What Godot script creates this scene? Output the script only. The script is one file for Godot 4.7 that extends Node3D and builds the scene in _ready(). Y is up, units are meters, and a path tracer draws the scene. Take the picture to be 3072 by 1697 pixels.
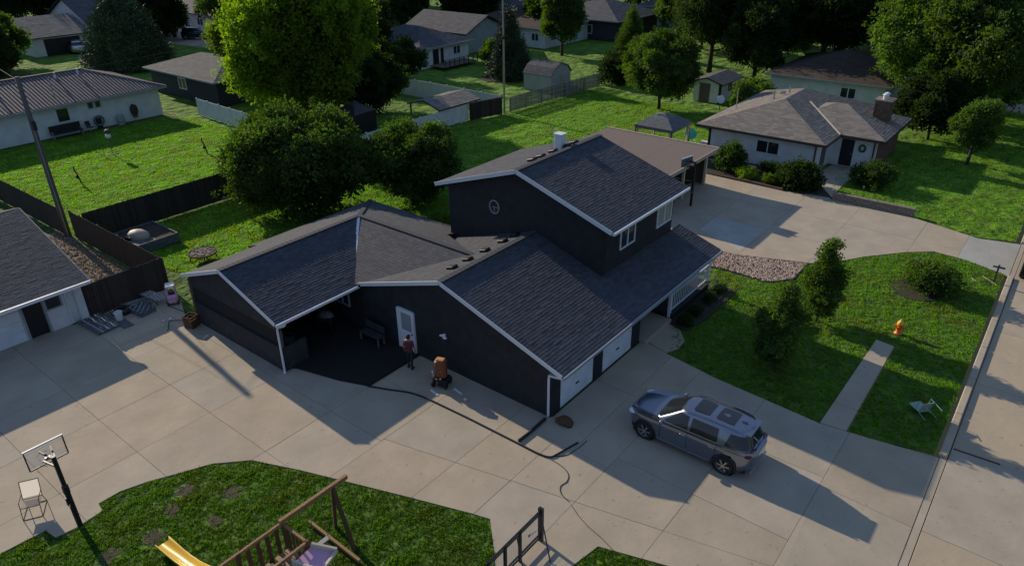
extends Node3D
# A suburban corner seen from the air. x runs towards the street, -z along it to the north, y up; metres.

var R := RandomNumberGenerator.new()
var M := {}
var names := {}
var GRASS := []

func _ready():
	R.seed = 7
	make_camera_and_light()
	make_materials()
	make_ground()
	make_main_house()
	make_left_side()
	make_right_side()
	make_far_houses()
	make_trees()
	make_yard_things()
	make_vehicles()
	make_person()
	make_grass()

func make_camera_and_light():
	var cam := Camera3D.new(); cam.name = "camera"; add_child(cam)
	cam.fov = 43.232; cam.near = 0.1; cam.far = 2500.0
	cam.position = Vector3(0, 17.5, 0)
	cam.basis = Basis(Vector3.UP, deg_to_rad(38.7237)) * Basis(Vector3.RIGHT, deg_to_rad(-27.5827)) * Basis(Vector3.BACK, deg_to_rad(-0.6439))
	var sun := DirectionalLight3D.new(); sun.name = "sun"; add_child(sun)
	sun.light_energy = 1.45; sun.light_color = Color(1.0, 0.93, 0.83); sun.light_angular_distance = 0.5; sun.shadow_enabled = true
	var el := deg_to_rad(22.3); var az := deg_to_rad(6.5)
	sun.look_at_from_position(Vector3.ZERO, Vector3(cos(el) * cos(az), -sin(el), cos(el) * sin(az)))
	var we := WorldEnvironment.new(); we.name = "world"; add_child(we)
	var e := Environment.new(); we.environment = e
	e.background_mode = Environment.BG_SKY
	var sky := Sky.new(); var sm := ProceduralSkyMaterial.new()
	sm.sky_top_color = Color(0.40, 0.50, 0.655); sm.sky_horizon_color = Color(0.60, 0.66, 0.73); sm.sky_curve = 0.12
	sm.ground_bottom_color = Color(0.2, 0.22, 0.2); sm.ground_horizon_color = Color(0.4, 0.45, 0.5)
	sm.sun_angle_max = 20.0
	sky.sky_material = sm; e.sky = sky
	e.background_energy_multiplier = 0.97
	e.tonemap_mode = Environment.TONE_MAPPER_LINEAR
	e.tonemap_exposure = 1.0
	e.sdfgi_enabled = true; e.ssao_enabled = true; e.ssil_enabled = true

# ---------- materials ----------
func noise_tex(size: int, freq: float, lo: Color, hi: Color, octaves := 4, sd := 1, fine := 0.0) -> ImageTexture:
	var n := FastNoiseLite.new(); n.seed = sd; n.frequency = freq; n.fractal_octaves = octaves; n.noise_type = FastNoiseLite.TYPE_SIMPLEX_SMOOTH
	var src := n.get_seamless_image(size, size)
	var im := Image.create(size, size, false, Image.FORMAT_RGB8)
	var rr := RandomNumberGenerator.new(); rr.seed = sd
	for y in size:
		for x in size:
			var t := clampf(src.get_pixel(x, y).r + (rr.randf() - 0.5) * fine, 0.0, 1.0)
			im.set_pixel(x, y, lo.lerp(hi, t))
	return ImageTexture.create_from_image(im)

func concrete_tex() -> ImageTexture:
	var a := FastNoiseLite.new(); a.seed = 11; a.frequency = 0.006; a.fractal_octaves = 5; a.noise_type = FastNoiseLite.TYPE_SIMPLEX_SMOOTH
	var b := FastNoiseLite.new(); b.seed = 14; b.frequency = 0.05; b.fractal_octaves = 2; b.noise_type = FastNoiseLite.TYPE_SIMPLEX_SMOOTH
	var ia := a.get_seamless_image(512, 512); var ib := b.get_seamless_image(512, 512)
	var im := Image.create(512, 512, false, Image.FORMAT_RGB8)
	var rr := RandomNumberGenerator.new(); rr.seed = 4
	for y in 512:
		for x in 512:
			var t := 0.90 + 0.10 * ia.get_pixel(x, y).r + (rr.randf() - 0.5) * 0.05
			var sp := ib.get_pixel(x, y).r
			if sp < 0.16: t -= (0.16 - sp) * 1.3
			if sp > 0.86: t += (sp - 0.86) * 0.3
			im.set_pixel(x, y, Color(t, t * 0.998, t * 0.992))
	return ImageTexture.create_from_image(im)

func normal_tex(size: int, freq: float, strength: float, sd := 3, octaves := 4) -> ImageTexture:
	var n := FastNoiseLite.new(); n.seed = sd; n.frequency = freq; n.fractal_octaves = octaves; n.noise_type = FastNoiseLite.TYPE_SIMPLEX_SMOOTH
	var im := n.get_seamless_image(size, size)
	im.convert(Image.FORMAT_RGBA8)
	im.bump_map_to_normal_map(strength)
	return ImageTexture.create_from_image(im)

func lin(r: float, g: float, b: float) -> Color:
	return Color(r, g, b).linear_to_srgb()

func mat(key: String, c: Color, rough := 0.8, metal := 0.0) -> StandardMaterial3D:
	var m := StandardMaterial3D.new(); m.resource_name = key
	m.albedo_color = c; m.roughness = rough; m.metallic = metal
	M[key] = m
	return m

func tri(m: StandardMaterial3D, tex: Texture2D, sc: float, nrm: Texture2D = null, nscale := 1.0):
	m.albedo_texture = tex
	m.uv1_triplanar = true; m.uv1_world_triplanar = true
	m.uv1_scale = Vector3(sc, sc, sc)
	if nrm:
		m.normal_enabled = true; m.normal_texture = nrm; m.normal_scale = nscale

func make_materials():
	var coarse := concrete_tex()
	var blotch := noise_tex(256, 0.02, Color(0.70, 0.70, 0.70), Color(1, 1, 1), 5, 21, 0.25)
	var grain := noise_tex(256, 0.08, Color(0.72, 0.72, 0.72), Color(1, 1, 1), 4, 5, 0.5)
	var turf := noise_tex(512, 0.022, Color(0.55, 0.62, 0.42), Color(1, 0.98, 0.9), 6, 31, 0.5)
	var bump := normal_tex(256, 0.06, 4.0, 8, 5)
	M["bump"] = bump
	# concrete: several casts of slab
	var tones := [[0.475, 0.405, 0.308], [0.465, 0.395, 0.298], [0.485, 0.415, 0.318], [0.465, 0.402, 0.318], [0.48, 0.40, 0.298], [0.46, 0.40, 0.318]]
	for i in tones.size():
		var t = tones[i]
		var m := mat("concrete%d" % i, lin(t[0], t[1], t[2]), 0.9)
		tri(m, coarse, 0.11 + 0.013 * i, bump, 0.04)
		m.uv1_offset = Vector3(i * 0.37, 0, i * 0.21)
	var pale := mat("concrete_pale", lin(0.47, 0.46, 0.42), 0.9); tri(pale, coarse, 0.17, bump, 0.04)
	tri(mat("joint", lin(0.085, 0.075, 0.06), 1.0), grain, 0.6)
	tri(mat("street", lin(0.50, 0.415, 0.30), 0.9), coarse, 0.07, bump, 0.04)
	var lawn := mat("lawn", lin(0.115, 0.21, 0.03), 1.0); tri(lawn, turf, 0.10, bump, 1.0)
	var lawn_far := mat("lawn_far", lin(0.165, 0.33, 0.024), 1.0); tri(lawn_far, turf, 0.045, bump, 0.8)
	tri(mat("dirt", lin(0.10, 0.085, 0.05), 1.0), blotch, 0.6, bump, 1.0)
	tri(mat("mulch", lin(0.07, 0.055, 0.045), 1.0), grain, 0.9, bump, 1.5)
	tri(mat("gravel", lin(0.30, 0.245, 0.18), 1.0), grain, 0.7, bump, 1.5)
	# foliage
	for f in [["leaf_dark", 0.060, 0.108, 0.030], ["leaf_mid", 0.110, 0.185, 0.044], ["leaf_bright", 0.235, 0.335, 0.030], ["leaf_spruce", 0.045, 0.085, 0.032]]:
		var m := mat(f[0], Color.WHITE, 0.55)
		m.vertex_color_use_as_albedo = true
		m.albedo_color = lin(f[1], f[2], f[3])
		m.backlight_enabled = true; m.backlight = Color(1.0, 1.12, 0.42) if f[0] != "leaf_spruce" else Color(0.1, 0.14, 0.05)
		m.cull_mode = BaseMaterial3D.CULL_DISABLED
	for f in [["blade", 0.215, 0.36, 0.055], ["blade_dark", 0.125, 0.215, 0.045]]:
		var m := mat(f[0], lin(f[1], f[2], f[3]), 0.7)
		m.vertex_color_use_as_albedo = true; m.cull_mode = BaseMaterial3D.CULL_DISABLED
		m.backlight_enabled = true; m.backlight = Color(1.1, 1.25, 0.5)
	tri(mat("bark", lin(0.085, 0.065, 0.05), 0.95), grain, 0.8, bump, 2.0)
	# main house
	tri(mat("siding", lin(0.024, 0.026, 0.033), 0.75), blotch, 0.25, bump, 0.15)
	tri(mat("siding_grey", lin(0.042, 0.044, 0.050), 0.8), blotch, 0.3, bump, 0.15)
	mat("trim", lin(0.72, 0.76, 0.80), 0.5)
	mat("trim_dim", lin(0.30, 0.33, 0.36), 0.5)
	tri(mat("door_white", lin(0.82, 0.88, 0.95), 0.45), coarse, 0.3)
	tri(mat("sheathing", lin(0.045, 0.045, 0.05), 0.95), grain, 0.5)
	for i in 4:
		var k := [0.091, 0.102, 0.113, 0.126][i] as float
		tri(mat("shingle%d" % i, lin(k * 0.9, k * 0.98, k * 1.16), 0.92), grain, 1.3, bump, 0.6)
	for i in 4:
		var k := [0.27, 0.295, 0.32, 0.35][i] as float
		tri(mat("tan_shingle%d" % i, lin(k, k * 0.90, k * 0.80), 0.92), grain, 1.3, bump, 0.6)
	for i in 4:
		var k := [0.115, 0.128, 0.142, 0.158][i] as float
		tri(mat("grey_shingle%d" % i, lin(k * 0.95, k * 0.98, k * 1.08), 0.92), grain, 1.3, bump, 0.6)
	for i in 4:
		var k := [0.075, 0.085, 0.095, 0.105][i] as float
		tri(mat("brown_shingle%d" % i, lin(k, k * 0.72, k * 0.58), 0.92), grain, 1.3, bump, 0.6)
	for nm in ["shingle", "tan_shingle", "grey_shingle", "brown_shingle"]:
		var m := mat(nm + "_mix", Color.WHITE, 0.92)
		m.vertex_color_use_as_albedo = true
		m.normal_enabled = true; m.normal_texture = bump; m.normal_scale = 0.6
		m.albedo_texture = grain; m.uv1_triplanar = true; m.uv1_world_triplanar = true; m.uv1_scale = Vector3(1.3, 1.3, 1.3)
	mat("black", lin(0.012, 0.012, 0.014), 0.5)
	mat("rubber", lin(0.018, 0.018, 0.02), 0.85)
	mat("screen_mesh", lin(0.012, 0.013, 0.015), 0.95)
	var glass := mat("glass", lin(0.02, 0.025, 0.03), 0.08); glass.metallic_specular = 0.6
	var clear := mat("clear", Color(0.9, 0.92, 0.95, 0.16), 0.05); clear.transparency = BaseMaterial3D.TRANSPARENCY_ALPHA
	mat("blind", lin(0.34, 0.37, 0.30), 0.7)
	# wood, metal, odds and ends
	tri(mat("fence_wood", lin(0.075, 0.055, 0.042), 0.95), grain, 0.9, bump, 1.0)
	tri(mat("fence_wood_dark", lin(0.052, 0.040, 0.033), 0.95), grain, 0.9, bump, 1.0)
	tri(mat("fence_wood_red", lin(0.105, 0.062, 0.045), 0.95), grain, 0.9, bump, 1.0)
	tri(mat("picket", lin(0.36, 0.36, 0.33), 0.9), blotch, 0.9, bump, 1.0)
	tri(mat("vinyl", lin(0.76, 0.79, 0.80), 0.5), coarse, 0.3)
	tri(mat("cedar", lin(0.42, 0.24, 0.11), 0.8), grain, 1.1, bump, 1.0)
	tri(mat("cedar_dark", lin(0.16, 0.08, 0.04), 0.85), grain, 1.1, bump, 1.0)
	tri(mat("deck_tan", lin(0.48, 0.33, 0.22), 0.8), grain, 1.0, bump, 0.6)
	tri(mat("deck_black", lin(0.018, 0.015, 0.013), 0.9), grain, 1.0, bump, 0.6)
	tri(mat("pole_wood", lin(0.17, 0.16, 0.145), 0.9), grain, 0.6, bump, 1.0)
	mat("steel", lin(0.45, 0.46, 0.48), 0.35, 0.8)
	mat("dark_metal", lin(0.03, 0.03, 0.034), 0.45, 0.4)
	mat("yellow", lin(0.72, 0.46, 0.04), 0.35)
	mat("pink", lin(0.66, 0.36, 0.52), 0.5)
	mat("cream", lin(0.62, 0.55, 0.40), 0.5)
	mat("white_plastic", lin(0.72, 0.72, 0.70), 0.4)
	mat("hydrant", lin(0.80, 0.18, 0.015), 0.45)
	mat("hydrant_top", lin(0.85, 0.52, 0.03), 0.45)
	mat("teal", lin(0.03, 0.36, 0.30), 0.5)
	mat("rust", lin(0.20, 0.065, 0.03), 0.6)
	mat("orange_tan", lin(0.62, 0.30, 0.12), 0.5)
	tri(mat("tan_plastic", lin(0.52, 0.42, 0.33), 0.6), coarse, 0.5)
	tri(mat("box_grey", lin(0.16, 0.18, 0.19), 0.8), blotch, 0.5)
	tri(mat("brick", lin(0.22, 0.12, 0.075), 0.95), grain, 1.0, bump, 1.0)
	tri(mat("brick_pale", lin(0.26, 0.17, 0.12), 0.95), grain, 1.0, bump, 1.0)
	tri(mat("mortar", lin(0.20, 0.18, 0.16), 1.0), grain, 1.0)
	tri(mat("block", lin(0.34, 0.30, 0.25), 0.95), blotch, 0.8, bump, 1.0)
	tri(mat("stucco_white", lin(0.78, 0.80, 0.80), 0.85), coarse, 0.25, bump, 0.3)
	tri(mat("stucco_grey", lin(0.36, 0.40, 0.40), 0.85), coarse, 0.25, bump, 0.3)
	tri(mat("stucco_navy", lin(0.045, 0.050, 0.065), 0.85), coarse, 0.25, bump, 0.3)
	tri(mat("stucco_brown", lin(0.16, 0.12, 0.09), 0.85), coarse, 0.25, bump, 0.3)
	tri(mat("metal_roof", lin(0.30, 0.25, 0.25), 0.65), blotch, 0.3)
	tri(mat("metal_roof_dark", lin(0.10, 0.075, 0.08), 0.65), blotch, 0.3)
	tri(mat("roof_pink", lin(0.26, 0.21, 0.185), 0.9), grain, 0.8, bump, 0.6)
	tri(mat("brown_roof", lin(0.085, 0.058, 0.045), 0.95), blotch, 0.35, bump, 0.6)
	mat("brown_trim", lin(0.05, 0.035, 0.025), 0.7)
	mat("skin", lin(0.42, 0.22, 0.15), 0.6)
	mat("slide_line", lin(0.28, 0.28, 0.30), 0.6)

# ---------- mesh helpers ----------
func st() -> SurfaceTool:
	var s := SurfaceTool.new(); s.begin(Mesh.PRIMITIVE_TRIANGLES); s.set_smooth_group(-1)
	return s

func fresh(called: String) -> String:
	if not names.has(called):
		names[called] = 0
		return called
	names[called] += 1
	return "%s_%03d" % [called, names[called]]

func bake(s: SurfaceTool) -> ArrayMesh:
	s.generate_normals()
	return s.commit()

func obj(called: String, s, m, parent: Node = null) -> MeshInstance3D:
	var o := MeshInstance3D.new()
	o.mesh = bake(s) if s is SurfaceTool else s
	o.material_override = M[m] if m is String else m
	put(o, called, parent)
	return o

func put(o: Node3D, called: String, parent: Node = null):
	if parent == null or parent == self:
		o.name = fresh(called); add_child(o)
	else:
		var nm := called; var k := 0
		var used: Dictionary = parent.get_meta("used_names") if parent.has_meta("used_names") else {}
		if used.has(called):
			k = used[called] + 1; nm = "%s_%03d" % [called, k]
		used[called] = k
		parent.set_meta("used_names", used)
		o.name = nm; parent.add_child(o, true)

func thing(called: String, label: String, category: String, at := Vector3.ZERO, turn := 0.0, group := "") -> Node3D:
	var o := Node3D.new(); put(o, called)
	o.position = at; o.rotation.y = turn
	tag(o, label, category, group)
	return o

func tag(o: Node, label: String, category := "", group := ""):
	o.set_meta("label", label)
	if category: o.set_meta("category", category)
	if group: o.set_meta("group", group)

func structure(o: Node, label := ""):
	o.set_meta("kind", "structure")
	if label: o.set_meta("label", label)

func dup(root: Node3D, at: Vector3, turn: float, label: String) -> Node3D:
	var r: Node3D = root.duplicate()
	var base := String(root.name)
	if base.length() > 4 and base[-4] == "_": base = base.substr(0, base.length() - 4)
	r.name = fresh(base); add_child(r)
	r.position = at; r.rotation.y = turn
	r.set_meta("label", label)
	return r

func tri3(s: SurfaceTool, a: Vector3, b: Vector3, c: Vector3):
	s.add_vertex(a); s.add_vertex(b); s.add_vertex(c)

# corners counter-clockwise seen from the front
func quad(s: SurfaceTool, a: Vector3, b: Vector3, c: Vector3, d: Vector3):
	tri3(s, a, c, b); tri3(s, a, d, c)

func hexa(s: SurfaceTool, p: Array):   # p0..3 bottom ring ccw from above, p4..7 top ring
	quad(s, p[4], p[5], p[6], p[7]); quad(s, p[3], p[2], p[1], p[0])
	for i in 4:
		var j := (i + 1) % 4
		quad(s, p[i], p[j], p[4 + j], p[4 + i])

func box(s: SurfaceTool, c: Vector3, d: Vector3, b := Basis()):
	var h := d * 0.5
	var p := []
	for y in [-h.y, h.y]:
		for q in [Vector2(-h.x, h.z), Vector2(h.x, h.z), Vector2(h.x, -h.z), Vector2(-h.x, -h.z)]:
			p.append(c + b * Vector3(q.x, y, q.y))
	hexa(s, p)

func box2(s: SurfaceTool, a: Vector3, b: Vector3):
	box(s, (a + b) * 0.5, (b - a).abs())

# box with chamfered vertical and top edges
func soft_box(s: SurfaceTool, c: Vector3, d: Vector3, r := 0.02, b := Basis()):
	var h := d * 0.5
	var rings := [[-h.y, 0.0], [h.y - r, 0.0], [h.y, r]]
	var prev := []
	for q in rings:
		var ring := []
		var x: float = h.x - q[1]; var z: float = h.z - q[1]
		for v in [Vector2(-x + r, z), Vector2(x - r, z), Vector2(x, z - r), Vector2(x, -z + r), Vector2(x - r, -z), Vector2(-x + r, -z), Vector2(-x, -z + r), Vector2(-x, z - r)]:
			ring.append(c + b * Vector3(v.x, q[0], v.y))
		if prev:
			for i in 8:
				quad(s, prev[i], prev[(i + 1) % 8], ring[(i + 1) % 8], ring[i])
		prev = ring
	for i in range(1, 7):
		tri3(s, prev[0], prev[i + 1], prev[i])

func beam(s: SurfaceTool, a: Vector3, b: Vector3, w: float, h: float, up := Vector3.UP):
	var d := (b - a); var l := d.length()
	if l < 0.0001: return
	var z := d / l
	var u := up if absf(z.dot(up)) < 0.98 else Vector3.RIGHT
	var x := u.cross(z).normalized(); var y := z.cross(x)
	box(s, (a + b) * 0.5, Vector3(w, h, l), Basis(x, y, z))

func tube(s: SurfaceTool, pts: Array, r: float, n := 6, r2 := -1.0):
	var prev := []
	var m := pts.size()
	var x := Vector3.RIGHT
	for i in m:
		var d: Vector3 = (pts[min(i + 1, m - 1)] - pts[max(i - 1, 0)]).normalized()
		var rr := r if r2 < 0 else lerpf(r, r2, float(i) / (m - 1))
		if i == 0:
			x = (Vector3.UP if absf(d.y) < 0.9 else Vector3.RIGHT).cross(d).normalized()
		else:
			x = (x - d * x.dot(d)).normalized()
		var y := d.cross(x)
		var ring := []
		for k in n:
			var a := TAU * k / n
			ring.append(pts[i] + (x * cos(a) + y * sin(a)) * rr)
		if prev:
			for k in n:
				quad(s, prev[k], prev[(k + 1) % n], ring[(k + 1) % n], ring[k])
		else:
			for k in range(1, n - 1): tri3(s, ring[0], ring[k], ring[k + 1])
		prev = ring
	for k in range(1, n - 1): tri3(s, prev[0], prev[k + 1], prev[k])

# profile of (radius, height) turned round y
func lathe(s: SurfaceTool, prof: Array, n := 16, xf := Transform3D()):
	var prev := []
	for q in prof:
		var ring := []
		for k in n:
			var a := -TAU * k / n
			ring.append(xf * Vector3(cos(a) * q.x, q.y, sin(a) * q.x))
		if prev:
			for k in n: quad(s, prev[k], prev[(k + 1) % n], ring[(k + 1) % n], ring[k])
		prev = ring

func ball(s: SurfaceTool, c: Vector3, r: Vector3, n := 12, m := 8, wob := 0.0, b := Basis()):
	var rings := []
	for j in m + 1:
		var v := PI * j / m
		var ring := []
		for i in n:
			var a := -TAU * i / n
			var d := Vector3(cos(a) * sin(v), -cos(v), sin(a) * sin(v))
			var k := 1.0 + (wob * (sin(i * 2.7 + j * 1.9) + sin(i * 5.1 - j * 3.3)) * 0.5 if j > 0 and j < m else 0.0)
			ring.append(c + b * (d * r * k))
		rings.append(ring)
	for j in m:
		for i in n:
			var k := (i + 1) % n
			if j > 0: tri3(s, rings[j][i], rings[j + 1][k], rings[j][k])
			if j < m - 1: tri3(s, rings[j][i], rings[j + 1][i], rings[j + 1][k])

# polygon in the xz plane (Vector2 x,z) extruded from y0 to y1; yf adds a height at each corner
func prism(s: SurfaceTool, poly: PackedVector2Array, y0: float, y1: float, yf = null, bevel := 0.0):
	var p := poly
	if Geometry2D.is_polygon_clockwise(p): p = p.duplicate(); p.reverse()
	var h := func(v: Vector2) -> float: return yf.call(v) if yf != null else 0.0
	var top := p
	if bevel > 0.0:
		var t := Geometry2D.offset_polygon(p, -bevel, Geometry2D.JOIN_MITER)
		if t.size() == 1 and t[0].size() == p.size():
			top = t[0]
			if Geometry2D.is_polygon_clockwise(top): top.reverse()
			var best := 0; var bd := 1e9
			for i in top.size():
				if top[i].distance_to(p[0]) < bd: bd = top[i].distance_to(p[0]); best = i
			var turned := PackedVector2Array()
			for i in top.size(): turned.append(top[(best + i) % top.size()])
			top = turned
	var idx := Geometry2D.triangulate_polygon(top)
	for i in range(0, idx.size(), 3):
		var a := top[idx[i]]; var b := top[idx[i + 1]]; var c := top[idx[i + 2]]
		if (b - a).cross(c - a) < 0: var q := b; b = c; c = q
		tri3(s, Vector3(a.x, y1 + h.call(a), a.y), Vector3(b.x, y1 + h.call(b), b.y), Vector3(c.x, y1 + h.call(c), c.y))
	var n := p.size()
	var ym := y1 - bevel
	for i in n:
		var a := p[i]; var b := p[(i + 1) % n]
		quad(s, Vector3(b.x, y0 + h.call(b), b.y), Vector3(a.x, y0 + h.call(a), a.y), Vector3(a.x, ym + h.call(a), a.y), Vector3(b.x, ym + h.call(b), b.y))
		if bevel > 0.0 and top.size() == n:
			var c := top[i]; var d := top[(i + 1) % n]
			quad(s, Vector3(b.x, ym + h.call(b), b.y), Vector3(a.x, ym + h.call(a), a.y), Vector3(c.x, y1 + h.call(c), c.y), Vector3(d.x, y1 + h.call(d), d.y))

# polygon in a vertical plane: corners (along, up); the plane stands at `at` on the given axis and is `thick` deep towards -normal
func slab_wall(s: SurfaceTool, pts: Array, axis: String, at: float, thick: float):
	var f := func(v: Vector2, o: float) -> Vector3: return Vector3(v.x, v.y, at + o) if axis == "z" else Vector3(at + o, v.y, v.x)
	var poly := PackedVector2Array(pts)
	var idx := Geometry2D.triangulate_polygon(poly)
	for o in [0.0, -thick]:
		for i in range(0, idx.size(), 3):
			tri3(s, f.call(poly[idx[i]], o), f.call(poly[idx[i + 1]], o), f.call(poly[idx[i + 2]], o))
	for i in pts.size():
		var a: Vector2 = pts[i]; var b: Vector2 = pts[(i + 1) % pts.size()]
		quad(s, f.call(a, 0.0), f.call(b, 0.0), f.call(b, -thick), f.call(a, -thick))

func pv(a: Array) -> PackedVector2Array:
	var p := PackedVector2Array()
	for i in range(0, a.size(), 2): p.append(Vector2(a[i], a[i + 1]))
	return p

# lap siding over a vertical wall polygon: one thin tilted board per course
func siding(parent: Node, pts: Array, axis: String, at: float, m: String, expo := 0.19):
	var poly := PackedVector2Array(pts)
	var lo := poly[0]; var hi := poly[0]
	for p in poly: lo = lo.min(p); hi = hi.max(p)
	var y := lo.y
	while y < hi.y - 0.02:
		var y1 := minf(y + expo, hi.y)
		for piece in Geometry2D.intersect_polygons(poly, PackedVector2Array([Vector2(lo.x - 1, y), Vector2(hi.x + 1, y), Vector2(hi.x + 1, y1), Vector2(lo.x - 1, y1)])):
			var f := func(v: Vector2, o: float) -> Vector3: return Vector3(v.x, v.y, at + o) if axis == "z" else Vector3(at + o, v.y, v.x)
			var s := st()
			var idx := Geometry2D.triangulate_polygon(piece)
			if idx.is_empty(): continue
			var off := func(v: Vector2) -> float: return lerpf(0.020, 0.004, (v.y - y) / expo)
			for i in range(0, idx.size(), 3):
				tri3(s, f.call(piece[idx[i]], off.call(piece[idx[i]])), f.call(piece[idx[i + 1]], off.call(piece[idx[i + 1]])), f.call(piece[idx[i + 2]], off.call(piece[idx[i + 2]])))
			for i in piece.size():
				var a: Vector2 = piece[i]; var b: Vector2 = piece[(i + 1) % piece.size()]
				quad(s, f.call(a, 0.002), f.call(b, 0.002), f.call(b, off.call(b)), f.call(a, off.call(a)))
			obj("siding_board", s, m, parent)
		y += expo

# ---------- roofs ----------
# A planar slope. `eave_a`, `eave_b`: ends of the low edge; poly: corners as (along the eave, up the slope) in metres.
# Deck slab below, then courses of shingles: the first `single` as parts, the rest joined.
func roof_slope(parent: Node, a: Vector3, b: Vector3, up: Vector3, poly: Array, kind: String, expo := 0.15, tab := 0.32, single := 0, thick := 0.12, near_first := false) -> Node3D:
	var u := (b - a).normalized()
	var v := (up - u * up.dot(u)).normalized()
	var n := v.cross(u).normalized() if v.cross(u).y > 0 else u.cross(v).normalized()
	var at := func(q: Vector2, o: float) -> Vector3: return a + u * q.x + v * q.y + n * o
	var s := st()
	var pp := PackedVector2Array(poly)
	var idx := Geometry2D.triangulate_polygon(pp)
	for o in [0.0, -thick]:
		for i in range(0, idx.size(), 3):
			tri3(s, at.call(pp[idx[i]], o), at.call(pp[idx[i + 1]], o), at.call(pp[idx[i + 2]], o))
	for i in pp.size():
		quad(s, at.call(pp[i], 0.0), at.call(pp[(i + 1) % pp.size()], 0.0), at.call(pp[(i + 1) % pp.size()], -thick), at.call(pp[i], -thick))
	var deck := obj("roof_slope", s, "sheathing", parent)
	var vmax := 0.0
	for q in pp: vmax = maxf(vmax, q.y)
	var joined := st()
	var base: Color = M[kind + "1"].albedo_color.srgb_to_linear()
	var rows := int(ceil(vmax / expo))
	var made := 0
	var order := range(rows)
	for r in order:
		var v0: float = r * expo
		var v1: float = minf(v0 + expo * 1.12, vmax)
		if v1 - v0 < 0.02: continue
		var lo := span(pp, v0 + 0.004); var hi := span(pp, v1 - 0.004)
		if lo.is_empty() and hi.is_empty(): continue
		if lo.is_empty(): lo = hi
		if hi.is_empty(): hi = lo
		var x0: float = lo[0]; var x1: float = lo[1]
		var off := R.randf() * tab
		var x := x0 - off
		while x < x1 - 0.01:
			var w := tab * R.randf_range(0.75, 1.25)
			var c0 := maxf(x, x0); var c1 := minf(x + w - 0.006, x1)
			x += w
			if c1 - c0 < 0.02: continue
			var d0 := clampf(c0, hi[0], hi[1]); var d1 := clampf(c1, hi[0], hi[1])
			if c0 <= x0 + 0.001: d0 = hi[0]
			if c1 >= x1 - 0.001: d1 = hi[1]
			if d1 - d0 < 0.004 and c1 - c0 < 0.03: continue
			var t0 := 0.0095 + R.randf() * 0.006
			var pts := [at.call(Vector2(c0, v0), 0.003), at.call(Vector2(c1, v0), 0.003), at.call(Vector2(d1, v1), 0.002), at.call(Vector2(d0, v1), 0.002),
				at.call(Vector2(c0, v0), t0), at.call(Vector2(c1, v0), t0), at.call(Vector2(d1, v1), 0.005), at.call(Vector2(d0, v1), 0.005)]
			if v.cross(u).dot(n) > 0:
				pts = [pts[1], pts[0], pts[3], pts[2], pts[5], pts[4], pts[7], pts[6]]
			if made < single:
				var one := st(); hexa(one, pts)
				obj("shingle", one, kind + str(R.randi() % 4), deck)
				made += 1
			else:
				var k := R.randf_range(0.78, 1.2)
				joined.set_color(Color(base.r * k, base.g * k, base.b * k))
				hexa(joined, pts)
	var j := obj("shingle_courses", joined, kind + "_mix", deck)
	j.set_meta("kind", "stuff")
	return deck

func span(pp: PackedVector2Array, y: float) -> Array:
	var xs := []
	for i in pp.size():
		var a := pp[i]; var b := pp[(i + 1) % pp.size()]
		if (a.y - y) * (b.y - y) < 0.0: xs.append(a.x + (b.x - a.x) * (y - a.y) / (b.y - a.y))
	if xs.size() < 2: return []
	return [xs.min(), xs.max()]

# slope given by 3D corners, the first two being the eave
func slope3(parent: Node, c: Array, kind: String, expo := 0.15, tab := 0.32, single := 0, thick := 0.12) -> Node3D:
	var u: Vector3 = (c[1] - c[0]).normalized()
	var far: Vector3 = c[2] - c[0]
	var v := (far - u * far.dot(u)).normalized()
	var poly := []
	for p in c: poly.append(Vector2((p - c[0]).dot(u), maxf(0.0, (p - c[0]).dot(v))))
	return roof_slope(parent, c[0], c[1], v, poly, kind, expo, tab, single, thick)

func hip_roof(parent: Node, x0: float, x1: float, z0: float, z1: float, he: float, slope: float, kind: String, expo: float, tab: float):
	# z0 < z1; the ridge runs along the longer side
	var w := x1 - x0; var d := z1 - z0
	if w < d:
		var hr := he + slope * w * 0.5; var xm := (x0 + x1) * 0.5
		var ra := Vector3(xm, hr, z1 - w * 0.5); var rb := Vector3(xm, hr, z0 + w * 0.5)
		slope3(parent, [Vector3(x0, he, z1), Vector3(x1, he, z1), ra], kind, expo, tab)
		slope3(parent, [Vector3(x1, he, z1), Vector3(x1, he, z0), rb, ra], kind, expo, tab)
		slope3(parent, [Vector3(x1, he, z0), Vector3(x0, he, z0), rb], kind, expo, tab)
		slope3(parent, [Vector3(x0, he, z0), Vector3(x0, he, z1), ra, rb], kind, expo, tab)
	else:
		var hr := he + slope * d * 0.5; var zm := (z0 + z1) * 0.5
		var ra := Vector3(x0 + d * 0.5, hr, zm); var rb := Vector3(x1 - d * 0.5, hr, zm)
		slope3(parent, [Vector3(x0, he, z1), Vector3(x1, he, z1), rb, ra], kind, expo, tab)
		slope3(parent, [Vector3(x1, he, z1), Vector3(x1, he, z0), rb], kind, expo, tab)
		slope3(parent, [Vector3(x1, he, z0), Vector3(x0, he, z0), ra, rb], kind, expo, tab)
		slope3(parent, [Vector3(x0, he, z0), Vector3(x0, he, z1), ra], kind, expo, tab)

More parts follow.
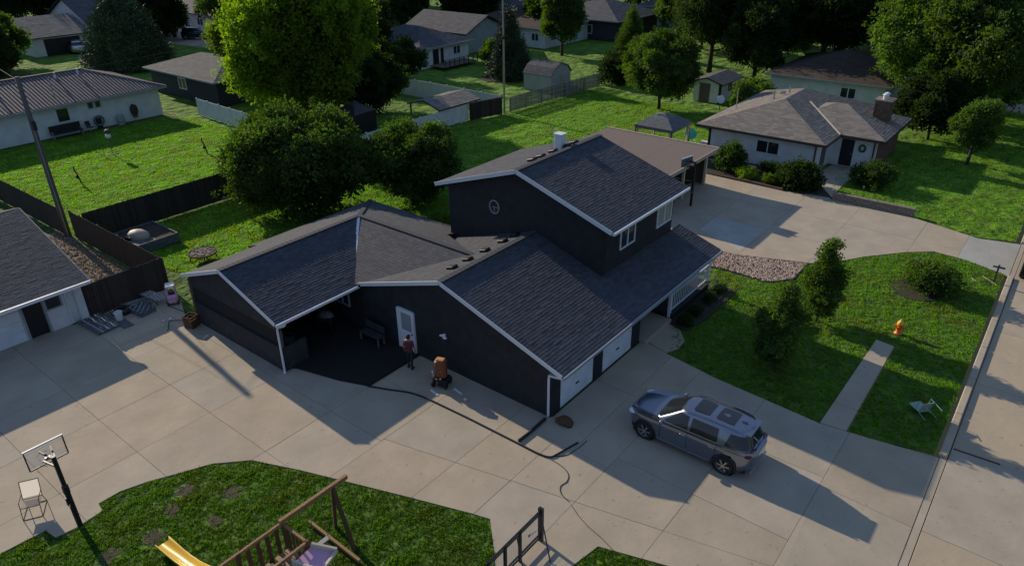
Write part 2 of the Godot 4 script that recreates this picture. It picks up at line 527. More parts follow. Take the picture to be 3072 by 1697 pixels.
# gable roof; ridge along "x" or "z"
func gable_roof(parent: Node, x0: float, x1: float, z0: float, z1: float, he: float, hr: float, axis: String, kind: String, expo: float, tab: float):
	if axis == "z":
		var xm := (x0 + x1) * 0.5
		slope3(parent, [Vector3(x1, he, z1), Vector3(x1, he, z0), Vector3(xm, hr, z0), Vector3(xm, hr, z1)], kind, expo, tab)
		slope3(parent, [Vector3(x0, he, z0), Vector3(x0, he, z1), Vector3(xm, hr, z1), Vector3(xm, hr, z0)], kind, expo, tab)
	else:
		var zm := (z0 + z1) * 0.5
		slope3(parent, [Vector3(x0, he, z1), Vector3(x1, he, z1), Vector3(x1, hr, zm), Vector3(x0, hr, zm)], kind, expo, tab)
		slope3(parent, [Vector3(x1, he, z0), Vector3(x0, he, z0), Vector3(x0, hr, zm), Vector3(x1, hr, zm)], kind, expo, tab)

# window on a wall: axis "z" faces +z, axis "x" faces +x. centre along the wall c, sill to head y0..y1
func window(parent: Node, axis: String, at: float, c: float, w: float, y0: float, y1: float, frame := "trim", panes := 2, pane_mat := "glass", fw := 0.07):
	var f := func(a: float, y: float, o: float) -> Vector3: return Vector3(a, y, at + o) if axis == "z" else Vector3(at + o, y, a)
	var dims := func(a: float, y: float, o: float) -> Vector3: return Vector3(a, y, o) if axis == "z" else Vector3(o, y, a)
	var s := st()
	box(s, f.call(c, y0 + fw * 0.5, 0.035), dims.call(w, fw, 0.07))
	box(s, f.call(c, y1 - fw * 0.5, 0.035), dims.call(w, fw, 0.07))
	for k in panes + 1:
		var xx := c - w * 0.5 + fw * 0.5 + (w - fw) * k / panes
		box(s, f.call(xx, (y0 + y1) * 0.5, 0.033), dims.call(fw, y1 - y0 - 2.0 * fw - 0.002, 0.066))
	var win := obj("window", s, frame, parent)
	for k in panes:
		var pw := (w - fw) / panes - fw
		var xx := c - w * 0.5 + fw + pw * 0.5 + (w - fw) / panes * k
		var g := st(); box(g, f.call(xx, (y0 + y1) * 0.5, 0.015), dims.call(pw - 0.002, y1 - y0 - 2.0 * fw - 0.002, 0.02))
		obj("pane", g, pane_mat, win)
	return win

# ---------- ground, drives, street ----------
func apron(v: Vector2) -> float:
	return -0.115 * clampf((v.x + 2.9) / 2.5, 0.0, 1.0)

func slabs(parent: Node, area: PackedVector2Array, cells: Array, yf = null, mats := "concrete"):
	for c in cells:
		var cell := pv(c)
		for piece in Geometry2D.intersect_polygons(area, cell):
			for p in Geometry2D.offset_polygon(piece, -0.0055, Geometry2D.JOIN_MITER):
				if p.size() < 3: continue
				var s := st()
				var dy := R.randf_range(-0.003, 0.003)
				prism(s, p, -0.10, dy, yf, 0.004)
				obj("slab", s, mats + str(R.randi() % 6) if mats == "concrete" else mats, parent)

func grid_cells(xs: Array, zs: Array) -> Array:
	var out := []
	for i in xs.size() - 1:
		for j in zs.size() - 1:
			out.append([xs[i], zs[j], xs[i + 1], zs[j], xs[i + 1], zs[j + 1], xs[i], zs[j + 1]])
	return out

func make_ground():
	var s := st()
	# lawn sheets: everything west of the kerb, with the yards beyond a brighter turf
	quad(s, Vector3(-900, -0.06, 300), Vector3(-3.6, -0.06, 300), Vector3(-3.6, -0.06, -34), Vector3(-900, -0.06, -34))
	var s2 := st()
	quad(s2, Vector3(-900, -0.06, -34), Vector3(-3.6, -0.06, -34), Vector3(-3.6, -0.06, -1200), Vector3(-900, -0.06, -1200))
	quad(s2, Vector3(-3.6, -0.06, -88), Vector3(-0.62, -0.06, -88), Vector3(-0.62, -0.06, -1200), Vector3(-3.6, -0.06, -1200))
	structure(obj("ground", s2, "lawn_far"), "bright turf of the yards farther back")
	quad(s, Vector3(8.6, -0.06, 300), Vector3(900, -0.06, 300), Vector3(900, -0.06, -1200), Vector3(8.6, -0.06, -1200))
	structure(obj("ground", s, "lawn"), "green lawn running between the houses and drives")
	# raised turf of each lawn, a few centimetres over the ground sheet
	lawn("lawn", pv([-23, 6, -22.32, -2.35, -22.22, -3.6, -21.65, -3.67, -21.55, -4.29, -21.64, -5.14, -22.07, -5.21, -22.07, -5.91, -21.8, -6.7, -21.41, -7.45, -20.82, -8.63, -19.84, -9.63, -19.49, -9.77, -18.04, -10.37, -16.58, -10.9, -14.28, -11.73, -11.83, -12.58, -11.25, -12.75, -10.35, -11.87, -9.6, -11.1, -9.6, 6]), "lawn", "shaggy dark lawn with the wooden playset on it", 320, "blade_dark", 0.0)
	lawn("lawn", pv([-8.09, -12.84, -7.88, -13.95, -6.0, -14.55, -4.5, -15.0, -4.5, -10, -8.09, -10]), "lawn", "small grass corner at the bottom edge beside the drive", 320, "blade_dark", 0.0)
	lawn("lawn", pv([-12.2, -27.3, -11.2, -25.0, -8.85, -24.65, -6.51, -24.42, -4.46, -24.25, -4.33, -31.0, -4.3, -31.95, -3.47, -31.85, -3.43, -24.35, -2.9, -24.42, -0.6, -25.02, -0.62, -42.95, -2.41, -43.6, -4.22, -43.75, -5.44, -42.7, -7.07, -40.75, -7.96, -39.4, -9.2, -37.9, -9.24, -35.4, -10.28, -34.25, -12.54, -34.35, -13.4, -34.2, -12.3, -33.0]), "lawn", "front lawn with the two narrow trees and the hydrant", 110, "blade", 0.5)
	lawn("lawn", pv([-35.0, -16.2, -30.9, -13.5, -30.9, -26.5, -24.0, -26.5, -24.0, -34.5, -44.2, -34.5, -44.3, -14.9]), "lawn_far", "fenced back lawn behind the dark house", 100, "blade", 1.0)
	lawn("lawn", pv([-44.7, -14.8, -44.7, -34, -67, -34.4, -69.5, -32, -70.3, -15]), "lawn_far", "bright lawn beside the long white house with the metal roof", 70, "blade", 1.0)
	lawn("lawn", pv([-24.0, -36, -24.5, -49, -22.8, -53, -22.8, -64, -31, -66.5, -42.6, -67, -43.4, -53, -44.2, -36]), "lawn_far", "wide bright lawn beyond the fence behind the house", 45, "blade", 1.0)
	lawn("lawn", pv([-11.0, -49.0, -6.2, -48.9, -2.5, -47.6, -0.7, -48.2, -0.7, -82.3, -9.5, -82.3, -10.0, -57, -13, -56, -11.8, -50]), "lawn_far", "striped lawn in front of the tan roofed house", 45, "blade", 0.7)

	for d in DIRT:
		var dp := PackedVector2Array()
		for i in 18:
			var rr: float = d[2] * (0.75 + 0.25 * sin(i * 1.9 + d[0]) + 0.14 * sin(i * 4.3))
			dp.append(Vector2(d[0] + cos(TAU * i / 18) * rr, d[1] + sin(TAU * i / 18) * rr * 0.8))
		var dd := st(); prism(dd, dp, -0.05, -0.022); structure(obj("dirt_patch", dd, "dirt"), "worn bare patch in the playset lawn")
	# the main drive
	var drive := Node3D.new(); put(drive, "driveway"); structure(drive, "broad tan concrete drive of big slabs round the dark house")
	var bed := st()
	var area := pv([-0.42, -25.0, -2.9, -24.42, -4.41, -24.21, -6.51, -24.39, -8.85, -24.59, -11.24, -25.0, -12.7, -25.4, -12.7, -18.3, -19.9, -18.3, -30.5, -18.3, -30.9, -13.4, -33.2, -14.35, -35.0, -14.6, -35.05, -9.9, -35.5, -9.8, -35.5, 7, -24, 7, -22.5, -1.0, -22.32, -2.35, -22.22, -3.6, -21.65, -3.67, -21.55, -4.29, -21.64, -5.14, -22.07, -5.21, -22.07, -5.91, -21.8, -6.7, -21.41, -7.45, -20.82, -8.63, -19.84, -9.63, -19.49, -9.77, -18.04, -10.37, -16.58, -10.9, -14.28, -11.73, -11.83, -12.58, -11.25, -12.75, -10.35, -11.87, -9.6, -11.1, -9.2, -10.0, -8.2, -11.0, -8.09, -12.84, -7.88, -13.95, -6.0, -14.55, -3.0, -15.5, -0.42, -16.3])
	prism(bed, area, -0.14, -0.035, apron)
	obj("joint_bed", bed, "joint", drive)
	var seam := func(x: float) -> float: return -13.45 - 0.232 * (x + 16.5)
	var cells := []
	var xs := [-16.93, -13.95, -11.82, -9.5, -6.59, -3.34]
	for i in xs.size() - 1:
		var a: float = xs[i]; var b: float = xs[i + 1]
		cells.append([a, -9.0, b, -9.0, b, seam.call(b), a, seam.call(a)])
		if a > -9.6:
			cells.append([a, seam.call(a), b, seam.call(b), b, -17.8, a, -17.8])
			cells.append([a, -17.8, b, -17.8, b, -21.3, a, -21.3])
			cells.append([a, -21.3, b, -21.3, b, -26, a, -26])
		else:
			cells.append([a, seam.call(a), b, seam.call(b), b, -17.15, a, -17.15])
	cells.append_array(grid_cells([-16.93, -13.95, -11.0, -9.5], [-17.15, -21.4, -26]))
	cells.append_array(grid_cells([-36, -33.0, -29.8, -26.65, -23.6, -19.87, -16.93], [8, 4.5, 1.0, -2.2, -4.6, -7.28, -10.2, -13.2, -16.0, -18.4]))
	slabs(drive, area, cells)
	slabs(drive, area, grid_cells([-3.34, -0.42], [-14.9, -20.85, -25.2]), apron)
	# crack running from a slab corner
	var cr := st()
	var cp := [Vector3(-9.47, 0.006, -14.85), Vector3(-9.05, 0.006, -14.62), Vector3(-8.6, 0.006, -14.44), Vector3(-8.0, 0.006, -14.3), Vector3(-7.4, 0.006, -14.1)]
	tube(cr, cp, 0.012, 4)
	obj("crack", cr, "joint", drive)
	# front path from the stoop, sidewalk stub, slab by the second hoop
	var walk := Node3D.new(); put(walk, "pavement"); structure(walk, "short concrete sidewalk ending in the front lawn")
	slabs(walk, pv([-4.41, -24.26, -3.46, -24.36, -3.5, -31.75, -4.3, -31.88]), grid_cells([-4.6, -3.2], [-24, -25.9, -27.8, -29.7, -32]))
	var path := Node3D.new(); put(path, "path"); structure(path, "short concrete path from the front stoop to the drive")
	slabs(path, pv([-12.7, -25.45, -11.35, -25.05, -11.05, -25.7, -11.15, -26.5, -11.7, -27.15, -12.4, -27.4]), grid_cells([-13, -10.9], [-25, -26.4, -28]))
	# street, kerb and gutter
	var street := Node3D.new(); put(street, "street"); structure(street, "pale concrete street along the right edge")
	var sb := st(); box2(sb, Vector3(-0.18, -0.5, 200), Vector3(8.4, -0.135, -400)); obj("joint_bed", sb, "joint", street)
	var zs := [40.0]
	for z in [20, 8, 0, -6, -11, -16, -20.9, -25.9, -31.0, -36.2, -41.5, -47, -52, -57, -62, -68, -74, -80, -88, -100, -120, -150, -190, -260]: zs.append(float(z))
	for c in grid_cells([-0.16, 4.1, 8.4], zs):
		var p := Geometry2D.offset_polygon(pv(c), -0.006)[0]
		var ss := st(); prism(ss, p, -0.3, -0.12 + R.randf_range(-0.002, 0.002), null, 0.008)
		obj("slab", ss, "street" if R.randf() < 0.5 else "concrete" + str(R.randi() % 6), street)
	var kerb := Node3D.new(); put(kerb, "kerb"); structure(kerb, "pale concrete kerb between the lawn and the street")
	for k in [[-25.1, -42.9, 0.02], [-48.3, -82.0, 0.02], [10, -14.8, 0.02]]:
		var z: float = k[0]
		while z > k[1] + 0.2:
			var z2 := maxf(z - 3.0, k[1])
			var ks := st(); soft_box(ks, Vector3(-0.33, -0.14, (z + z2) * 0.5), Vector3(0.27, 0.30, z - z2 - 0.014), 0.03)
			obj("kerb_stone", ks, "concrete" + str(R.randi() % 6), kerb)
			z = z2
	var gut := st()
	for q in [[-14.9, -25.1], [-42.9, -48.3]]:
		box2(gut, Vector3(-0.40, -0.4, q[0]), Vector3(-0.185, -0.119, q[1]))
	obj("gutter", gut, "concrete3", kerb)
	# neighbour's drive
	var d2 := Node3D.new(); put(d2, "driveway"); structure(d2, "tan concrete drive in front of the tan roofed house")
	var area2 := pv([-0.42, -43.0, -2.41, -43.65, -4.22, -43.8, -5.44, -42.75, -7.07, -40.8, -7.96, -39.45, -9.25, -38.05, -13.02, -36.6, -14.4, -36.55, -18.0, -36.6, -20.4, -40.9, -20.4, -48.6, -15.0, -48.4, -11.4, -48.75, -6.5, -48.6, -2.56, -47.4, -0.42, -48.2])
	var b2 := st(); prism(b2, area2, -0.14, -0.035, apron); obj("joint_bed", b2, "joint", d2)
	slabs(d2, area2, grid_cells([-21, -16.3, -12.9, -9.4, -5.4, -3.0], [-36, -38.6, -41.2, -44.9, -49]))
	slabs(d2, area2, grid_cells([-3.0, -0.42], [-42, -49]), apron, "concrete_pale")
	var pt := st(); prism(pt, pv([-16.2, -38.7, -13.0, -37.3, -13.0, -41.1, -16.2, -41.1]), -0.05, 0.006, null, 0.004)
	obj("new_slab", pt, "concrete_pale", d2)
	# far drives
	var d3 := Node3D.new(); put(d3, "driveway"); structure(d3, "far pale drive behind the big round dark tree")
	slabs(d3, pv([-130, -62, -112, -56.3, -100, -57.8, -92, -59, -92, -64, -107, -64, -130, -70]), grid_cells([-131, -120, -110, -101, -91], [-55, -71]))
	slabs(d3, pv([-114, -46, -112, -42.8, -100, -39.5, -98, -43, -108, -47.5]), grid_cells([-115, -106, -97], [-39, -48]))
	var d4 := Node3D.new(); put(d4, "driveway"); structure(d4, "far concrete strip at the right edge beyond the small tree")
	slabs(d4, pv([-9, -83.2, -0.42, -82.4, -0.42, -87, -9, -86.2]), grid_cells([-9.2, -5.5, -0.4], [-82, -88]), apron)
	# pink rock bed by the neighbour's drive
	var rb := st(); prism(rb, pv([-14.4, -36.5, -13.02, -36.55, -9.3, -37.95, -9.24, -35.44, -10.28, -34.28, -12.54, -34.4, -13.4, -34.25, -14.5, -34.6]), -0.06, -0.015)
	var rock := obj("rock_bed", rb, "mulch"); structure(rock, "bed of pinkish river rock by the neighbour's drive")
	var stones := []
	var rp := pv([-14.4, -36.4, -13.02, -36.45, -9.4, -37.8, -9.35, -35.5, -10.3, -34.38, -12.54, -34.5, -13.4, -34.35, -14.4, -34.7])
	for i in 5200:
		var v := Vector2(R.randf_range(-14.5, -9.2), R.randf_range(-38, -34.2))
		if Geometry2D.is_point_in_polygon(v, rp): stones.append(v)
	pebbles("river_rock", stones, 0.05, Color(0.50, 0.39, 0.31), rock)

func pebbles(called: String, pts: Array, r: float, c: Color, parent: Node):
	var s := st(); ball(s, Vector3.ZERO, Vector3(1, 0.62, 0.8), 6, 4, 0.2)
	var mm := MultiMesh.new(); mm.transform_format = MultiMesh.TRANSFORM_3D; mm.use_colors = true
	mm.mesh = bake(s); mm.instance_count = pts.size()
	for i in pts.size():
		var k := r * R.randf_range(0.55, 1.35)
		var b := Basis.from_euler(Vector3(R.randf_range(-0.4, 0.4), R.randf() * TAU, R.randf_range(-0.4, 0.4))).scaled(Vector3(k, k, k))
		mm.set_instance_transform(i, Transform3D(b, Vector3(pts[i].x, r * 0.3 + R.randf() * 0.02, pts[i].y)))
		var t := R.randf_range(0.55, 1.35)
		mm.set_instance_color(i, Color(c.r * t, c.g * t * R.randf_range(0.9, 1.08), c.b * t * R.randf_range(0.85, 1.15)))
	var o := MultiMeshInstance3D.new(); o.multimesh = mm
	var m := StandardMaterial3D.new(); m.roughness = 0.9; m.vertex_color_use_as_albedo = true; m.resource_name = called
	o.material_override = m
	put(o, called, parent); o.set_meta("kind", "stuff")

func lawn(called: String, poly: PackedVector2Array, m: String, label: String, density: float, blade: String, tone: float):
	var s := st(); prism(s, poly, -0.09, -0.03, null)
	var o := obj(called, s, m); structure(o, label)
	GRASS.append([poly, density, blade, o, tone])

var DIRT := [[-20.35, -7.35, 0.5], [-19.9, -6.6, 0.42], [-19.0, -8.3, 0.5], [-19.2, -5.6, 0.5], [-19.6, -4.4, 0.45], [-18.3, -7.2, 0.35]]
var tuft_mesh: ArrayMesh

func make_grass():
	var s := SurfaceTool.new(); s.begin(Mesh.PRIMITIVE_TRIANGLES); s.set_smooth_group(-1)
	for i in 9:
		var a := R.randf() * TAU; var r := R.randf() * 0.045
		var base := Vector3(cos(a) * r, 0, sin(a) * r)
		var lean := Vector3(R.randf_range(-1, 1), 0, R.randf_range(-1, 1)) * 0.045
		var w := Vector3(cos(a + 1.3), 0, sin(a + 1.3)) * R.randf_range(0.007, 0.011)
		var h := R.randf_range(0.028, 0.055)
		var k := R.randf_range(0.75, 1.2)
		s.set_color(Color(k, k, k))
		var mid := base + lean * 0.35 + Vector3(0, h * 0.6, 0)
		tri3(s, base - w, base + w, mid + w * 0.7); tri3(s, base - w, mid + w * 0.7, mid - w * 0.7)
		tri3(s, mid - w * 0.7, mid + w * 0.7, base + lean + Vector3(0, h, 0))
	tuft_mesh = bake(s)
	var patch := FastNoiseLite.new(); patch.seed = 5; patch.frequency = 0.45; patch.fractal_octaves = 3
	var clump := FastNoiseLite.new(); clump.seed = 9; clump.frequency = 1.6; clump.fractal_octaves = 2
	for g in GRASS:
		var poly: PackedVector2Array = g[0]
		var lo := poly[0]; var hi := poly[0]
		for p in poly: lo = lo.min(p); hi = hi.max(p)
		lo = lo.max(Vector2(-75, -82)); hi = hi.min(Vector2(0, -1.0))
		var n := int((hi.x - lo.x) * (hi.y - lo.y) * g[1])
		var xf := []; var col := []
		var big := 1.0 if g[1] > 200 else (1.25 if g[1] > 90 else 1.35)
		for i in n:
			var v := Vector2(R.randf_range(lo.x, hi.x), R.randf_range(lo.y, hi.y))
			if not Geometry2D.is_point_in_polygon(v, poly): continue
			var q := patch.get_noise_2d(v.x, v.y)
			var bare: bool = false
			for d in DIRT:
				if Vector2(d[0], d[1]).distance_to(v) < d[2] * (0.8 + 0.5 * q): bare = true
			if bare and R.randf() < 0.8: continue
			var c := clump.get_noise_2d(v.x, v.y)
			var sc := big * R.randf_range(0.7, 1.25) * (1.0 + 0.55 * c)
			xf.append(Transform3D(Basis.from_euler(Vector3(R.randf_range(-0.25, 0.25), R.randf() * TAU, R.randf_range(-0.25, 0.25))).scaled(Vector3(sc, sc * R.randf_range(0.8, 1.2), sc)), Vector3(v.x, -0.035, v.y)))
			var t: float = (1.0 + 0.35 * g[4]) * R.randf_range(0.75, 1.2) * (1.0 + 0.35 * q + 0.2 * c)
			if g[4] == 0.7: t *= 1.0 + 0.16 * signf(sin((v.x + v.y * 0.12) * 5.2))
			var dry := maxf(0.0, -q) * 0.9
			col.append(Color(t * (1.0 + dry), t, t * (1.0 + 0.5 * dry)))
		var mm := MultiMesh.new(); mm.transform_format = MultiMesh.TRANSFORM_3D; mm.use_colors = true
		mm.mesh = tuft_mesh; mm.instance_count = xf.size()
		for i in xf.size():
			mm.set_instance_transform(i, xf[i]); mm.set_instance_color(i, col[i])
		var o := MultiMeshInstance3D.new(); o.multimesh = mm; o.material_override = M[g[2]]
		put(o, "grass", g[3]); o.set_meta("kind", "stuff")

# ---------- the dark house ----------
func trim_line(parent: Node, called: String, a: Vector3, b: Vector3, h := 0.15, t := 0.04, m := "trim"):
	var s := st(); beam(s, a, b, t, h)
	return obj(called, s, m, parent)

func make_main_house():
	var H := thing("dark_house", "dark charcoal two storey house with shingled roofs and white trim", "house")
	var kg := 0.3295
	# walls
	var s := st()
	slab_wall(s, [Vector2(-23.6, 0), Vector2(-12.75, 0), Vector2(-12.75, 2.36), Vector2(-18.2, 4.15), Vector2(-23.6, 2.38)], "z", -18.2, 0.15)
	obj("gable_wall", s, "siding", H)
	s = st(); slab_wall(s, [Vector2(-30.4, 0), Vector2(-23.62, 0), Vector2(-23.62, 2.34), Vector2(-30.4, 2.34)], "z", -18.2, 0.15); obj("porch_back_wall", s, "siding", H)
	s = st()
	for q in [[-18.352, -18.85], [-21.25, -21.95], [-24.4, -25.1]]: slab_wall(s, [Vector2(q[0], 0), Vector2(q[1], 0), Vector2(q[1], 2.35), Vector2(q[0], 2.35)], "x", -12.75, 0.15)
	for q in [[-18.85, -21.25], [-21.95, -24.4]]: slab_wall(s, [Vector2(q[0], 2.12), Vector2(q[1], 2.12), Vector2(q[1], 2.35), Vector2(q[0], 2.35)], "x", -12.75, 0.15)
	slab_wall(s, [Vector2(-12.902, 0), Vector2(-14.6, 0), Vector2(-14.6, 2.9), Vector2(-12.902, 2.38)], "z", -24.95, 0.15)
	slab_wall(s, [Vector2(-25.1, 0), Vector2(-31.0, 0), Vector2(-31.0, 3.0), Vector2(-25.1, 3.0)], "x", -14.5, 0.15)
	slab_wall(s, [Vector2(-14.652, 0), Vector2(-23.6, 0), Vector2(-23.6, 3.2), Vector2(-14.652, 3.2)], "z", -30.85, 0.15)
	slab_wall(s, [Vector2(-18.36, 0), Vector2(-26.0, 0), Vector2(-26.0, 2.1), Vector2(-18.36, 2.3)], "x", -31.0, 0.15)
	slab_wall(s, [Vector2(-31.16, 0), Vector2(-23.6, 0), Vector2(-23.6, 2.1), Vector2(-31.16, 2.1)], "z", -25.85, 0.15)
	slab_wall(s, [Vector2(-26.01, 0), Vector2(-30.84, 0), Vector2(-30.84, 3.2), Vector2(-26.01, 3.2)], "x", -23.45, 0.15)
	obj("wall", s, "siding", H)
	s = st()
	var top := func(x: float) -> float: return 7.02 - absf(x + 19.05) * 0.326
	for z in [-24.45, -30.85]:
		slab_wall(s, [Vector2(-23.6, 2.6), Vector2(-14.5, 2.6), Vector2(-14.5, top.call(-14.5)), Vector2(-19.05, 7.02), Vector2(-23.6, top.call(-23.6))], "z", z, 0.15)
	slab_wall(s, [Vector2(-24.602, 3.0), Vector2(-30.848, 3.0), Vector2(-30.848, 5.53), Vector2(-24.602, 5.53)], "x", -14.5, 0.15)
	slab_wall(s, [Vector2(-24.602, 2.6), Vector2(-30.848, 2.6), Vector2(-30.848, 5.53), Vector2(-24.602, 5.53)], "x", -23.45, 0.15)
	obj("upper_wall", s, "siding", H)

	siding(H, [Vector2(-23.58, 0.05), Vector2(-21.10, 0.05), Vector2(-21.10, 2.2), Vector2(-20.0, 2.2), Vector2(-20.0, 0.05), Vector2(-12.78, 0.05), Vector2(-12.78, 2.33), Vector2(-18.2, 4.10), Vector2(-23.58, 2.36)], "z", -18.2, "siding")
	siding(H, [Vector2(-23.58, 2.6), Vector2(-14.52, 2.6), Vector2(-14.52, top.call(-14.5)), Vector2(-19.05, 7.0), Vector2(-23.58, top.call(-23.6))], "z", -24.45, "siding")
	siding(H, [Vector2(-24.62, 3.0), Vector2(-30.83, 3.0), Vector2(-30.83, 5.5), Vector2(-24.62, 5.5)], "x", -14.5, "siding")
	siding(H, [Vector2(-30.38, 2.03), Vector2(-23.6, 2.03), Vector2(-23.6, 2.45), Vector2(-27.1, 3.70), Vector2(-30.38, 2.5)], "z", -13.76, "siding_grey")
	siding(H, [Vector2(-30.38, 0.03), Vector2(-23.6, 0.03), Vector2(-23.6, 1.18), Vector2(-30.38, 1.18)], "z", -13.76, "siding_grey")

	# roofs
	var eg := 2.28
	var q := sqrt(1.0 + kg * kg)
	roof_slope(H, Vector3(-12.13, eg, -18.0), Vector3(-12.13, eg, -31.95), Vector3(-1, kg, 0).normalized(),
		[Vector2(0, 0), Vector2(13.95, 0), Vector2(13.95, 2.37 * q), Vector2(6.45, 2.37 * q), Vector2(6.45, 6.07 * q), Vector2(0, 6.07 * q)], "shingle", 0.15, 0.33, 300)
	slope3(H, [Vector3(-23.42, 2.56, -24.45), Vector3(-23.42, 2.56, -18.0), Vector3(-18.2, 4.28, -18.0), Vector3(-18.2, 4.28, -24.45)], "shingle")
	slope3(H, [Vector3(-23.75, 2.56, -17.9), Vector3(-23.25, 2.56, -17.9), Vector3(-19.4, 3.86, -21.45), Vector3(-27.1, 3.86, -21.45)], "shingle")
	slope3(H, [Vector3(-23.4, 2.53, -13.56), Vector3(-23.4, 2.53, -17.95), Vector3(-27.1, 3.86, -21.45), Vector3(-27.1, 3.86, -13.56)], "shingle")
	slope3(H, [Vector3(-31.8, 2.17, -26.15), Vector3(-31.8, 2.17, -17.8), Vector3(-30.7, 2.565, -17.8), Vector3(-30.7, 2.565, -13.56), Vector3(-27.1, 3.86, -13.56), Vector3(-27.1, 3.86, -21.45)], "shingle")
	slope3(H, [Vector3(-23.6, 2.17, -26.15), Vector3(-31.8, 2.17, -26.15), Vector3(-27.1, 3.86, -21.45), Vector3(-19.4, 3.86, -21.45), Vector3(-23.3, 3.0, -23.85)], "shingle")
	slope3(H, [Vector3(-13.9, 5.45, -24.1), Vector3(-13.9, 5.45, -31.2), Vector3(-19.05, 7.13, -31.2), Vector3(-19.05, 7.13, -24.1)], "shingle")
	slope3(H, [Vector3(-24.2, 5.45, -31.2), Vector3(-24.2, 5.45, -24.1), Vector3(-19.05, 7.13, -24.1), Vector3(-19.05, 7.13, -31.2)], "shingle")
	# ridge caps
	for r in [[Vector3(-18.2, 4.30, -18.0), Vector3(-18.2, 4.30, -24.45)], [Vector3(-19.05, 7.15, -24.1), Vector3(-19.05, 7.15, -31.2)], [Vector3(-27.1, 3.88, -13.56), Vector3(-27.1, 3.88, -21.45)], [Vector3(-27.1, 3.88, -21.45), Vector3(-19.45, 3.88, -21.45)], [Vector3(-27.1, 3.88, -21.45), Vector3(-31.8, 2.19, -26.15)]]:
		s = st()
		var n := int((r[1] - r[0]).length() / 0.25)
		for i in n:
			var a: Vector3 = r[0].lerp(r[1], float(i) / n); var b: Vector3 = r[0].lerp(r[1], (i + 1.12) / n)
			beam(s, a + Vector3(0, 0.012, 0), b, 0.26, 0.035)
		obj("ridge_cap", s, "shingle0", H)
	# white edges: rakes, gutters, downspouts
	var z := -17.985
	trim_line(H, "rake_board", Vector3(-12.13, 2.25, z), Vector3(-18.2, 4.25, z), 0.17, 0.035)
	trim_line(H, "rake_board", Vector3(-18.2, 4.25, z), Vector3(-23.35, 2.555, z), 0.17, 0.035)
	z = -24.085
	trim_line(H, "rake_board", Vector3(-13.9, 5.41, z), Vector3(-19.05, 7.09, z), 0.19, 0.035)
	trim_line(H, "rake_board", Vector3(-19.05, 7.09, z), Vector3(-24.2, 5.41, z), 0.19, 0.035)
	z = -13.545
	trim_line(H, "rake_board", Vector3(-23.4, 2.50, z), Vector3(-27.1, 3.83, z), 0.17, 0.035)
	trim_line(H, "rake_board", Vector3(-27.1, 3.83, z), Vector3(-30.7, 2.53, z), 0.17, 0.035)
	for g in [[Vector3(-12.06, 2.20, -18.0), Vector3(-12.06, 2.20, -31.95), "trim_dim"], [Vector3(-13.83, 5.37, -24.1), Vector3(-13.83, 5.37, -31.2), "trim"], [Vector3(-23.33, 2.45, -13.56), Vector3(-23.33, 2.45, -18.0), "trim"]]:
		s = st(); beam(s, g[0], g[1], 0.10, 0.12)
		obj("gutter", s, g[2], H)
	s = st()
	tube(s, [Vector3(-12.1, 2.17, -18.05), Vector3(-12.45, 2.06, -18.1), Vector3(-12.80, 1.98, -18.13), Vector3(-12.82, 1.8, -18.14), Vector3(-12.82, 0.08, -18.14)], 0.05, 6)
	obj("downspout", s, "trim", H)
	s = st()
	tube(s, [Vector3(-23.33, 2.38, -14.0), Vector3(-23.36, 2.28, -13.95), Vector3(-23.5, 2.25, -13.72), Vector3(-23.52, 2.1, -13.70), Vector3(-23.5, 0.12, -13.68), Vector3(-23.4, 0.05, -13.6)], 0.05, 6)
	obj("downspout", s, "trim", H)
	s = st(); beam(s, Vector3(-23.68, 2.58, -17.93), Vector3(-27.05, 3.87, -21.40), 0.13, 0.03); obj("valley_flashing", s, "trim", H)
	# soffits
	s = st()
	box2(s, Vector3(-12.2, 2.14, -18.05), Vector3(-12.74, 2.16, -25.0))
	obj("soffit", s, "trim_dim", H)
	# roof vents
	for vz in [-19.63, -20.63, -21.78, -23.04, -23.95]:
		s = st(); soft_box(s, Vector3(-19.0, 4.10, vz), Vector3(0.42, 0.13, 0.36), 0.03, Basis(Vector3.BACK, 0.318)); obj("roof_vent", s, "black", H)
	for vz in [-26.18, -26.86, -27.88, -29.0, -29.69]:
		s = st(); soft_box(s, Vector3(-19.68, 7.01, vz), Vector3(0.42, 0.13, 0.36), 0.03, Basis(Vector3.BACK, 0.315)); obj("roof_vent", s, "black", H)
	s = st(); soft_box(s, Vector3(-19.95, 7.16, -28.85), Vector3(0.42, 0.85, 0.42), 0.02); box(s, Vector3(-19.95, 7.6, -28.85), Vector3(0.52, 0.04, 0.52))
	var fl := obj("flue_box", s, "trim", H)
	s = st(); tube(s, [Vector3(-20.25, 6.8, -28.6), Vector3(-20.25, 7.95, -28.6)], 0.02, 5); obj("vent_pipe", s, "steel", fl)
	# garage doors: four sections each
	for d in [[-18.85, -21.25], [-21.95, -24.4]]:
		var gd := Node3D.new(); put(gd, "garage_door", H)
		var zc: float = (d[0] + d[1]) * 0.5; var w: float = absf(d[1] - d[0])
		for k in 4:
			s = st(); soft_box(s, Vector3(-12.80, 0.02 + 0.265 + k * 0.525, zc), Vector3(0.05, 0.515, w - 0.02), 0.012, Basis())
			for p in 4:
				soft_box(s, Vector3(-12.772, 0.02 + 0.265 + k * 0.525, zc + (p - 1.5) * w / 4.0), Vector3(0.012, 0.34, w / 4.0 - 0.14), 0.004)
			obj("door_section", s, "door_white", gd)
		s = st(); box(s, Vector3(-12.755, 0.62, zc), Vector3(0.05, 0.04, 0.22)); obj("door_handle", s, "dark_metal", gd)
	# side door
	var dr := Node3D.new(); put(dr, "door", H)
	s = st()
	for x in [-21.03, -20.07]: box(s, Vector3(x, 1.06, -18.16), Vector3(0.09, 2.12, 0.12))
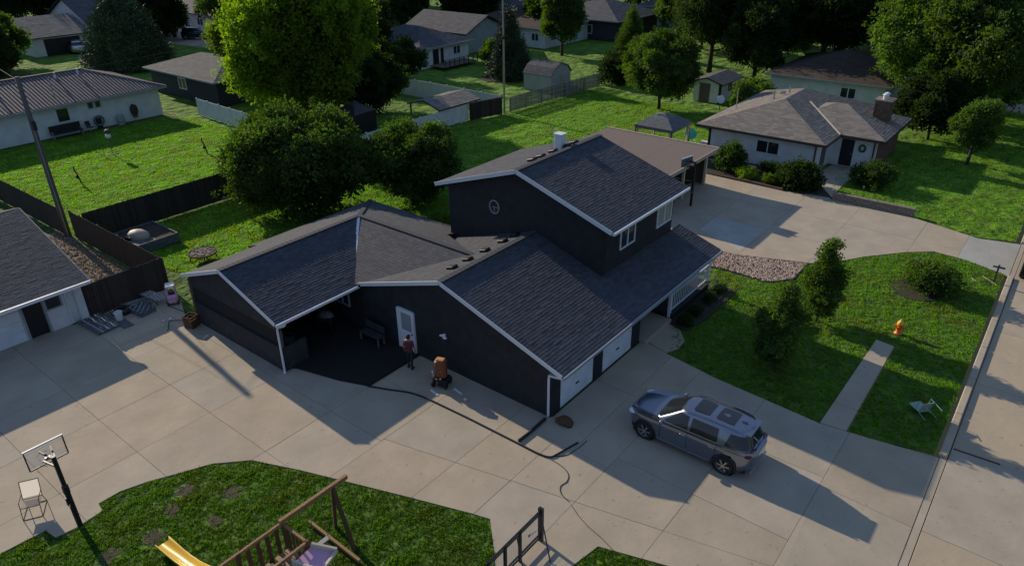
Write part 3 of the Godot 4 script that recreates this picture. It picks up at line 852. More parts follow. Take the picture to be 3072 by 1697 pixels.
	box(s, Vector3(-20.55, 2.10, -18.16), Vector3(0.868, 0.09, 0.12)); box(s, Vector3(-20.55, 0.04, -18.13), Vector3(0.868, 0.08, 0.18))
	obj("door_frame", s, "door_white", dr)
	s = st(); box2(s, Vector3(-20.98, 0.08, -18.198), Vector3(-20.12, 2.05, -18.16))
	box2(s, Vector3(-20.98, 0.95, -18.16), Vector3(-20.12, 1.03, -18.142)); box2(s, Vector3(-20.98, 1.95, -18.16), Vector3(-20.12, 2.05, -18.142))
	for x in [-20.93, -20.17]: box(s, Vector3(x, 1.5, -18.151), Vector3(0.1, 0.9, 0.018))
	soft_box(s, Vector3(-20.55, 0.5, -18.155), Vector3(0.6, 0.6, 0.012), 0.004)
	obj("door_leaf", s, "door_white", dr)
	s = st(); box2(s, Vector3(-20.86, 1.06, -18.159), Vector3(-20.24, 1.92, -18.152)); obj("pane", s, "trim_dim", dr)
	s = st(); ball(s, Vector3(-20.2, 1.0, -18.11), Vector3(0.035, 0.035, 0.035), 8, 6); obj("door_handle", s, "dark_metal", dr)
	# outside lamp by the door
	s = st(); soft_box(s, Vector3(-18.22, 1.70, -18.12), Vector3(0.16, 0.2, 0.14), 0.04); ball(s, Vector3(-18.1, 1.67, -18.05), Vector3(0.09, 0.06, 0.08), 8, 6); ball(s, Vector3(-18.34, 1.70, -18.06), Vector3(0.08, 0.05, 0.07), 8, 6)
	obj("wall_lamp", s, "trim", H)
	# round ornament
	s = st()
	var ring := []
	for i in 25: ring.append(Vector3(-20.6 + cos(TAU * i / 24.0) * 0.29, 4.93 + sin(TAU * i / 24.0) * 0.33, -24.40))
	tube(s, ring, 0.035, 5)
	box(s, Vector3(-20.5, 4.93, -24.4), Vector3(0.42, 0.03, 0.03)); box(s, Vector3(-20.6, 4.78, -24.4), Vector3(0.03, 0.26, 0.03))
	var orn := obj("round_ornament", s, "trim_dim", H)
	s = st(); lathe(s, [Vector2(0.001, 0.03), Vector2(0.26, 0.03), Vector2(0.27, 0.0)], 20, Transform3D(Basis(Vector3.RIGHT, PI / 2), Vector3(-20.6, 4.93, -24.435))); obj("disc", s, "siding_grey", orn)
	# windows
	window(H, "x", -14.5, -26.5, 1.34, 3.83, 4.80, "trim", 2, "glass")
	window(H, "x", -14.5, -30.03, 1.5, 3.72, 4.84, "trim", 2, "blind")
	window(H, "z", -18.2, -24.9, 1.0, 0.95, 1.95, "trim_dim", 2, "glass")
	window(H, "x", -14.5, -29.3, 1.5, 0.9, 2.1, "trim", 2, "glass")
	s = st(); box2(s, Vector3(-14.5, 0.2, -26.3), Vector3(-14.44, 2.25, -27.25)); var fd := obj("front_door", s, "stucco_brown", H)
	s = st(); ball(s, Vector3(-14.38, 1.15, -27.12), Vector3(0.03, 0.03, 0.03), 6, 4); obj("door_handle", s, "steel", fd)
	# front stoop, porch deck, posts and railing
	s = st(); soft_box(s, Vector3(-13.4, 0.09, -26.35), Vector3(2.0, 0.18, 2.5), 0.02); obj("stoop", s, "concrete3", H)
	var pd := Node3D.new(); put(pd, "porch_deck", H)
	for k in 14:
		s = st(); box(s, Vector3(-14.38 + k * 0.145, 0.36, -29.8), Vector3(0.135, 0.04, 4.3)); obj("plank", s, "siding_grey", pd)
	s = st(); box2(s, Vector3(-14.4, -0.05, -27.7), Vector3(-12.5, 0.33, -31.9)); obj("deck_skirt", s, "siding", pd)
	for pz in [-27.68, -31.86]:
		s = st(); box(s, Vector3(-12.6, 1.2, pz), Vector3(0.13, 2.0, 0.13)); obj("porch_post", s, "trim", H)
	var rl := Node3D.new(); put(rl, "railing", H)
	s = st(); box(s, Vector3(-12.6, 1.33, -29.77), Vector3(0.07, 0.06, 4.04)); obj("rail", s, "trim", rl)
	s = st(); box(s, Vector3(-12.6, 0.50, -29.77), Vector3(0.06, 0.05, 4.04)); obj("rail", s, "trim", rl)
	for k in 20:
		s = st(); box(s, Vector3(-12.6, 0.915, -27.9 - k * 0.197), Vector3(0.03, 0.78, 0.04)); obj("baluster", s, "trim", rl)
	s = st(); box(s, Vector3(-13.5, 0.915, -31.86), Vector3(1.7, 0.05, 0.05)); obj("rail", s, "trim", rl)
	s = st(); box(s, Vector3(-13.5, 1.33, -31.86), Vector3(1.7, 0.05, 0.05)); obj("rail", s, "trim", rl)

	# the covered patio: knee wall, screens, gable
	s = st()
	slab_wall(s, [Vector2(-30.4, 0), Vector2(-23.55, 0), Vector2(-23.55, 1.2), Vector2(-30.4, 1.2)], "z", -13.76, 0.12)
	slab_wall(s, [Vector2(-13.9, 0), Vector2(-15.0, 0), Vector2(-15.0, 1.15), Vector2(-13.9, 1.15)], "x", -23.55, 0.12)
	obj("knee_wall", s, "siding_grey", H)
	s = st(); slab_wall(s, [Vector2(-30.4, 1.24), Vector2(-23.7, 1.24), Vector2(-23.7, 2.0), Vector2(-30.4, 2.0)], "z", -13.80, 0.03); obj("porch_screen", s, "screen_mesh", H)
	s = st()
	slab_wall(s, [Vector2(-30.4, 2.0), Vector2(-23.55, 2.0), Vector2(-23.55, 2.45), Vector2(-27.1, 3.72), Vector2(-30.4, 2.5)], "z", -13.76, 0.12)
	obj("porch_gable", s, "siding_grey", H)
	s = st()
	slab_wall(s, [Vector2(-13.762, 0), Vector2(-18.2, 0), Vector2(-18.2, 2.4), Vector2(-13.762, 2.4)], "x", -30.4, 0.12)
	obj("porch_side_wall", s, "siding", H)
	s = st(); box(s, Vector3(-23.64, 1.2, -13.84), Vector3(0.14, 2.4, 0.14)); box(s, Vector3(-30.42, 1.2, -13.74), Vector3(0.1, 2.4, 0.1)); obj("porch_post", s, "stucco_brown", H)
	s = st(); box2(s, Vector3(-30.4, 1.2, -13.70), Vector3(-23.72, 1.24, -13.86)); obj("sill", s, "siding_grey", H)

	# low dark deck out of the patio, each board by itself
	var D := thing("patio_deck", "low black patio deck by the white side door", "deck")
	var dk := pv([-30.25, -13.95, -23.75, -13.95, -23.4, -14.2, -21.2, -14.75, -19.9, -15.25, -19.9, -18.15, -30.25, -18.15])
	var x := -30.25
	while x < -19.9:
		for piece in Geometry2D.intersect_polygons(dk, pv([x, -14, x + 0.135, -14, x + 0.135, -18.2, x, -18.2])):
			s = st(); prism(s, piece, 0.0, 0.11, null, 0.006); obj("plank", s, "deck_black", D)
		x += 0.142
	# furniture in the shade of the patio
	var bt := thing("patio_bench", "dim grey bench standing against the wall left of the side door", "bench", Vector3(-22.3, 0.11, -17.6))
	s = st(); soft_box(s, Vector3(0, 0.43, 0), Vector3(1.3, 0.06, 0.42), 0.015); obj("seat", s, "siding_grey", bt)
	s = st(); soft_box(s, Vector3(0, 0.72, -0.2), Vector3(1.3, 0.34, 0.05), 0.015); obj("backrest", s, "siding_grey", bt)
	for lx in [-0.58, 0.58]:
		for lz in [-0.17, 0.17]:
			s = st(); box(s, Vector3(lx, 0.2, lz), Vector3(0.06, 0.4, 0.06)); obj("leg", s, "box_grey", bt)
	var gr := thing("barbecue_grill", "black lidded grill under the patio roof", "grill", Vector3(-24.6, 0.11, -16.9), 0.3)
	s = st(); soft_box(s, Vector3(0, 0.78, 0), Vector3(0.8, 0.22, 0.5), 0.03); obj("firebox", s, "dark_metal", gr)
	s = st(); ball(s, Vector3(0, 0.9, 0), Vector3(0.4, 0.24, 0.26), 14, 8); obj("lid", s, "box_grey", gr)
	s = st()
	for lx in [-0.36, 0.36]:
		for lz in [-0.2, 0.2]: box(s, Vector3(lx, 0.33, lz), Vector3(0.05, 0.66, 0.05))
	box(s, Vector3(0, 0.15, 0), Vector3(0.7, 0.03, 0.4)); obj("cart", s, "dark_metal", gr)
	var pc := thing("patio_chair", "grey patio chair beside the covered patio's knee wall", "chair", Vector3(-24.9, 0.11, -14.9), 2.2)
	make_chair_parts(pc, "box_grey", "box_grey")
	# bed in front of the porch
	s = st(); prism(s, pv([-12.42, -27.5, -11.5, -27.3, -11.15, -29.0, -11.2, -32.4, -12.4, -32.7]), -0.06, 0.02); structure(obj("planting_bed", s, "mulch"), "dark planting bed along the porch railing")
	var bx := thing("wooden_crate", "small brown wooden crate at the corner of the covered patio", "crate", Vector3(-30.35, 0.0, -13.35), 0.35)
	for k in 4:
		for sd in [[0, 0.25, 0.5], [0, -0.25, 0.5]]:
			s = st(); box(s, Vector3(0, 0.08 + k * 0.15, sd[1]), Vector3(0.5, 0.13, 0.025)); obj("slat", s, "cedar_dark", bx)
		for sx in [-0.25, 0.25]:
			s = st(); box(s, Vector3(sx, 0.08 + k * 0.15, 0), Vector3(0.025, 0.13, 0.47)); obj("slat", s, "cedar_dark", bx)

func make_chair_parts(c: Node3D, seat_m: String, frame_m: String):
	var s := st(); soft_box(s, Vector3(0, 0.42, 0), Vector3(0.5, 0.04, 0.48), 0.012); obj("seat", s, seat_m, c)
	s = st(); box(s, Vector3(0, 0.70, -0.27), Vector3(0.5, 0.5, 0.03), Basis(Vector3.RIGHT, -0.2)); obj("backrest", s, seat_m, c)
	for x in [-0.25, 0.25]:
		s = st(); tube(s, [Vector3(x, 0, 0.24), Vector3(x, 0.42, 0.22), Vector3(x, 0.62, 0.2), Vector3(x, 0.62, -0.22)], 0.014, 5); obj("leg", s, frame_m, c)
		s = st(); tube(s, [Vector3(x, 0, -0.24), Vector3(x, 0.42, -0.22), Vector3(x, 0.95, -0.33)], 0.014, 5); obj("leg", s, frame_m, c)

# ---------- fences ----------
func board_fence(label: String, a: Vector3, b: Vector3, h: float, mats: Array, face := 1.0, gap := 0.008) -> Node3D:
	var F := thing("wooden_fence", label, "fence")
	var d := (b - a); var l := d.length(); var u := d / l
	var nrm := Vector3(-u.z, 0, u.x) * face
	var n := int(l / 0.145)
	for i in n:
		var p := a + u * (0.145 * (i + 0.5))
		var s := st(); var hh := h + R.randf_range(-0.015, 0.02)
		box(s, p + nrm * 0.03 + Vector3(0, hh * 0.5 + 0.02, 0), Vector3(0.145 - gap, hh, 0.02), Basis(u, Vector3.UP, u.cross(Vector3.UP)))
		obj("board", s, mats[R.randi() % mats.size()], F)
	var m := int(ceil(l / 2.4))
	for i in m + 1:
		var s := st(); box(s, a + u * minf(i * 2.4, l - 0.05) - nrm * 0.05 + Vector3(0, h * 0.5, 0), Vector3(0.1, h, 0.1), Basis(u, Vector3.UP, u.cross(Vector3.UP)))
		obj("post", s, mats[0], F)
	for y in [0.3, h * 0.55, h - 0.25]:
		var s := st(); beam(s, a + Vector3(0, y, 0), b + Vector3(0, y, 0), 0.038, 0.09); obj("rail", s, mats[0], F)
	return F

func vinyl_fence(label: String, a: Vector3, b: Vector3, h: float, m := "vinyl") -> Node3D:
	var F := thing("vinyl_fence", label, "fence")
	var d := (b - a); var l := d.length(); var u := d / l
	var n := int(ceil(l / 2.4)); var step := l / n
	var bs := Basis(u, Vector3.UP, u.cross(Vector3.UP))
	for i in n + 1:
		var s := st(); soft_box(s, a + u * (step * i) + Vector3(0, h * 0.5 + 0.05, 0), Vector3(0.13, h + 0.1, 0.13), 0.02, bs); obj("post", s, m, F)
	for i in n:
		var c := a + u * (step * (i + 0.5))
		var s := st(); box(s, c + Vector3(0, h - 0.05, 0), Vector3(step - 0.13, 0.12, 0.05), bs); box(s, c + Vector3(0, 0.12, 0), Vector3(step - 0.13, 0.14, 0.05), bs)
		var pn := obj("rail", s, m, F)
		for k in 12:
			s = st(); box(s, c + u * ((k - 5.5) * (step - 0.13) / 12.0) + Vector3(0, h * 0.5 + 0.04, 0), Vector3((step - 0.13) / 12.0 - 0.012, h - 0.31, 0.025), bs)
			obj("panel_board", s, m, pn)
	return F

func make_left_side():
	# garage of the left neighbour
	var G := thing("neighbour_garage", "white neighbouring garage with grey shingles at the lower left edge", "garage")
	slope3(G, [Vector3(-34.25, 2.3, 3.0), Vector3(-34.25, 2.3, -10.9), Vector3(-40.9, 4.33, -10.9), Vector3(-40.9, 4.33, 3.0)], "grey_shingle", 0.15, 0.33, 300)
	slope3(G, [Vector3(-47.55, 2.3, -10.9), Vector3(-47.55, 2.3, 3.0), Vector3(-40.9, 4.33, 3.0), Vector3(-40.9, 4.33, -10.9)], "grey_shingle", 0.3, 0.6)
	var s := st()
	for q in [[2.8, -1.6], [-8.0, -8.12], [-8.95, -10.7]]: slab_wall(s, [Vector2(q[0], 0), Vector2(q[1], 0), Vector2(q[1], 2.32), Vector2(q[0], 2.32)], "x", -35.2, 0.15)
	slab_wall(s, [Vector2(-1.6, 2.12), Vector2(-8.0, 2.12), Vector2(-8.0, 2.32), Vector2(-1.6, 2.32)], "x", -35.2, 0.15)
	slab_wall(s, [Vector2(-8.12, 2.1), Vector2(-8.95, 2.1), Vector2(-8.95, 2.32), Vector2(-8.12, 2.32)], "x", -35.2, 0.15)
	slab_wall(s, [Vector2(-46.9, 0), Vector2(-35.36, 0), Vector2(-35.36, 2.5), Vector2(-40.9, 4.2), Vector2(-46.9, 2.4)], "z", -10.55, 0.15)
	slab_wall(s, [Vector2(-46.9, 0), Vector2(-35.36, 0), Vector2(-35.36, 2.5), Vector2(-40.9, 4.2), Vector2(-46.9, 2.4)], "z", 2.75, 0.15)
	obj("wall", s, "stucco_white", G)
	for k in 4:
		s = st(); soft_box(s, Vector3(-35.26, 0.28 + k * 0.525, -4.8), Vector3(0.05, 0.515, 6.38), 0.012); obj("door_section", s, "door_white", G)
	s = st(); box2(s, Vector3(-35.33, 0, -8.12), Vector3(-35.29, 2.1, -8.95)); obj("door", s, "black", G)
	s = st()
	for z in [-8.08, -8.99]: box(s, Vector3(-35.17, 1.05, z), Vector3(0.08, 2.1, 0.08))
	obj("door_frame", s, "trim_dim", G)
	window(G, "x", -35.2, -9.4, 0.75, 1.1, 1.75, "trim_dim", 1, "glass")
	s = st(); beam(s, Vector3(-34.19, 2.22, 3.0), Vector3(-34.19, 2.22, -10.9), 0.11, 0.15); obj("gutter", s, "trim", G)
	s = st(); beam(s, Vector3(-34.25, 2.24, -10.91), Vector3(-40.9, 4.27, -10.91), 0.035, 0.15); obj("rake_board", s, "trim_dim", G)
	s = st(); tube(s, [Vector3(-34.3, 2.15, -9.95), Vector3(-34.9, 1.95, -9.95), Vector3(-35.12, 1.8, -9.95), Vector3(-35.12, 0.1, -9.95)], 0.045, 6); obj("downspout", s, "trim", G)
	s = st(); soft_box(s, Vector3(-35.1, 1.1, -10.5), Vector3(0.18, 2.2, 0.36), 0.02); obj("corner_pilaster", s, "stucco_white", G)
	# gravel run, fences
	s = st(); prism(s, pv([-35.1, -10.95, -48, -10.95, -48, -14.5, -35.1, -14.5]), -0.06, -0.02); var gv := obj("gravel", s, "gravel"); structure(gv, "strip of tan gravel behind the left garage")
	var pts := []
	for i in 2600: pts.append(Vector2(R.randf_range(-47.5, -35.2), R.randf_range(-14.4, -11.0)))
	pebbles("gravel_stone", pts, 0.05, Color(0.30, 0.24, 0.17), gv)
	board_fence("black stained board fence along the drive beside the left garage", Vector3(-35.05, 0, -10.75), Vector3(-35.05, 0, -14.6), 1.75, ["fence_wood_dark", "fence_wood"])
	board_fence("brown board fence between the gravel strip and the back lawn", Vector3(-35.1, 0, -14.68), Vector3(-46.0, 0, -14.68), 1.75, ["fence_wood", "fence_wood", "fence_wood_red"], -1.0)
	board_fence("brown board fence running left past the wooden pole", Vector3(-47.1, 0, -14.45), Vector3(-66, 0, -14.2), 1.75, ["fence_wood", "fence_wood_dark"], -1.0)
	board_fence("dark board fence between the two sunny back lawns", Vector3(-44.5, 0, -14.9), Vector3(-44.5, 0, -35.0), 1.85, ["fence_wood_dark", "fence_wood"])
	# pole
	var P := thing("utility_pole", "thick weathered wooden utility pole behind the brown fence", "utility pole", Vector3(-46.55, 0, -14.45))
	s = SurfaceTool.new(); s.begin(Mesh.PRIMITIVE_TRIANGLES); s.set_smooth_group(0)
	tube(s, [Vector3(0, -0.3, 0), Vector3(0, 3, 0), Vector3(0, 6, 0), Vector3(0, 9.6, 0)], 0.2, 10, 0.13); obj("post", s, "pole_wood", P)
	s = st(); tube(s, [Vector3(0.2, 0, 0.06), Vector3(0.15, 7.0, 0.05)], 0.025, 5); obj("conduit", s, "steel", P)
	s = st(); box(s, Vector3(0.22, 6.9, 0.0), Vector3(0.2, 0.5, 0.2)); obj("terminal_box", s, "dark_metal", P)
	var wire := st()
	for e in [Vector3(-24, 5.2, 4.0), Vector3(-60, 9.0, -12), Vector3(-30.0, 9.2, -70)]:
		var w := []
		for i in 13:
			var t := i / 12.0
			w.append(Vector3(0, 9.4, 0).lerp(e if e.x < -40 else e, t) - Vector3(0, sin(PI * t) * 1.0, 0))
		tube(wire, w, 0.014, 4)
	obj("wire", wire, "dark_metal", P)
	# raised box with tan cover
	var B := thing("raised_bed", "long grey raised garden box in the back lawn beside the fence", "planter", Vector3(-41.8, 0, -16.9))
	for k in 3:
		for z in [-1.32, 1.32]:
			s = st(); box(s, Vector3(0, 0.1 + k * 0.19, z), Vector3(3.0, 0.18, 0.06)); obj("plank", s, "box_grey", B)
		for x in [-1.47, 1.47]:
			s = st(); box(s, Vector3(x, 0.1 + k * 0.19, 0), Vector3(0.06, 0.18, 2.58)); obj("plank", s, "box_grey", B)
	s = st(); box(s, Vector3(0, 0.22, 0), Vector3(2.86, 0.44, 2.56)); obj("soil", s, "mulch", B)
	s = st(); box(s, Vector3(0.8, 0.47, 0.55), Vector3(1.2, 0.05, 1.3)); obj("cover_board", s, "box_grey", B)
	var tc := thing("tan_tub", "tan rounded plastic lid with a dark opening on the grey raised box", "plastic lid", Vector3(-41.6, 0.5, -16.5), 0.5)
	s = SurfaceTool.new(); s.begin(Mesh.PRIMITIVE_TRIANGLES); s.set_smooth_group(0)
	var prof := [Vector2(0.60, 0.0), Vector2(0.62, 0.12), Vector2(0.55, 0.30), Vector2(0.36, 0.44), Vector2(0.001, 0.50)]
	lathe(s, prof, 10, Transform3D(Basis().scaled(Vector3(1.15, 1.0, 0.8)), Vector3.ZERO)); obj("shell", s, "tan_plastic", tc)
	s = st(); box(s, Vector3(-0.35, 0.10, 0.42), Vector3(0.34, 0.2, 0.2)); obj("opening", s, "black", tc)
	# round table
	var T := thing("round_table", "low round table with a mottled stone top on the back lawn", "table", Vector3(-36.8, 0, -17.75))
	s = st(); lathe(s, [Vector2(0.72, 0.40), Vector2(0.80, 0.40), Vector2(0.80, 0.47), Vector2(0.70, 0.47)], 22); obj("rim", s, "fence_wood", T)
	for i in 44:
		var a := R.randf() * TAU; var r := sqrt(R.randf()) * 0.62
		s = st(); ball(s, Vector3(cos(a) * r, 0.455, sin(a) * r), Vector3(0.12, 0.03, 0.10) * R.randf_range(0.7, 1.2), 6, 4, 0.2)
		obj("stone", s, ["roof_pink", "block", "brick_pale", "gravel"][R.randi() % 4], T)
	s = st(); lathe(s, [Vector2(0.001, 0.44), Vector2(0.71, 0.44)], 22); obj("bed", s, "gravel", T)
	for k in 4:
		var a := TAU * k / 4.0 + 0.4
		s = st(); tube(s, [Vector3(cos(a) * 0.62, 0.42, sin(a) * 0.62), Vector3(cos(a) * 0.72, 0, sin(a) * 0.72)], 0.03, 5); obj("leg", s, "dark_metal", T)
	# things leaning and lying along the black fence
	pallet("grey wooden pallet lying nearest the left garage", Vector3(-34.05, 0.0, -10.65), 0.06, 2.0, 1.0)
	pallet("grey wooden pallet behind the tyre at the foot of the black fence", Vector3(-34.5, 0.0, -12.7), 1.5, 1.1, 0.9)
	var mt := thing("dark_mat", "purplish dark mat on the concrete beside the pallet", "mat", Vector3(-33.85, 0.0, -11.45))
	s = st(); soft_box(s, Vector3(0, 0.012, 0), Vector3(2.3, 0.02, 0.5), 0.006); obj("sheet", s, "box_grey", mt)
	var ty := thing("tyre", "black car tyre lying flat on the concrete by the fence", "tyre", Vector3(-34.35, 0.0, -11.95))
	s = SurfaceTool.new(); s.begin(Mesh.PRIMITIVE_TRIANGLES); s.set_smooth_group(0)
	lathe(s, [Vector2(0.25, 0.03), Vector2(0.40, 0.0), Vector2(0.44, 0.06), Vector2(0.44, 0.17), Vector2(0.40, 0.23), Vector2(0.25, 0.20), Vector2(0.25, 0.03)], 24); obj("rubber_ring", s, "rubber", ty)
	var bk := thing("white_bucket", "white plastic bucket in front of the tyre", "bucket", Vector3(-33.75, 0.0, -11.5))
	s = st(); lathe(s, [Vector2(0.001, 0.0), Vector2(0.16, 0.0), Vector2(0.19, 0.42), Vector2(0.21, 0.43), Vector2(0.19, 0.45), Vector2(0.17, 0.40), Vector2(0.001, 0.05)], 14); obj("pail", s, "white_plastic", bk)
	s = st(); tube(s, [Vector3(-0.19, 0.4, 0), Vector3(-0.12, 0.52, 0.1), Vector3(0.12, 0.52, 0.1), Vector3(0.19, 0.4, 0)], 0.008, 4); obj("handle", s, "steel", bk)
	var cb := thing("bottle_crate", "low grey crate filled with round cells on the concrete", "crate", Vector3(-33.7, 0.0, -12.6), 0.1)
	for sx in [-0.55, 0.55]:
		s = st(); box(s, Vector3(sx, 0.12, 0), Vector3(0.03, 0.24, 0.8)); obj("side", s, "box_grey", cb)
	for sz in [-0.4, 0.4]:
		s = st(); box(s, Vector3(0, 0.12, sz), Vector3(1.07, 0.24, 0.03)); obj("side", s, "box_grey", cb)
	for i in 7:
		for j in 5:
			s = st(); lathe(s, [Vector2(0.055, 0.0), Vector2(0.055, 0.2), Vector2(0.02, 0.25), Vector2(0.001, 0.25)], 7, Transform3D(Basis(), Vector3(-0.45 + i * 0.15, 0.01, -0.31 + j * 0.155))); obj("bottle", s, "box_grey" if (i + j) % 2 else "trim_dim", cb)
	var ln := thing("slatted_lounger", "grey slatted sun lounger folded flat by the black fence", "lounger", Vector3(-34.3, 0.0, -13.55), 0.12)
	for k in 9:
		s = st(); box(s, Vector3(-0.7 + k * 0.17, 0.28, 0), Vector3(0.1, 0.02, 0.55)); obj("slat", s, "trim_dim", ln)
	s = st()
	for z in [-0.28, 0.28]:
		beam(s, Vector3(-0.8, 0.25, z), Vector3(0.75, 0.25, z), 0.04, 0.04)
		for x in [-0.6, 0.6]: box(s, Vector3(x, 0.12, z), Vector3(0.04, 0.24, 0.04))
	obj("frame", s, "box_grey", ln)
	# pink ride-on
	var pk := thing("toy_car", "pink toy ride-on car with a white roof by the fence corner", "toy car", Vector3(-33.25, 0.0, -14.0), -0.5)
	s = st(); soft_box(s, Vector3(0, 0.33, 0), Vector3(0.62, 0.34, 0.5), 0.09); soft_box(s, Vector3(0.22, 0.48, 0), Vector3(0.24, 0.12, 0.46), 0.05); obj("body", s, "pink", pk)
	s = st(); soft_box(s, Vector3(-0.08, 1.0, 0), Vector3(0.5, 0.07, 0.46), 0.03); obj("roof", s, "white_plastic", pk)
	for q in [[0.14, 0.2], [0.14, -0.2], [-0.28, 0.2], [-0.28, -0.2]]:
		s = st(); beam(s, Vector3(q[0], 0.45, q[1]), Vector3(q[0] * 0.8, 0.98, q[1] * 0.95), 0.05, 0.05); obj("pillar", s, "pink", pk)
	for q in [[0.2, 0.24], [0.2, -0.24], [-0.2, 0.24], [-0.2, -0.24]]:
		s = st(); lathe(s, [Vector2(0.001, -0.04), Vector2(0.12, -0.04), Vector2(0.12, 0.04), Vector2(0.001, 0.04)], 12, Transform3D(Basis(Vector3.RIGHT, PI / 2), Vector3(q[0], 0.12, q[1]))); obj("wheel", s, "black", pk)
	s = st(); box(s, Vector3(-0.1, 0.52, 0), Vector3(0.25, 0.2, 0.3)); obj("seat", s, "black", pk)
	# cords on the concrete by the patio corner
	for c in [["thin dark cord from the patio corner towards the pink car", [Vector3(-30.5, 0.01, -14.2), Vector3(-31.2, 0.01, -13.95), Vector3(-32.2, 0.01, -13.8), Vector3(-33.0, 0.01, -13.7)]], ["short dark cord hooked round a white stone", [Vector3(-30.6, 0.01, -13.6), Vector3(-31.4, 0.01, -13.25), Vector3(-31.7, 0.01, -12.9), Vector3(-31.2, 0.01, -12.6), Vector3(-30.9, 0.01, -12.4)]]]:
		s = st(); tube(s, c[1], 0.018, 5); tag(obj("cord", s, "rubber"), c[0], "cord")
	for q in [["small white stone at the bend of the short cord", Vector3(-31.8, 0.04, -13.05)], ["small round white stone nearer the open drive", Vector3(-31.9, 0.04, -12.75)]]:
		s = st(); ball(s, q[1], Vector3(0.09, 0.06, 0.07), 8, 6, 0.1); tag(obj("stone", s, "white_plastic"), q[0], "stone")

	# long white house with ribbed roof
	var L := thing("white_house", "long white house with a ribbed brownish roof at the left edge", "house")
	s = st()
	slab_wall(s, [Vector2(-6, 0), Vector2(-33.4, 0), Vector2(-33.4, 2.62), Vector2(-6, 2.62)], "x", -70.6, 0.2)
	slab_wall(s, [Vector2(-80.5, 0), Vector2(-70.82, 0), Vector2(-70.82, 2.62), Vector2(-80.5, 2.62)], "z", -33.2, 0.2)
	slab_wall(s, [Vector2(-6, 0), Vector2(-33.18, 0), Vector2(-33.18, 2.62), Vector2(-6, 2.62)], "x", -80.5, 0.2)
	obj("wall", s, "stucco_white", L)
	ribbed_slope(L, [Vector3(-70.1, 2.72, -5.0), Vector3(-70.1, 2.72, -34.0), Vector3(-75.6, 4.5, -28.9), Vector3(-75.6, 4.5, -5.0)], 0.30)
	ribbed_slope(L, [Vector3(-70.1, 2.72, -34.0), Vector3(-81.1, 2.72, -34.0), Vector3(-75.6, 4.5, -28.9)], 0.30)
	ribbed_slope(L, [Vector3(-81.1, 2.72, -34.0), Vector3(-81.1, 2.72, -5.0), Vector3(-75.6, 4.5, -5.0), Vector3(-75.6, 4.5, -28.9)], 0.30)
	s = st(); beam(s, Vector3(-75.6, 4.56, -5.0), Vector3(-75.6, 4.56, -28.9), 0.3, 0.06); beam(s, Vector3(-75.6, 4.56, -28.9), Vector3(-70.1, 2.78, -34.0), 0.25, 0.06); obj("ridge_cap", s, "roof_pink", L)
	s = st(); beam(s, Vector3(-70.05, 2.64, -5), Vector3(-70.05, 2.64, -34.05), 0.05, 0.16); beam(s, Vector3(-70.05, 2.64, -34.05), Vector3(-81, 2.64, -34.05), 0.05, 0.16); obj("fascia", s, "stucco_grey", L)
	window(L, "x", -70.6, -24.5, 1.1, 1.15, 2.4, "trim", 1, "glass")
	window(L, "x", -70.6, -26.95, 0.5, 1.85, 2.45, "trim_dim", 1, "glass")
	window(L, "x", -70.6, -27.6, 0.5, 1.85, 2.45, "trim_dim", 1, "glass")
	for v in [[-13.5, 0], [-21.0, 0], [-26.2, 1], [-28.2, 1]]:
		s = st(); tube(s, [Vector3(-74.6, 4.1, v[0]), Vector3(-74.6, 4.75, v[0])], 0.09, 6); obj("vent_pipe", s, "black" if v[1] == 0 else "trim", L)
	s = st(); tube(s, [Vector3(-71.6, 3.2, -24.6), Vector3(-71.6, 4.9, -24.6)], 0.035, 5); beam(s, Vector3(-71.6, 3.3, -25.2), Vector3(-71.6, 4.3, -24.6), 0.03, 0.03); obj("antenna_mast", s, "steel", L)
	# things along its wall
	var be := thing("porch_bench", "dark bench with a curved front under the white house's window", "bench", Vector3(-69.9, 0, -24.2), PI / 2)
	s = st(); soft_box(s, Vector3(0, 0.45, 0), Vector3(2.6, 0.08, 0.6), 0.02); obj("seat", s, "dark_metal", be)
	s = st(); soft_box(s, Vector3(0, 0.8, -0.28), Vector3(2.6, 0.6, 0.06), 0.02); obj("backrest", s, "dark_metal", be)
	for x in [-1.2, 1.2]:
		s = st(); box(s, Vector3(x, 0.3, 0), Vector3(0.07, 0.6, 0.55)); obj("leg", s, "steel", be)
	var ch := thing("garden_chair", "dark garden chair right of the bench by the white house", "chair", Vector3(-69.9, 0, -26.2), 1.9); make_chair_parts(ch, "dark_metal", "steel")
	var rh := thing("hose_reel", "round grey hose reel on the white house's wall", "hose reel", Vector3(-70.3, 0, -27.2), PI / 2)
	s = st()
	var loop := []
	for i in 19: loop.append(Vector3(cos(TAU * i / 18) * 0.42, 0.75 + sin(TAU * i / 18) * 0.42, 0.08))
	tube(s, loop, 0.09, 6); obj("coil", s, "box_grey", rh)
	s = st(); box(s, Vector3(0, 0.5, 0), Vector3(0.5, 1.0, 0.06)); obj("bracket", s, "dark_metal", rh)
	var bl := thing("blue_barrel", "blue grey barrel standing against the white house", "barrel", Vector3(-70.15, 0, -29.1))
	s = st(); lathe(s, [Vector2(0.001, 0), Vector2(0.3, 0), Vector2(0.33, 0.3), Vector2(0.33, 0.6), Vector2(0.3, 0.9), Vector2(0.001, 0.9)], 14); obj("drum", s, "stucco_grey", bl)
	s = st(); lathe(s, [Vector2(0.335, 0.28), Vector2(0.345, 0.3), Vector2(0.335, 0.32)], 14); obj("hoop", s, "dark_metal", bl)
	var wp := thing("hanging_planter", "dark brown plant hanging on the white house's far wall end", "planter", Vector3(-70.4, 0, -30.6))
	s = st(); ball(s, Vector3(0, 1.0, 0), Vector3(0.25, 0.55, 0.35), 10, 8, 0.25); obj("plant", s, "brown_roof", wp)
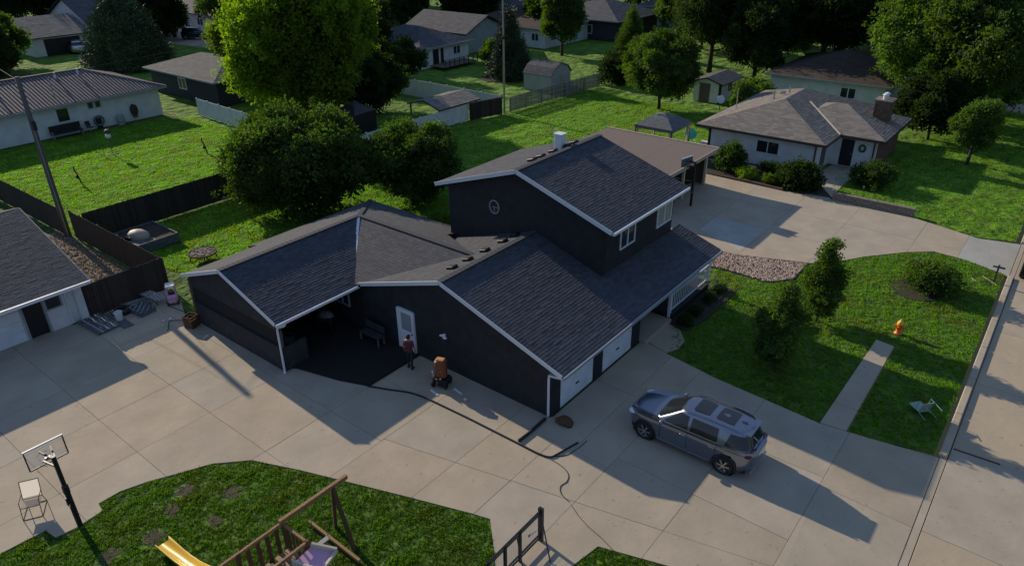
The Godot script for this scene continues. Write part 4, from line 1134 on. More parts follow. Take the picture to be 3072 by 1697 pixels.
	s = st(); lathe(s, [Vector2(0.001, 0.35), Vector2(0.2, 0.35), Vector2(0.26, 0.6)], 10); obj("pot", s, "brick", wp)
	# yard light with a bright reflector, stakes
	var yl := thing("garden_light", "thin garden light with a bright white disc on the left lawn", "garden light", Vector3(-61.3, 0, -24.1))
	s = st(); tube(s, [Vector3(0, 0, 0), Vector3(0.05, 1.4, 0.02)], 0.025, 6); obj("stake", s, "pole_wood", yl)
	s = st(); ball(s, Vector3(0, 1.55, 0), Vector3(0.22, 0.22, 0.22), 12, 8); obj("globe", s, "white_plastic", yl)
	s = st(); ball(s, Vector3(0, 1.9, -0.02), Vector3(0.26, 0.2, 0.26), 10, 6); obj("cap", s, "metal_roof_dark", yl)
	s = st(); beam(s, Vector3(-0.5, 0.02, 0), Vector3(0.5, 0.02, 0), 0.08, 0.04); beam(s, Vector3(0, 0.02, -0.5), Vector3(0, 0.02, 0.5), 0.08, 0.035); obj("base", s, "dark_metal", yl)
	for q in [["bent dark garden stake in the middle of the left lawn", Vector3(-56.0, 0, -19.3)], ["bent dark garden stake nearer the trees on the left lawn", Vector3(-55.3, 0, -29.0)]]:
		var g := thing("garden_stake", q[0], "garden stake", q[1], 0.0, "bent stakes on the left lawn")
		s = st(); tube(s, [Vector3(0, 0, 0), Vector3(-0.1, 0.6, 0.05), Vector3(-0.35, 1.0, 0.1), Vector3(-0.25, 1.25, 0.1)], 0.05, 5); obj("rod", s, "dark_metal", g)
		s = st(); ball(s, Vector3(-0.2, 0.5, 0.1), Vector3(0.18, 0.14, 0.1), 8, 5, 0.3); obj("ornament", s, "black", g)
	vinyl_fence("white panel fence right of the long white house", Vector3(-67.4, 0, -35.4), Vector3(-57.0, 0, -34.9), 1.6)
	# fences of the yards behind
	vinyl_fence("white panel fence along the back yard below the trees", Vector3(-44.8, 0, -35.1), Vector3(-44.8, 0, -49.5), 1.55)
	vinyl_fence("long white panel fence beyond the pink roofed shelter", Vector3(-62.8, 0, -53.6), Vector3(-43.9, 0, -53.25), 1.75)
	board_fence("short dark board fence ending at the thin pole", Vector3(-44.6, 0, -49.6), Vector3(-43.7, 0, -53.2), 1.6, ["fence_wood_dark", "fence_wood"], -1.0)
	board_fence("grey weathered picket fence running to the dark trees", Vector3(-43.5, 0, -54.2), Vector3(-42.6, 0, -69.0), 1.45, ["picket", "picket", "pole_wood"], -1.0, 0.05)
	var p2 := thing("thin_pole", "tall thin pale pole at the corner of the white fence", "pole", Vector3(-43.7, 0, -53.6))
	s = st(); tube(s, [Vector3(0, 0, 0), Vector3(0.05, 6, 0), Vector3(0, 11.5, 0)], 0.11, 7, 0.07); obj("shaft", s, "steel", p2)
	s = st(); lathe(s, [Vector2(0.13, 6.9), Vector2(0.16, 7.05), Vector2(0.13, 7.2)], 8); obj("band", s, "dark_metal", p2)
	# shelters and sheds in the yards
	var sh := thing("pink_shelter", "open garden shelter with a pinkish sagging roof", "shelter")
	slope3(sh, [Vector3(-44.6, 1.75, -45.6), Vector3(-44.6, 1.75, -51.2), Vector3(-46.8, 2.3, -51.4), Vector3(-46.8, 2.3, -45.8)], "tan_shingle", 0.3, 0.5)
	slope3(sh, [Vector3(-49.0, 1.75, -51.4), Vector3(-49.0, 1.75, -45.8), Vector3(-46.8, 2.3, -45.8), Vector3(-46.8, 2.3, -51.4)], "tan_shingle", 0.3, 0.5)
	for q in [[-45.0, -45.9], [-45.0, -51.0], [-48.7, -46.0], [-48.7, -51.0]]:
		s = st(); box(s, Vector3(q[0], 0.85, q[1]), Vector3(0.12, 1.7, 0.12)); obj("post", s, "pole_wood", sh)
	var dg := thing("dark_gazebo", "dark curtained gazebo among the trees", "gazebo", Vector3(-50.0, 0, -40.4), 0.1)
	s = st(); slab_wall(s, [Vector2(-1.3, 0.0), Vector2(1.3, 0.0), Vector2(1.3, 2.0), Vector2(-1.3, 2.0)], "z", 1.3, 0.05); slab_wall(s, [Vector2(-1.3, 0.0), Vector2(1.24, 0.0), Vector2(1.24, 2.0), Vector2(-1.3, 2.0)], "x", 1.3, 0.05); obj("curtain", s, "black", dg)
	s = st(); lathe(s, [Vector2(1.95, 2.0), Vector2(0.5, 2.6), Vector2(0.45, 2.7), Vector2(0.001, 2.9)], 4, Transform3D(Basis(Vector3.UP, PI / 4), Vector3.ZERO)); obj("canopy", s, "dark_metal", dg)
	var s2 := thing("gambrel_shed", "pale grey barn shaped shed behind the picket fence", "shed")
	var gp := [Vector2(-67.0, 0), Vector2(-63.2, 0), Vector2(-63.2, 1.75), Vector2(-63.9, 2.5), Vector2(-65.1, 2.95), Vector2(-66.3, 2.5), Vector2(-67.0, 1.75)]
	s = st(); slab_wall(s, gp, "x", -45.1, 0.1); obj("gable_wall", s, "stucco_grey", s2)
	s = st(); slab_wall(s, gp, "x", -48.6, 0.1); slab_wall(s, [Vector2(-48.6, 0), Vector2(-45.22, 0), Vector2(-45.22, 1.75), Vector2(-48.6, 1.75)], "z", -63.2, 0.08); slab_wall(s, [Vector2(-48.6, 0), Vector2(-45.22, 0), Vector2(-45.22, 1.75), Vector2(-48.6, 1.75)], "z", -66.92, 0.08); obj("wall", s, "stucco_grey", s2)
	for e in [[1.75, -63.12, 2.5, -63.86], [2.5, -63.86, 2.97, -65.1]]:
		slope3(s2, [Vector3(-48.8, e[0], e[1]), Vector3(-44.95, e[0], e[1]), Vector3(-44.95, e[2], e[3]), Vector3(-48.8, e[2], e[3])], "grey_shingle", 0.25, 0.4, 0, 0.05)
	for e in [[1.75, -67.08, 2.5, -66.34], [2.5, -66.34, 2.97, -65.1]]:
		slope3(s2, [Vector3(-44.95, e[0], e[1]), Vector3(-48.8, e[0], e[1]), Vector3(-48.8, e[2], e[3]), Vector3(-44.95, e[2], e[3])], "grey_shingle", 0.25, 0.4, 0, 0.05)

func ribbed_slope(parent: Node, c: Array, pitch: float):
	var u: Vector3 = (c[1] - c[0]).normalized()
	var far: Vector3 = c[2] - c[0]
	var v := (far - u * far.dot(u)).normalized()
	var n := u.cross(v)
	if n.y < 0: n = -n
	var poly := PackedVector2Array()
	for p in c: poly.append(Vector2((p - c[0]).dot(u), maxf(0.0, (p - c[0]).dot(v))))
	var s := st()
	var idx := Geometry2D.triangulate_polygon(poly)
	for i in range(0, idx.size(), 3):
		tri3(s, c[0] + u * poly[idx[i]].x + v * poly[idx[i]].y, c[0] + u * poly[idx[i + 1]].x + v * poly[idx[i + 1]].y, c[0] + u * poly[idx[i + 2]].x + v * poly[idx[i + 2]].y)
	var base := obj("roof_slope", s, "metal_roof_dark", parent)
	var turned := PackedVector2Array()
	for p in poly: turned.append(Vector2(p.y, p.x))
	var xmax := 0.0
	for p in poly: xmax = maxf(xmax, p.x)
	var x := pitch * 0.5
	while x < xmax:
		var sp := span(turned, x)
		if sp.size() == 2 and sp[1] - sp[0] > 0.2:
			var o: Vector3 = c[0] + u * x
			s = st()
			beam(s, o + v * sp[0] + n * 0.03, o + v * sp[1] + n * 0.03, pitch * 0.5, 0.06, n)
			obj("rib", s, "metal_roof", base)
		x += pitch

# ---------- right-hand neighbours ----------
func shrub(called: String, label: String, at: Vector3, r: Vector3, m := "leaf_dark", n := 90, bright := 1.0, group := ""):
	var o := thing(called, label, "shrub", at, 0.0, group)
	var s := st()
	for k in 5:
		var a := TAU * k / 5.0
		tube(s, [Vector3(0, -0.05, 0), Vector3(cos(a) * r.x * 0.4, r.y * 0.7, sin(a) * r.z * 0.4)], 0.03, 4)
	obj("stem", s, "bark", o)
	var sz := clampf(r.y * 0.45, 0.13, 0.40)
	crown(o, [[Vector3(0, r.y * 0.8, 0), r * 0.9]], int(n * clampf(0.30 / sz, 0.8, 2.0)), m, sz, bright)

func make_right_side():
	var Hs := thing("tan_roofed_house", "white house with a tan hip roof and brick chimney at the right", "house")
	hip_roof(Hs, -23.3, -13.35, -67.0, -52.5, 2.45, 0.34, "tan_shingle", 0.22, 0.5)
	hip_roof(Hs, -19.0, -10.2, -64.0, -55.9, 2.47, 0.34, "tan_shingle", 0.22, 0.5)
	var s := st()
	slab_wall(s, [Vector2(-22.4, 0), Vector2(-14.0, 0), Vector2(-14.0, 2.4), Vector2(-22.4, 2.4)], "z", -53.0, 0.2)
	slab_wall(s, [Vector2(-53.2, 0), Vector2(-56.4, 0), Vector2(-56.4, 2.4), Vector2(-53.2, 2.4)], "x", -14.0, 0.2)
	slab_wall(s, [Vector2(-14.0, 0), Vector2(-10.8, 0), Vector2(-10.8, 2.4), Vector2(-14.0, 2.4)], "z", -56.4, 0.2)
	slab_wall(s, [Vector2(-53.0, 0), Vector2(-66.4, 0), Vector2(-66.4, 2.4), Vector2(-53.0, 2.4)], "x", -22.2, 0.2)
	slab_wall(s, [Vector2(-22.4, 0), Vector2(-14.0, 0), Vector2(-14.0, 2.4), Vector2(-22.4, 2.4)], "z", -66.2, 0.2)
	obj("wall", s, "stucco_white", Hs)
	s = st(); slab_wall(s, [Vector2(-56.62, 0), Vector2(-63.4, 0), Vector2(-63.4, 2.4), Vector2(-56.62, 2.4)], "x", -10.8, 0.2); slab_wall(s, [Vector2(-14.0, 0), Vector2(-11.02, 0), Vector2(-11.02, 2.4), Vector2(-14.0, 2.4)], "z", -63.3, 0.2)
	obj("brick_wall", s, "mortar", Hs)
	bricks(Hs.get_node("brick_wall"), "x", -10.79, -56.65, -63.35, 0.02, 2.38, 0.30, 0.16)
	s = st()
	for e in [[Vector3(-23.3, 2.36, -52.46), Vector3(-13.35, 2.36, -52.46)], [Vector3(-13.31, 2.36, -52.5), Vector3(-13.31, 2.36, -55.9)], [Vector3(-13.3, 2.36, -55.86), Vector3(-10.2, 2.36, -55.86)], [Vector3(-10.16, 2.36, -55.9), Vector3(-10.16, 2.36, -64)], [Vector3(-23.34, 2.36, -52.5), Vector3(-23.34, 2.36, -67)]]: beam(s, e[0], e[1], 0.08, 0.15)
	obj("gutter", s, "brown_trim", Hs)
	for c in [Vector3(-14.1, 0, -52.93), Vector3(-22.3, 0, -52.93), Vector3(-10.95, 0, -56.3)]:
		s = st(); tube(s, [c + Vector3(0, 2.34, 0.3), c + Vector3(0, 2.1, 0), c + Vector3(0, 0.1, 0)], 0.055, 6); obj("downspout", s, "brown_trim", Hs)
	window(Hs, "z", -53.0, -17.6, 1.75, 0.95, 1.95, "trim", 2, "glass", 0.06)
	s = st(); box2(s, Vector3(-13.25, 0.1, -56.36), Vector3(-12.35, 2.1, -56.40)); var fd := obj("front_door", s, "black", Hs)
	s = st(); ball(s, Vector3(-12.45, 1.05, -56.3), Vector3(0.04, 0.04, 0.04), 6, 4); obj("door_handle", s, "steel", fd)
	s = st(); box2(s, Vector3(-14.0, 0.1, -54.1), Vector3(-13.96, 2.1, -55.2)); obj("side_door", s, "stucco_brown", Hs)
	s = st()
	var ring := []
	for i in 13: ring.append(Vector3(-11.75 + cos(TAU * i / 12) * 0.2, 1.6 + sin(TAU * i / 12) * 0.24, -56.34))
	tube(s, ring, 0.08, 5); obj("wreath", s, "leaf_spruce", Hs)
	# valley metal, ridge pieces, roof vents
	s = st(); beam(s, Vector3(-13.35, 2.5, -55.87), Vector3(-17.0, 3.72, -59.6), 0.12, 0.05); obj("valley_flashing", s, "cream", Hs)
	for v in [[-19.6, 3.9, -58.6], [-19.2, 4.0, -61.0]]:
		s = st(); tube(s, [Vector3(v[0], v[1] - 0.2, v[2]), Vector3(v[0], v[1] + 0.45, v[2])], 0.07, 7); obj("vent_pipe", s, "steel", Hs)
	s = st(); soft_box(s, Vector3(-19.4, 4.05, -60.0), Vector3(0.4, 0.2, 0.4), 0.05); obj("roof_vent", s, "steel", Hs)
	s = st(); tube(s, [Vector3(-22.0, 2.6, -57.0), Vector3(-22.0, 4.6, -57.0)], 0.035, 5); obj("antenna_mast", s, "steel", Hs)
	# chimney of brick
	s = st(); box2(s, Vector3(-12.3, 0, -59.9), Vector3(-11.2, 4.35, -61.1)); var chm := obj("chimney", s, "mortar", Hs)
	bricks(chm, "x", -11.19, -59.92, -61.08, 2.6, 4.33, 0.28, 0.14)
	bricks(chm, "z", -59.89, -12.28, -11.22, 2.6, 4.33, 0.28, 0.14)
	s = st(); box2(s, Vector3(-12.4, 4.35, -59.8), Vector3(-11.1, 4.47, -61.2)); obj("chimney_cap", s, "block", Hs)
	for z in [-60.25, -60.8]:
		s = st(); lathe(s, [Vector2(0.16, 4.47), Vector2(0.16, 4.8), Vector2(0.24, 4.82), Vector2(0.001, 4.95)], 10, Transform3D(Basis(), Vector3(-11.75, 0, z))); obj("flue", s, "trim", Hs)
	# front walk and low block wall
	var w := Node3D.new(); put(w, "path"); structure(w, "concrete walk to the tan roofed house's front door")
	slabs(w, pv([-13.9, -53.0, -13.6, -56.3, -11.4, -56.3, -11.6, -52.5, -11.5, -48.8, -13.1, -48.7]), grid_cells([-14.2, -11], [-48.5, -50.6, -52.8, -56.5]))
	var rw := thing("retaining_wall", "low grey block retaining wall beside the neighbour's drive", "retaining wall")
	for row in 3:
		var x := -11.35 + (0.0 if row % 2 == 0 else -0.2)
		while x < -6.3:
			var x0 := maxf(x, -11.35); var x1 := minf(x + 0.4, -6.3)
			if x1 - x0 > 0.05:
				s = st(); soft_box(s, Vector3((x0 + x1) * 0.5, 0.08 + row * 0.16, -48.75 + R.randf_range(-0.008, 0.008)), Vector3(x1 - x0 - 0.012, 0.15, 0.26), 0.012); obj("block", s, "block", rw)
			x += 0.4
	for k in 9:
		s = st(); soft_box(s, Vector3(-11.05 + k * 0.56, 0.51, -48.75), Vector3(0.545, 0.05, 0.32), 0.012); obj("cap_stone", s, "block", rw)
	s = st(); prism(s, pv([-11.4, -49.0, -13.4, -48.75, -20.4, -48.7, -22.3, -52.9, -14.1, -52.9]), -0.06, 0.03); structure(obj("planting_bed", s, "mulch"), "dark planting bed below the white wall")
	s = st(); prism(s, pv([-17.6, -48.75, -14.6, -48.5, -14.6, -48.38, -17.6, -48.62]), -0.02, 0.16); structure(obj("bed_edging", s, "brick_pale"), "pale edging at the foot of the planting bed")
	shrub("round_shrub", "big round dark shrub under the white wall by the walk", Vector3(-13.95, 0, -49.7), Vector3(1.5, 0.95, 1.15), "leaf_dark", 260)
	shrub("tall_shrub", "tall dark shrub at the flat roofed garage's corner", Vector3(-19.3, 0, -50.4), Vector3(1.0, 1.1, 1.0), "leaf_dark", 200)
	shrub("low_shrub", "low bright green shrub left of the pale edging", Vector3(-17.6, 0, -49.4), Vector3(0.85, 0.45, 0.55), "leaf_bright", 80)
	shrub("low_shrub", "small yellow green shrub beside the big round shrub", Vector3(-15.9, 0, -49.2), Vector3(0.55, 0.38, 0.5), "leaf_bright", 60)
	shrub("low_shrub", "dark low plant against the white wall below its window", Vector3(-16.4, 0, -51.3), Vector3(1.3, 0.5, 0.5), "leaf_dark", 90)
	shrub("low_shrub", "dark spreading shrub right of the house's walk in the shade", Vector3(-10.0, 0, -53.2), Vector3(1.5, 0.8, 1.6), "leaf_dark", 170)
	# flat roofed garage
	var G := thing("flat_garage", "low tan flat roofed garage behind the dark house's ridge", "garage")
	s = st(); box2(s, Vector3(-28.0, 2.45, -38.6), Vector3(-18.95, 2.62, -46.9)); obj("roof", s, "roof_pink", G)
	for k in 6:
		s = st(); box2(s, Vector3(-27.9 + k * 1.5, 2.62, -38.65), Vector3(-26.402 + k * 1.5, 2.628 + 0.003 * (k % 2), -46.85)); obj("roof_sheet", s, "roof_pink", G)
	s = st(); box2(s, Vector3(-28.03, 2.62, -46.78), Vector3(-18.92, 2.68, -46.95)); box2(s, Vector3(-18.97, 2.42, -38.6), Vector3(-18.91, 2.66, -46.75)); obj("roof_edge", s, "tan_plastic", G)
	s = st(); slab_wall(s, [Vector2(-27.6, 0), Vector2(-19.6, 0), Vector2(-19.6, 2.44), Vector2(-27.6, 2.44)], "z", -46.5, 0.15); slab_wall(s, [Vector2(-27.6, 0), Vector2(-19.6, 0), Vector2(-19.6, 2.44), Vector2(-27.6, 2.44)], "z", -39.0, 0.15); slab_wall(s, [Vector2(-39.2, 0), Vector2(-46.4, 0), Vector2(-46.4, 2.44), Vector2(-39.2, 2.44)], "x", -27.4, 0.15); slab_wall(s, [Vector2(-39.2, 2.1), Vector2(-46.4, 2.1), Vector2(-46.4, 2.44), Vector2(-39.2, 2.44)], "x", -19.6, 0.1); obj("wall", s, "stucco_brown", G)
	for z in [-39.3, -42.8, -46.3]:
		s = st(); box(s, Vector3(-19.5, 1.2, z), Vector3(0.16, 2.4, 0.16)); obj("post", s, "cream", G)
	# its basketball hoop
	var hp := thing("basketball_hoop", "dark basketball hoop in front of the flat roofed garage", "basketball hoop", Vector3(-18.4, 0, -42.0), -0.2)
	hoop_parts(hp, 1.1, 0.75, 3.0, "dark_metal", "box_grey")
	# gazebo with canopy
	var gz := thing("canopy_gazebo", "grey fabric canopy gazebo on the lawn behind the flat garage", "gazebo", Vector3(-25.9, 0, -52.0))
	s = st(); lathe(s, [Vector2(2.35, 2.2), Vector2(1.2, 2.75), Vector2(0.3, 3.0), Vector2(0.001, 3.05)], 4, Transform3D(Basis(Vector3.UP, PI / 4), Vector3.ZERO)); obj("canopy", s, "box_grey", gz)
	s = st()
	for a in 4:
		var b := Basis(Vector3.UP, a * PI / 2)
		box(s, b * Vector3(0, 2.08, 1.655), Vector3(3.3, 0.24, 0.02), b)
	obj("valance", s, "box_grey", gz)
	for q in [[1, 1], [1, -1], [-1, 1], [-1, -1]]:
		s = st(); tube(s, [Vector3(q[0] * 1.6, 0, q[1] * 1.6), Vector3(q[0] * 1.6, 2.2, q[1] * 1.6)], 0.045, 6); obj("post", s, "dark_metal", gz)
		s = st(); lathe(s, [Vector2(0.15, 0.05), Vector2(0.07, 1.0), Vector2(0.17, 2.1)], 7, Transform3D(Basis(), Vector3(q[0] * 1.5, 0, q[1] * 1.5))); obj("curtain", s, "tan_plastic", gz)
	s = st(); box2(s, Vector3(-27.9, -0.05, -47.2), Vector3(-22.6, 0.02, -54.2)); structure(obj("patio", s, "concrete3"), "pale patio floor under the gazebo")
	var sc := thing("saucer_chair", "teal saucer chair on a stand beside the gazebo", "chair", Vector3(-24.9, 0, -55.2), 0.8)
	s = SurfaceTool.new(); s.begin(Mesh.PRIMITIVE_TRIANGLES); s.set_smooth_group(0)
	lathe(s, [Vector2(0.001, -0.22), Vector2(0.3, -0.16), Vector2(0.5, 0.02), Vector2(0.53, 0.05), Vector2(0.5, 0.05), Vector2(0.3, -0.12), Vector2(0.001, -0.18)], 16, Transform3D(Basis(Vector3.RIGHT, 0.9), Vector3(0, 0.75, 0))); obj("bowl", s, "teal", sc)
	s = st(); tube(s, [Vector3(-0.45, 0, 0.2), Vector3(-0.45, 1.7, -0.35)], 0.025, 5); tube(s, [Vector3(-0.4, 0, 0.3), Vector3(0.4, 0, 0.3), Vector3(0.3, 0.5, 0)], 0.025, 5); obj("stand", s, "white_plastic", sc)
	var bb := thing("patio_table", "dark low table under the gazebo's edge", "table", Vector3(-23.8, 0, -49.2))
	s = st(); soft_box(s, Vector3(0, 0.45, 0), Vector3(1.5, 0.06, 0.8), 0.02); obj("tabletop", s, "dark_metal", bb)
	for q in [[0.65, 0.3], [-0.65, 0.3], [0.65, -0.3], [-0.65, -0.3]]:
		s = st(); box(s, Vector3(q[0], 0.21, q[1]), Vector3(0.06, 0.42, 0.06)); obj("leg", s, "dark_metal", bb)
	var gs := thing("barbecue_grill", "white grill standing at the tan roofed house's corner", "grill", Vector3(-22.9, 0, -53.6))
	s = st(); soft_box(s, Vector3(0, 0.7, 0), Vector3(0.7, 0.3, 0.5), 0.04); obj("firebox", s, "white_plastic", gs)
	s = st()
	for q in [[0.3, 0.2], [-0.3, 0.2], [0.3, -0.2], [-0.3, -0.2]]: box(s, Vector3(q[0], 0.28, q[1]), Vector3(0.05, 0.56, 0.05))
	obj("cart", s, "dark_metal", gs)
	# small white shed, dish
	var sd := thing("white_shed", "small white shed with a brown door and grey roof", "shed")
	s = st(); slab_wall(s, [Vector2(-31.4, 0), Vector2(-28.6, 0), Vector2(-28.6, 2.0), Vector2(-30.0, 2.4), Vector2(-31.4, 2.0)], "z", -69.2, 0.1); slab_wall(s, [Vector2(-31.4, 0), Vector2(-28.6, 0), Vector2(-28.6, 2.0), Vector2(-30.0, 2.4), Vector2(-31.4, 2.0)], "z", -73.8, 0.1)
	slab_wall(s, [Vector2(-69.32, 0), Vector2(-73.78, 0), Vector2(-73.78, 2.0), Vector2(-69.32, 2.0)], "x", -28.6, 0.1); slab_wall(s, [Vector2(-69.32, 0), Vector2(-73.78, 0), Vector2(-73.78, 2.0), Vector2(-69.32, 2.0)], "x", -31.3, 0.1); obj("wall", s, "stucco_white", sd)
	gable_roof(sd, -31.8, -28.2, -74.1, -68.9, 1.95, 2.5, "z", "grey_shingle", 0.25, 0.45)
	s = st(); box2(s, Vector3(-30.75, 0, -69.2), Vector3(-29.65, 1.85, -69.14)); obj("door", s, "stucco_brown", sd)
	s = st(); box2(s, Vector3(-28.58, 0, -69.24), Vector3(-28.5, 2.0, -69.34)); box2(s, Vector3(-28.7, 0, -69.13), Vector3(-28.55, 2.0, -69.19)); obj("corner_trim", s, "dark_metal", sd)
	window(sd, "x", -28.6, -71.6, 0.8, 0.9, 1.6, "dark_metal", 1, "glass", 0.06)
	var ds := thing("satellite_dish", "pale round satellite dish on a short mast by the white shed", "satellite dish", Vector3(-27.5, 0, -67.0), 0.6)
	s = SurfaceTool.new(); s.begin(Mesh.PRIMITIVE_TRIANGLES); s.set_smooth_group(0)
	lathe(s, [Vector2(0.001, 0.0), Vector2(0.22, 0.03), Vector2(0.40, 0.10), Vector2(0.39, 0.12), Vector2(0.001, 0.03)], 18, Transform3D(Basis(Vector3.RIGHT, 1.15), Vector3(0, 1.0, 0))); obj("reflector", s, "trim", ds)
	s = st(); tube(s, [Vector3(0, 0, 0), Vector3(0, 1.0, -0.08)], 0.05, 6); obj("mast", s, "dark_metal", ds)

func bricks(parent: Node, axis: String, at: float, a0: float, a1: float, y0: float, y1: float, bl: float, bh: float):
	var rows := int((y1 - y0) / bh)
	var lo := minf(a0, a1); var hi := maxf(a0, a1)
	var mats := ["brick", "brick_pale", "brick"]
	for r in rows:
		var x := lo - (bl * 0.5 if r % 2 else 0.0)
		while x < hi - 0.02:
			var c0 := maxf(x, lo); var c1 := minf(x + bl - 0.012, hi)
			if c1 - c0 > 0.03:
				var s := st(); var y := y0 + (r + 0.5) * bh; var o := R.randf_range(-0.002, 0.004)
				if axis == "z": box(s, Vector3((c0 + c1) * 0.5, y, at + o), Vector3(c1 - c0, bh - 0.012, 0.03))
				else: box(s, Vector3(at + o, y, (c0 + c1) * 0.5), Vector3(0.03, bh - 0.012, c1 - c0))
				obj("brick", s, mats[R.randi() % 3], parent)
			x += bl

func hoop_parts(o: Node3D, bw: float, bh: float, ph: float, frame: String, glass := "clear"):
	# local: the board stands to -x of the post, facing -x
	var s := st(); tube(s, [Vector3(0, 0, 0), Vector3(0, ph * 0.55, 0)], 0.085, 8); tube(s, [Vector3(0, ph * 0.5, 0), Vector3(0, ph, 0)], 0.07, 8); obj("post", s, "dark_metal", o)
	s = st(); lathe(s, [Vector2(0.1, ph * 0.48), Vector2(0.1, ph * 0.58), Vector2(0.06, ph * 0.6)], 8); box(s, Vector3(0.02, ph * 0.38, 0.09), Vector3(0.1, 0.3, 0.06)); obj("crank_box", s, "dark_metal", o)
	s = st(); box(s, Vector3(0.05, ph * 0.33, 0.075), Vector3(0.06, 0.1, 0.02)); obj("sticker", s, "white_plastic", o)
	s = st()
	for z in [-0.16, 0.16]:
		beam(s, Vector3(0, ph - 0.05, z * 0.3), Vector3(-0.62, ph - 0.05, z), 0.04, 0.06); beam(s, Vector3(0, ph - 0.35, z * 0.3), Vector3(-0.62, ph - 0.42, z), 0.04, 0.06)
	obj("arm", s, "dark_metal", o)
	var by := ph - 0.22
	s = st()
	beam(s, Vector3(-0.66, by - bh * 0.5, -bw * 0.5), Vector3(-0.66, by - bh * 0.5, bw * 0.5), 0.035, 0.04)
	for z in [-bw * 0.5, bw * 0.5]: beam(s, Vector3(-0.66, by - bh * 0.5, z), Vector3(-0.66, by + bh * 0.5, z), 0.035, 0.04, Vector3.RIGHT)
	var bf := obj("backboard_frame", s, frame, o)
	s = st(); beam(s, Vector3(-0.66, by + bh * 0.5, -bw * 0.5 - 0.02), Vector3(-0.66, by + bh * 0.5, bw * 0.5 + 0.02), 0.05, 0.05); obj("top_rail", s, "trim", bf)
	s = st(); box(s, Vector3(-0.665, by, 0), Vector3(0.012, bh - 0.05, bw - 0.05)); obj("board", s, glass, bf)
	s = st()
	var ring := []
	for i in 17: ring.append(Vector3(-0.92 + cos(TAU * i / 16) * 0.22, by - bh * 0.30, sin(TAU * i / 16) * 0.22))
	tube(s, ring, 0.012, 5); box(s, Vector3(-0.69, by - bh * 0.30, 0), Vector3(0.06, 0.1, 0.14)); obj("rim", s, "steel", o)
	s = st()
	for i in 12:
		var a := TAU * i / 12; var b := TAU * (i + 0.5) / 12
		tube(s, [Vector3(-0.92 + cos(a) * 0.22, by - bh * 0.30, sin(a) * 0.22), Vector3(-0.92 + cos(b) * 0.15, by - bh * 0.3 - 0.2, sin(b) * 0.15), Vector3(-0.92 + cos(a) * 0.12, by - bh * 0.3 - 0.4, sin(a) * 0.12)], 0.006, 3)
		tube(s, [Vector3(-0.92 + cos(a) * 0.22, by - bh * 0.30, sin(a) * 0.22), Vector3(-0.92 + cos(b - TAU / 12) * 0.15, by - bh * 0.3 - 0.2, sin(b - TAU / 12) * 0.15), Vector3(-0.92 + cos(a) * 0.12, by - bh * 0.3 - 0.4, sin(a) * 0.12)], 0.006, 3)
	obj("net", s, "white_plastic", o)

# ---------- houses far behind ----------
func simple_house(called: String, label: String, x0: float, x1: float, z0: float, z1: float, h: float, slope: float, wall: String, roof: String, wins: Array, style := "hip", over := 0.5) -> Node3D:
	var o := thing(called, label, "house")
	var s := st()
	if style == "hip":
		hip_roof(o, x0, x1, z0, z1, h, slope, roof, 0.35, 0.8)
	elif style == "gable_x":   # ridge along x
		gable_roof(o, x0, x1, z0, z1, h, h + slope * (z1 - z0) * 0.5, "x", roof, 0.35, 0.8)
	else:
		gable_roof(o, x0, x1, z0, z1, h, h + slope * (x1 - x0) * 0.5, "z", roof, 0.35, 0.8)
	var a0 := x0 + over; var a1 := x1 - over; var b0 := z0 + over; var b1 := z1 - over
	var hw := h - 0.05 + over * slope * (0.0 if style == "hip" else 0.6)
	var g1 := [Vector2(a0, 0), Vector2(a1, 0), Vector2(a1, hw), Vector2(a0, hw)]
	var g2 := [Vector2(b0 + 0.21, 0), Vector2(b1 - 0.21, 0), Vector2(b1 - 0.21, hw), Vector2(b0 + 0.21, hw)]
	if style == "gable_z": g1.insert(3, Vector2((a0 + a1) * 0.5, hw + slope * (a1 - a0) * 0.5 - 0.1))
	if style == "gable_x": g2.insert(3, Vector2((b0 + b1) * 0.5, hw + slope * (b1 - b0) * 0.5 - 0.15))
	slab_wall(s, g1, "z", b1, 0.2); slab_wall(s, g1, "z", b0 + 0.2, 0.2)
	slab_wall(s, g2, "x", a1, 0.2); slab_wall(s, g2, "x", a0 + 0.2, 0.2)
	obj("wall", s, wall, o)
	for w in wins: window(o, w[0], b1 if w[0] == "z" else a1, w[1], w[2], w[3], w[4], "trim", 2, "glass", 0.09)
	s = st(); beam(s, Vector3(x0, h - 0.07, z1 + 0.03), Vector3(x1, h - 0.07, z1 + 0.03), 0.06, 0.16)
	beam(s, Vector3(x1 + 0.03, h - 0.07, z1), Vector3(x1 + 0.03, h - 0.07, z0), 0.06, 0.16)
	if style == "hip": obj("fascia", s, "trim_dim", o)
	return o

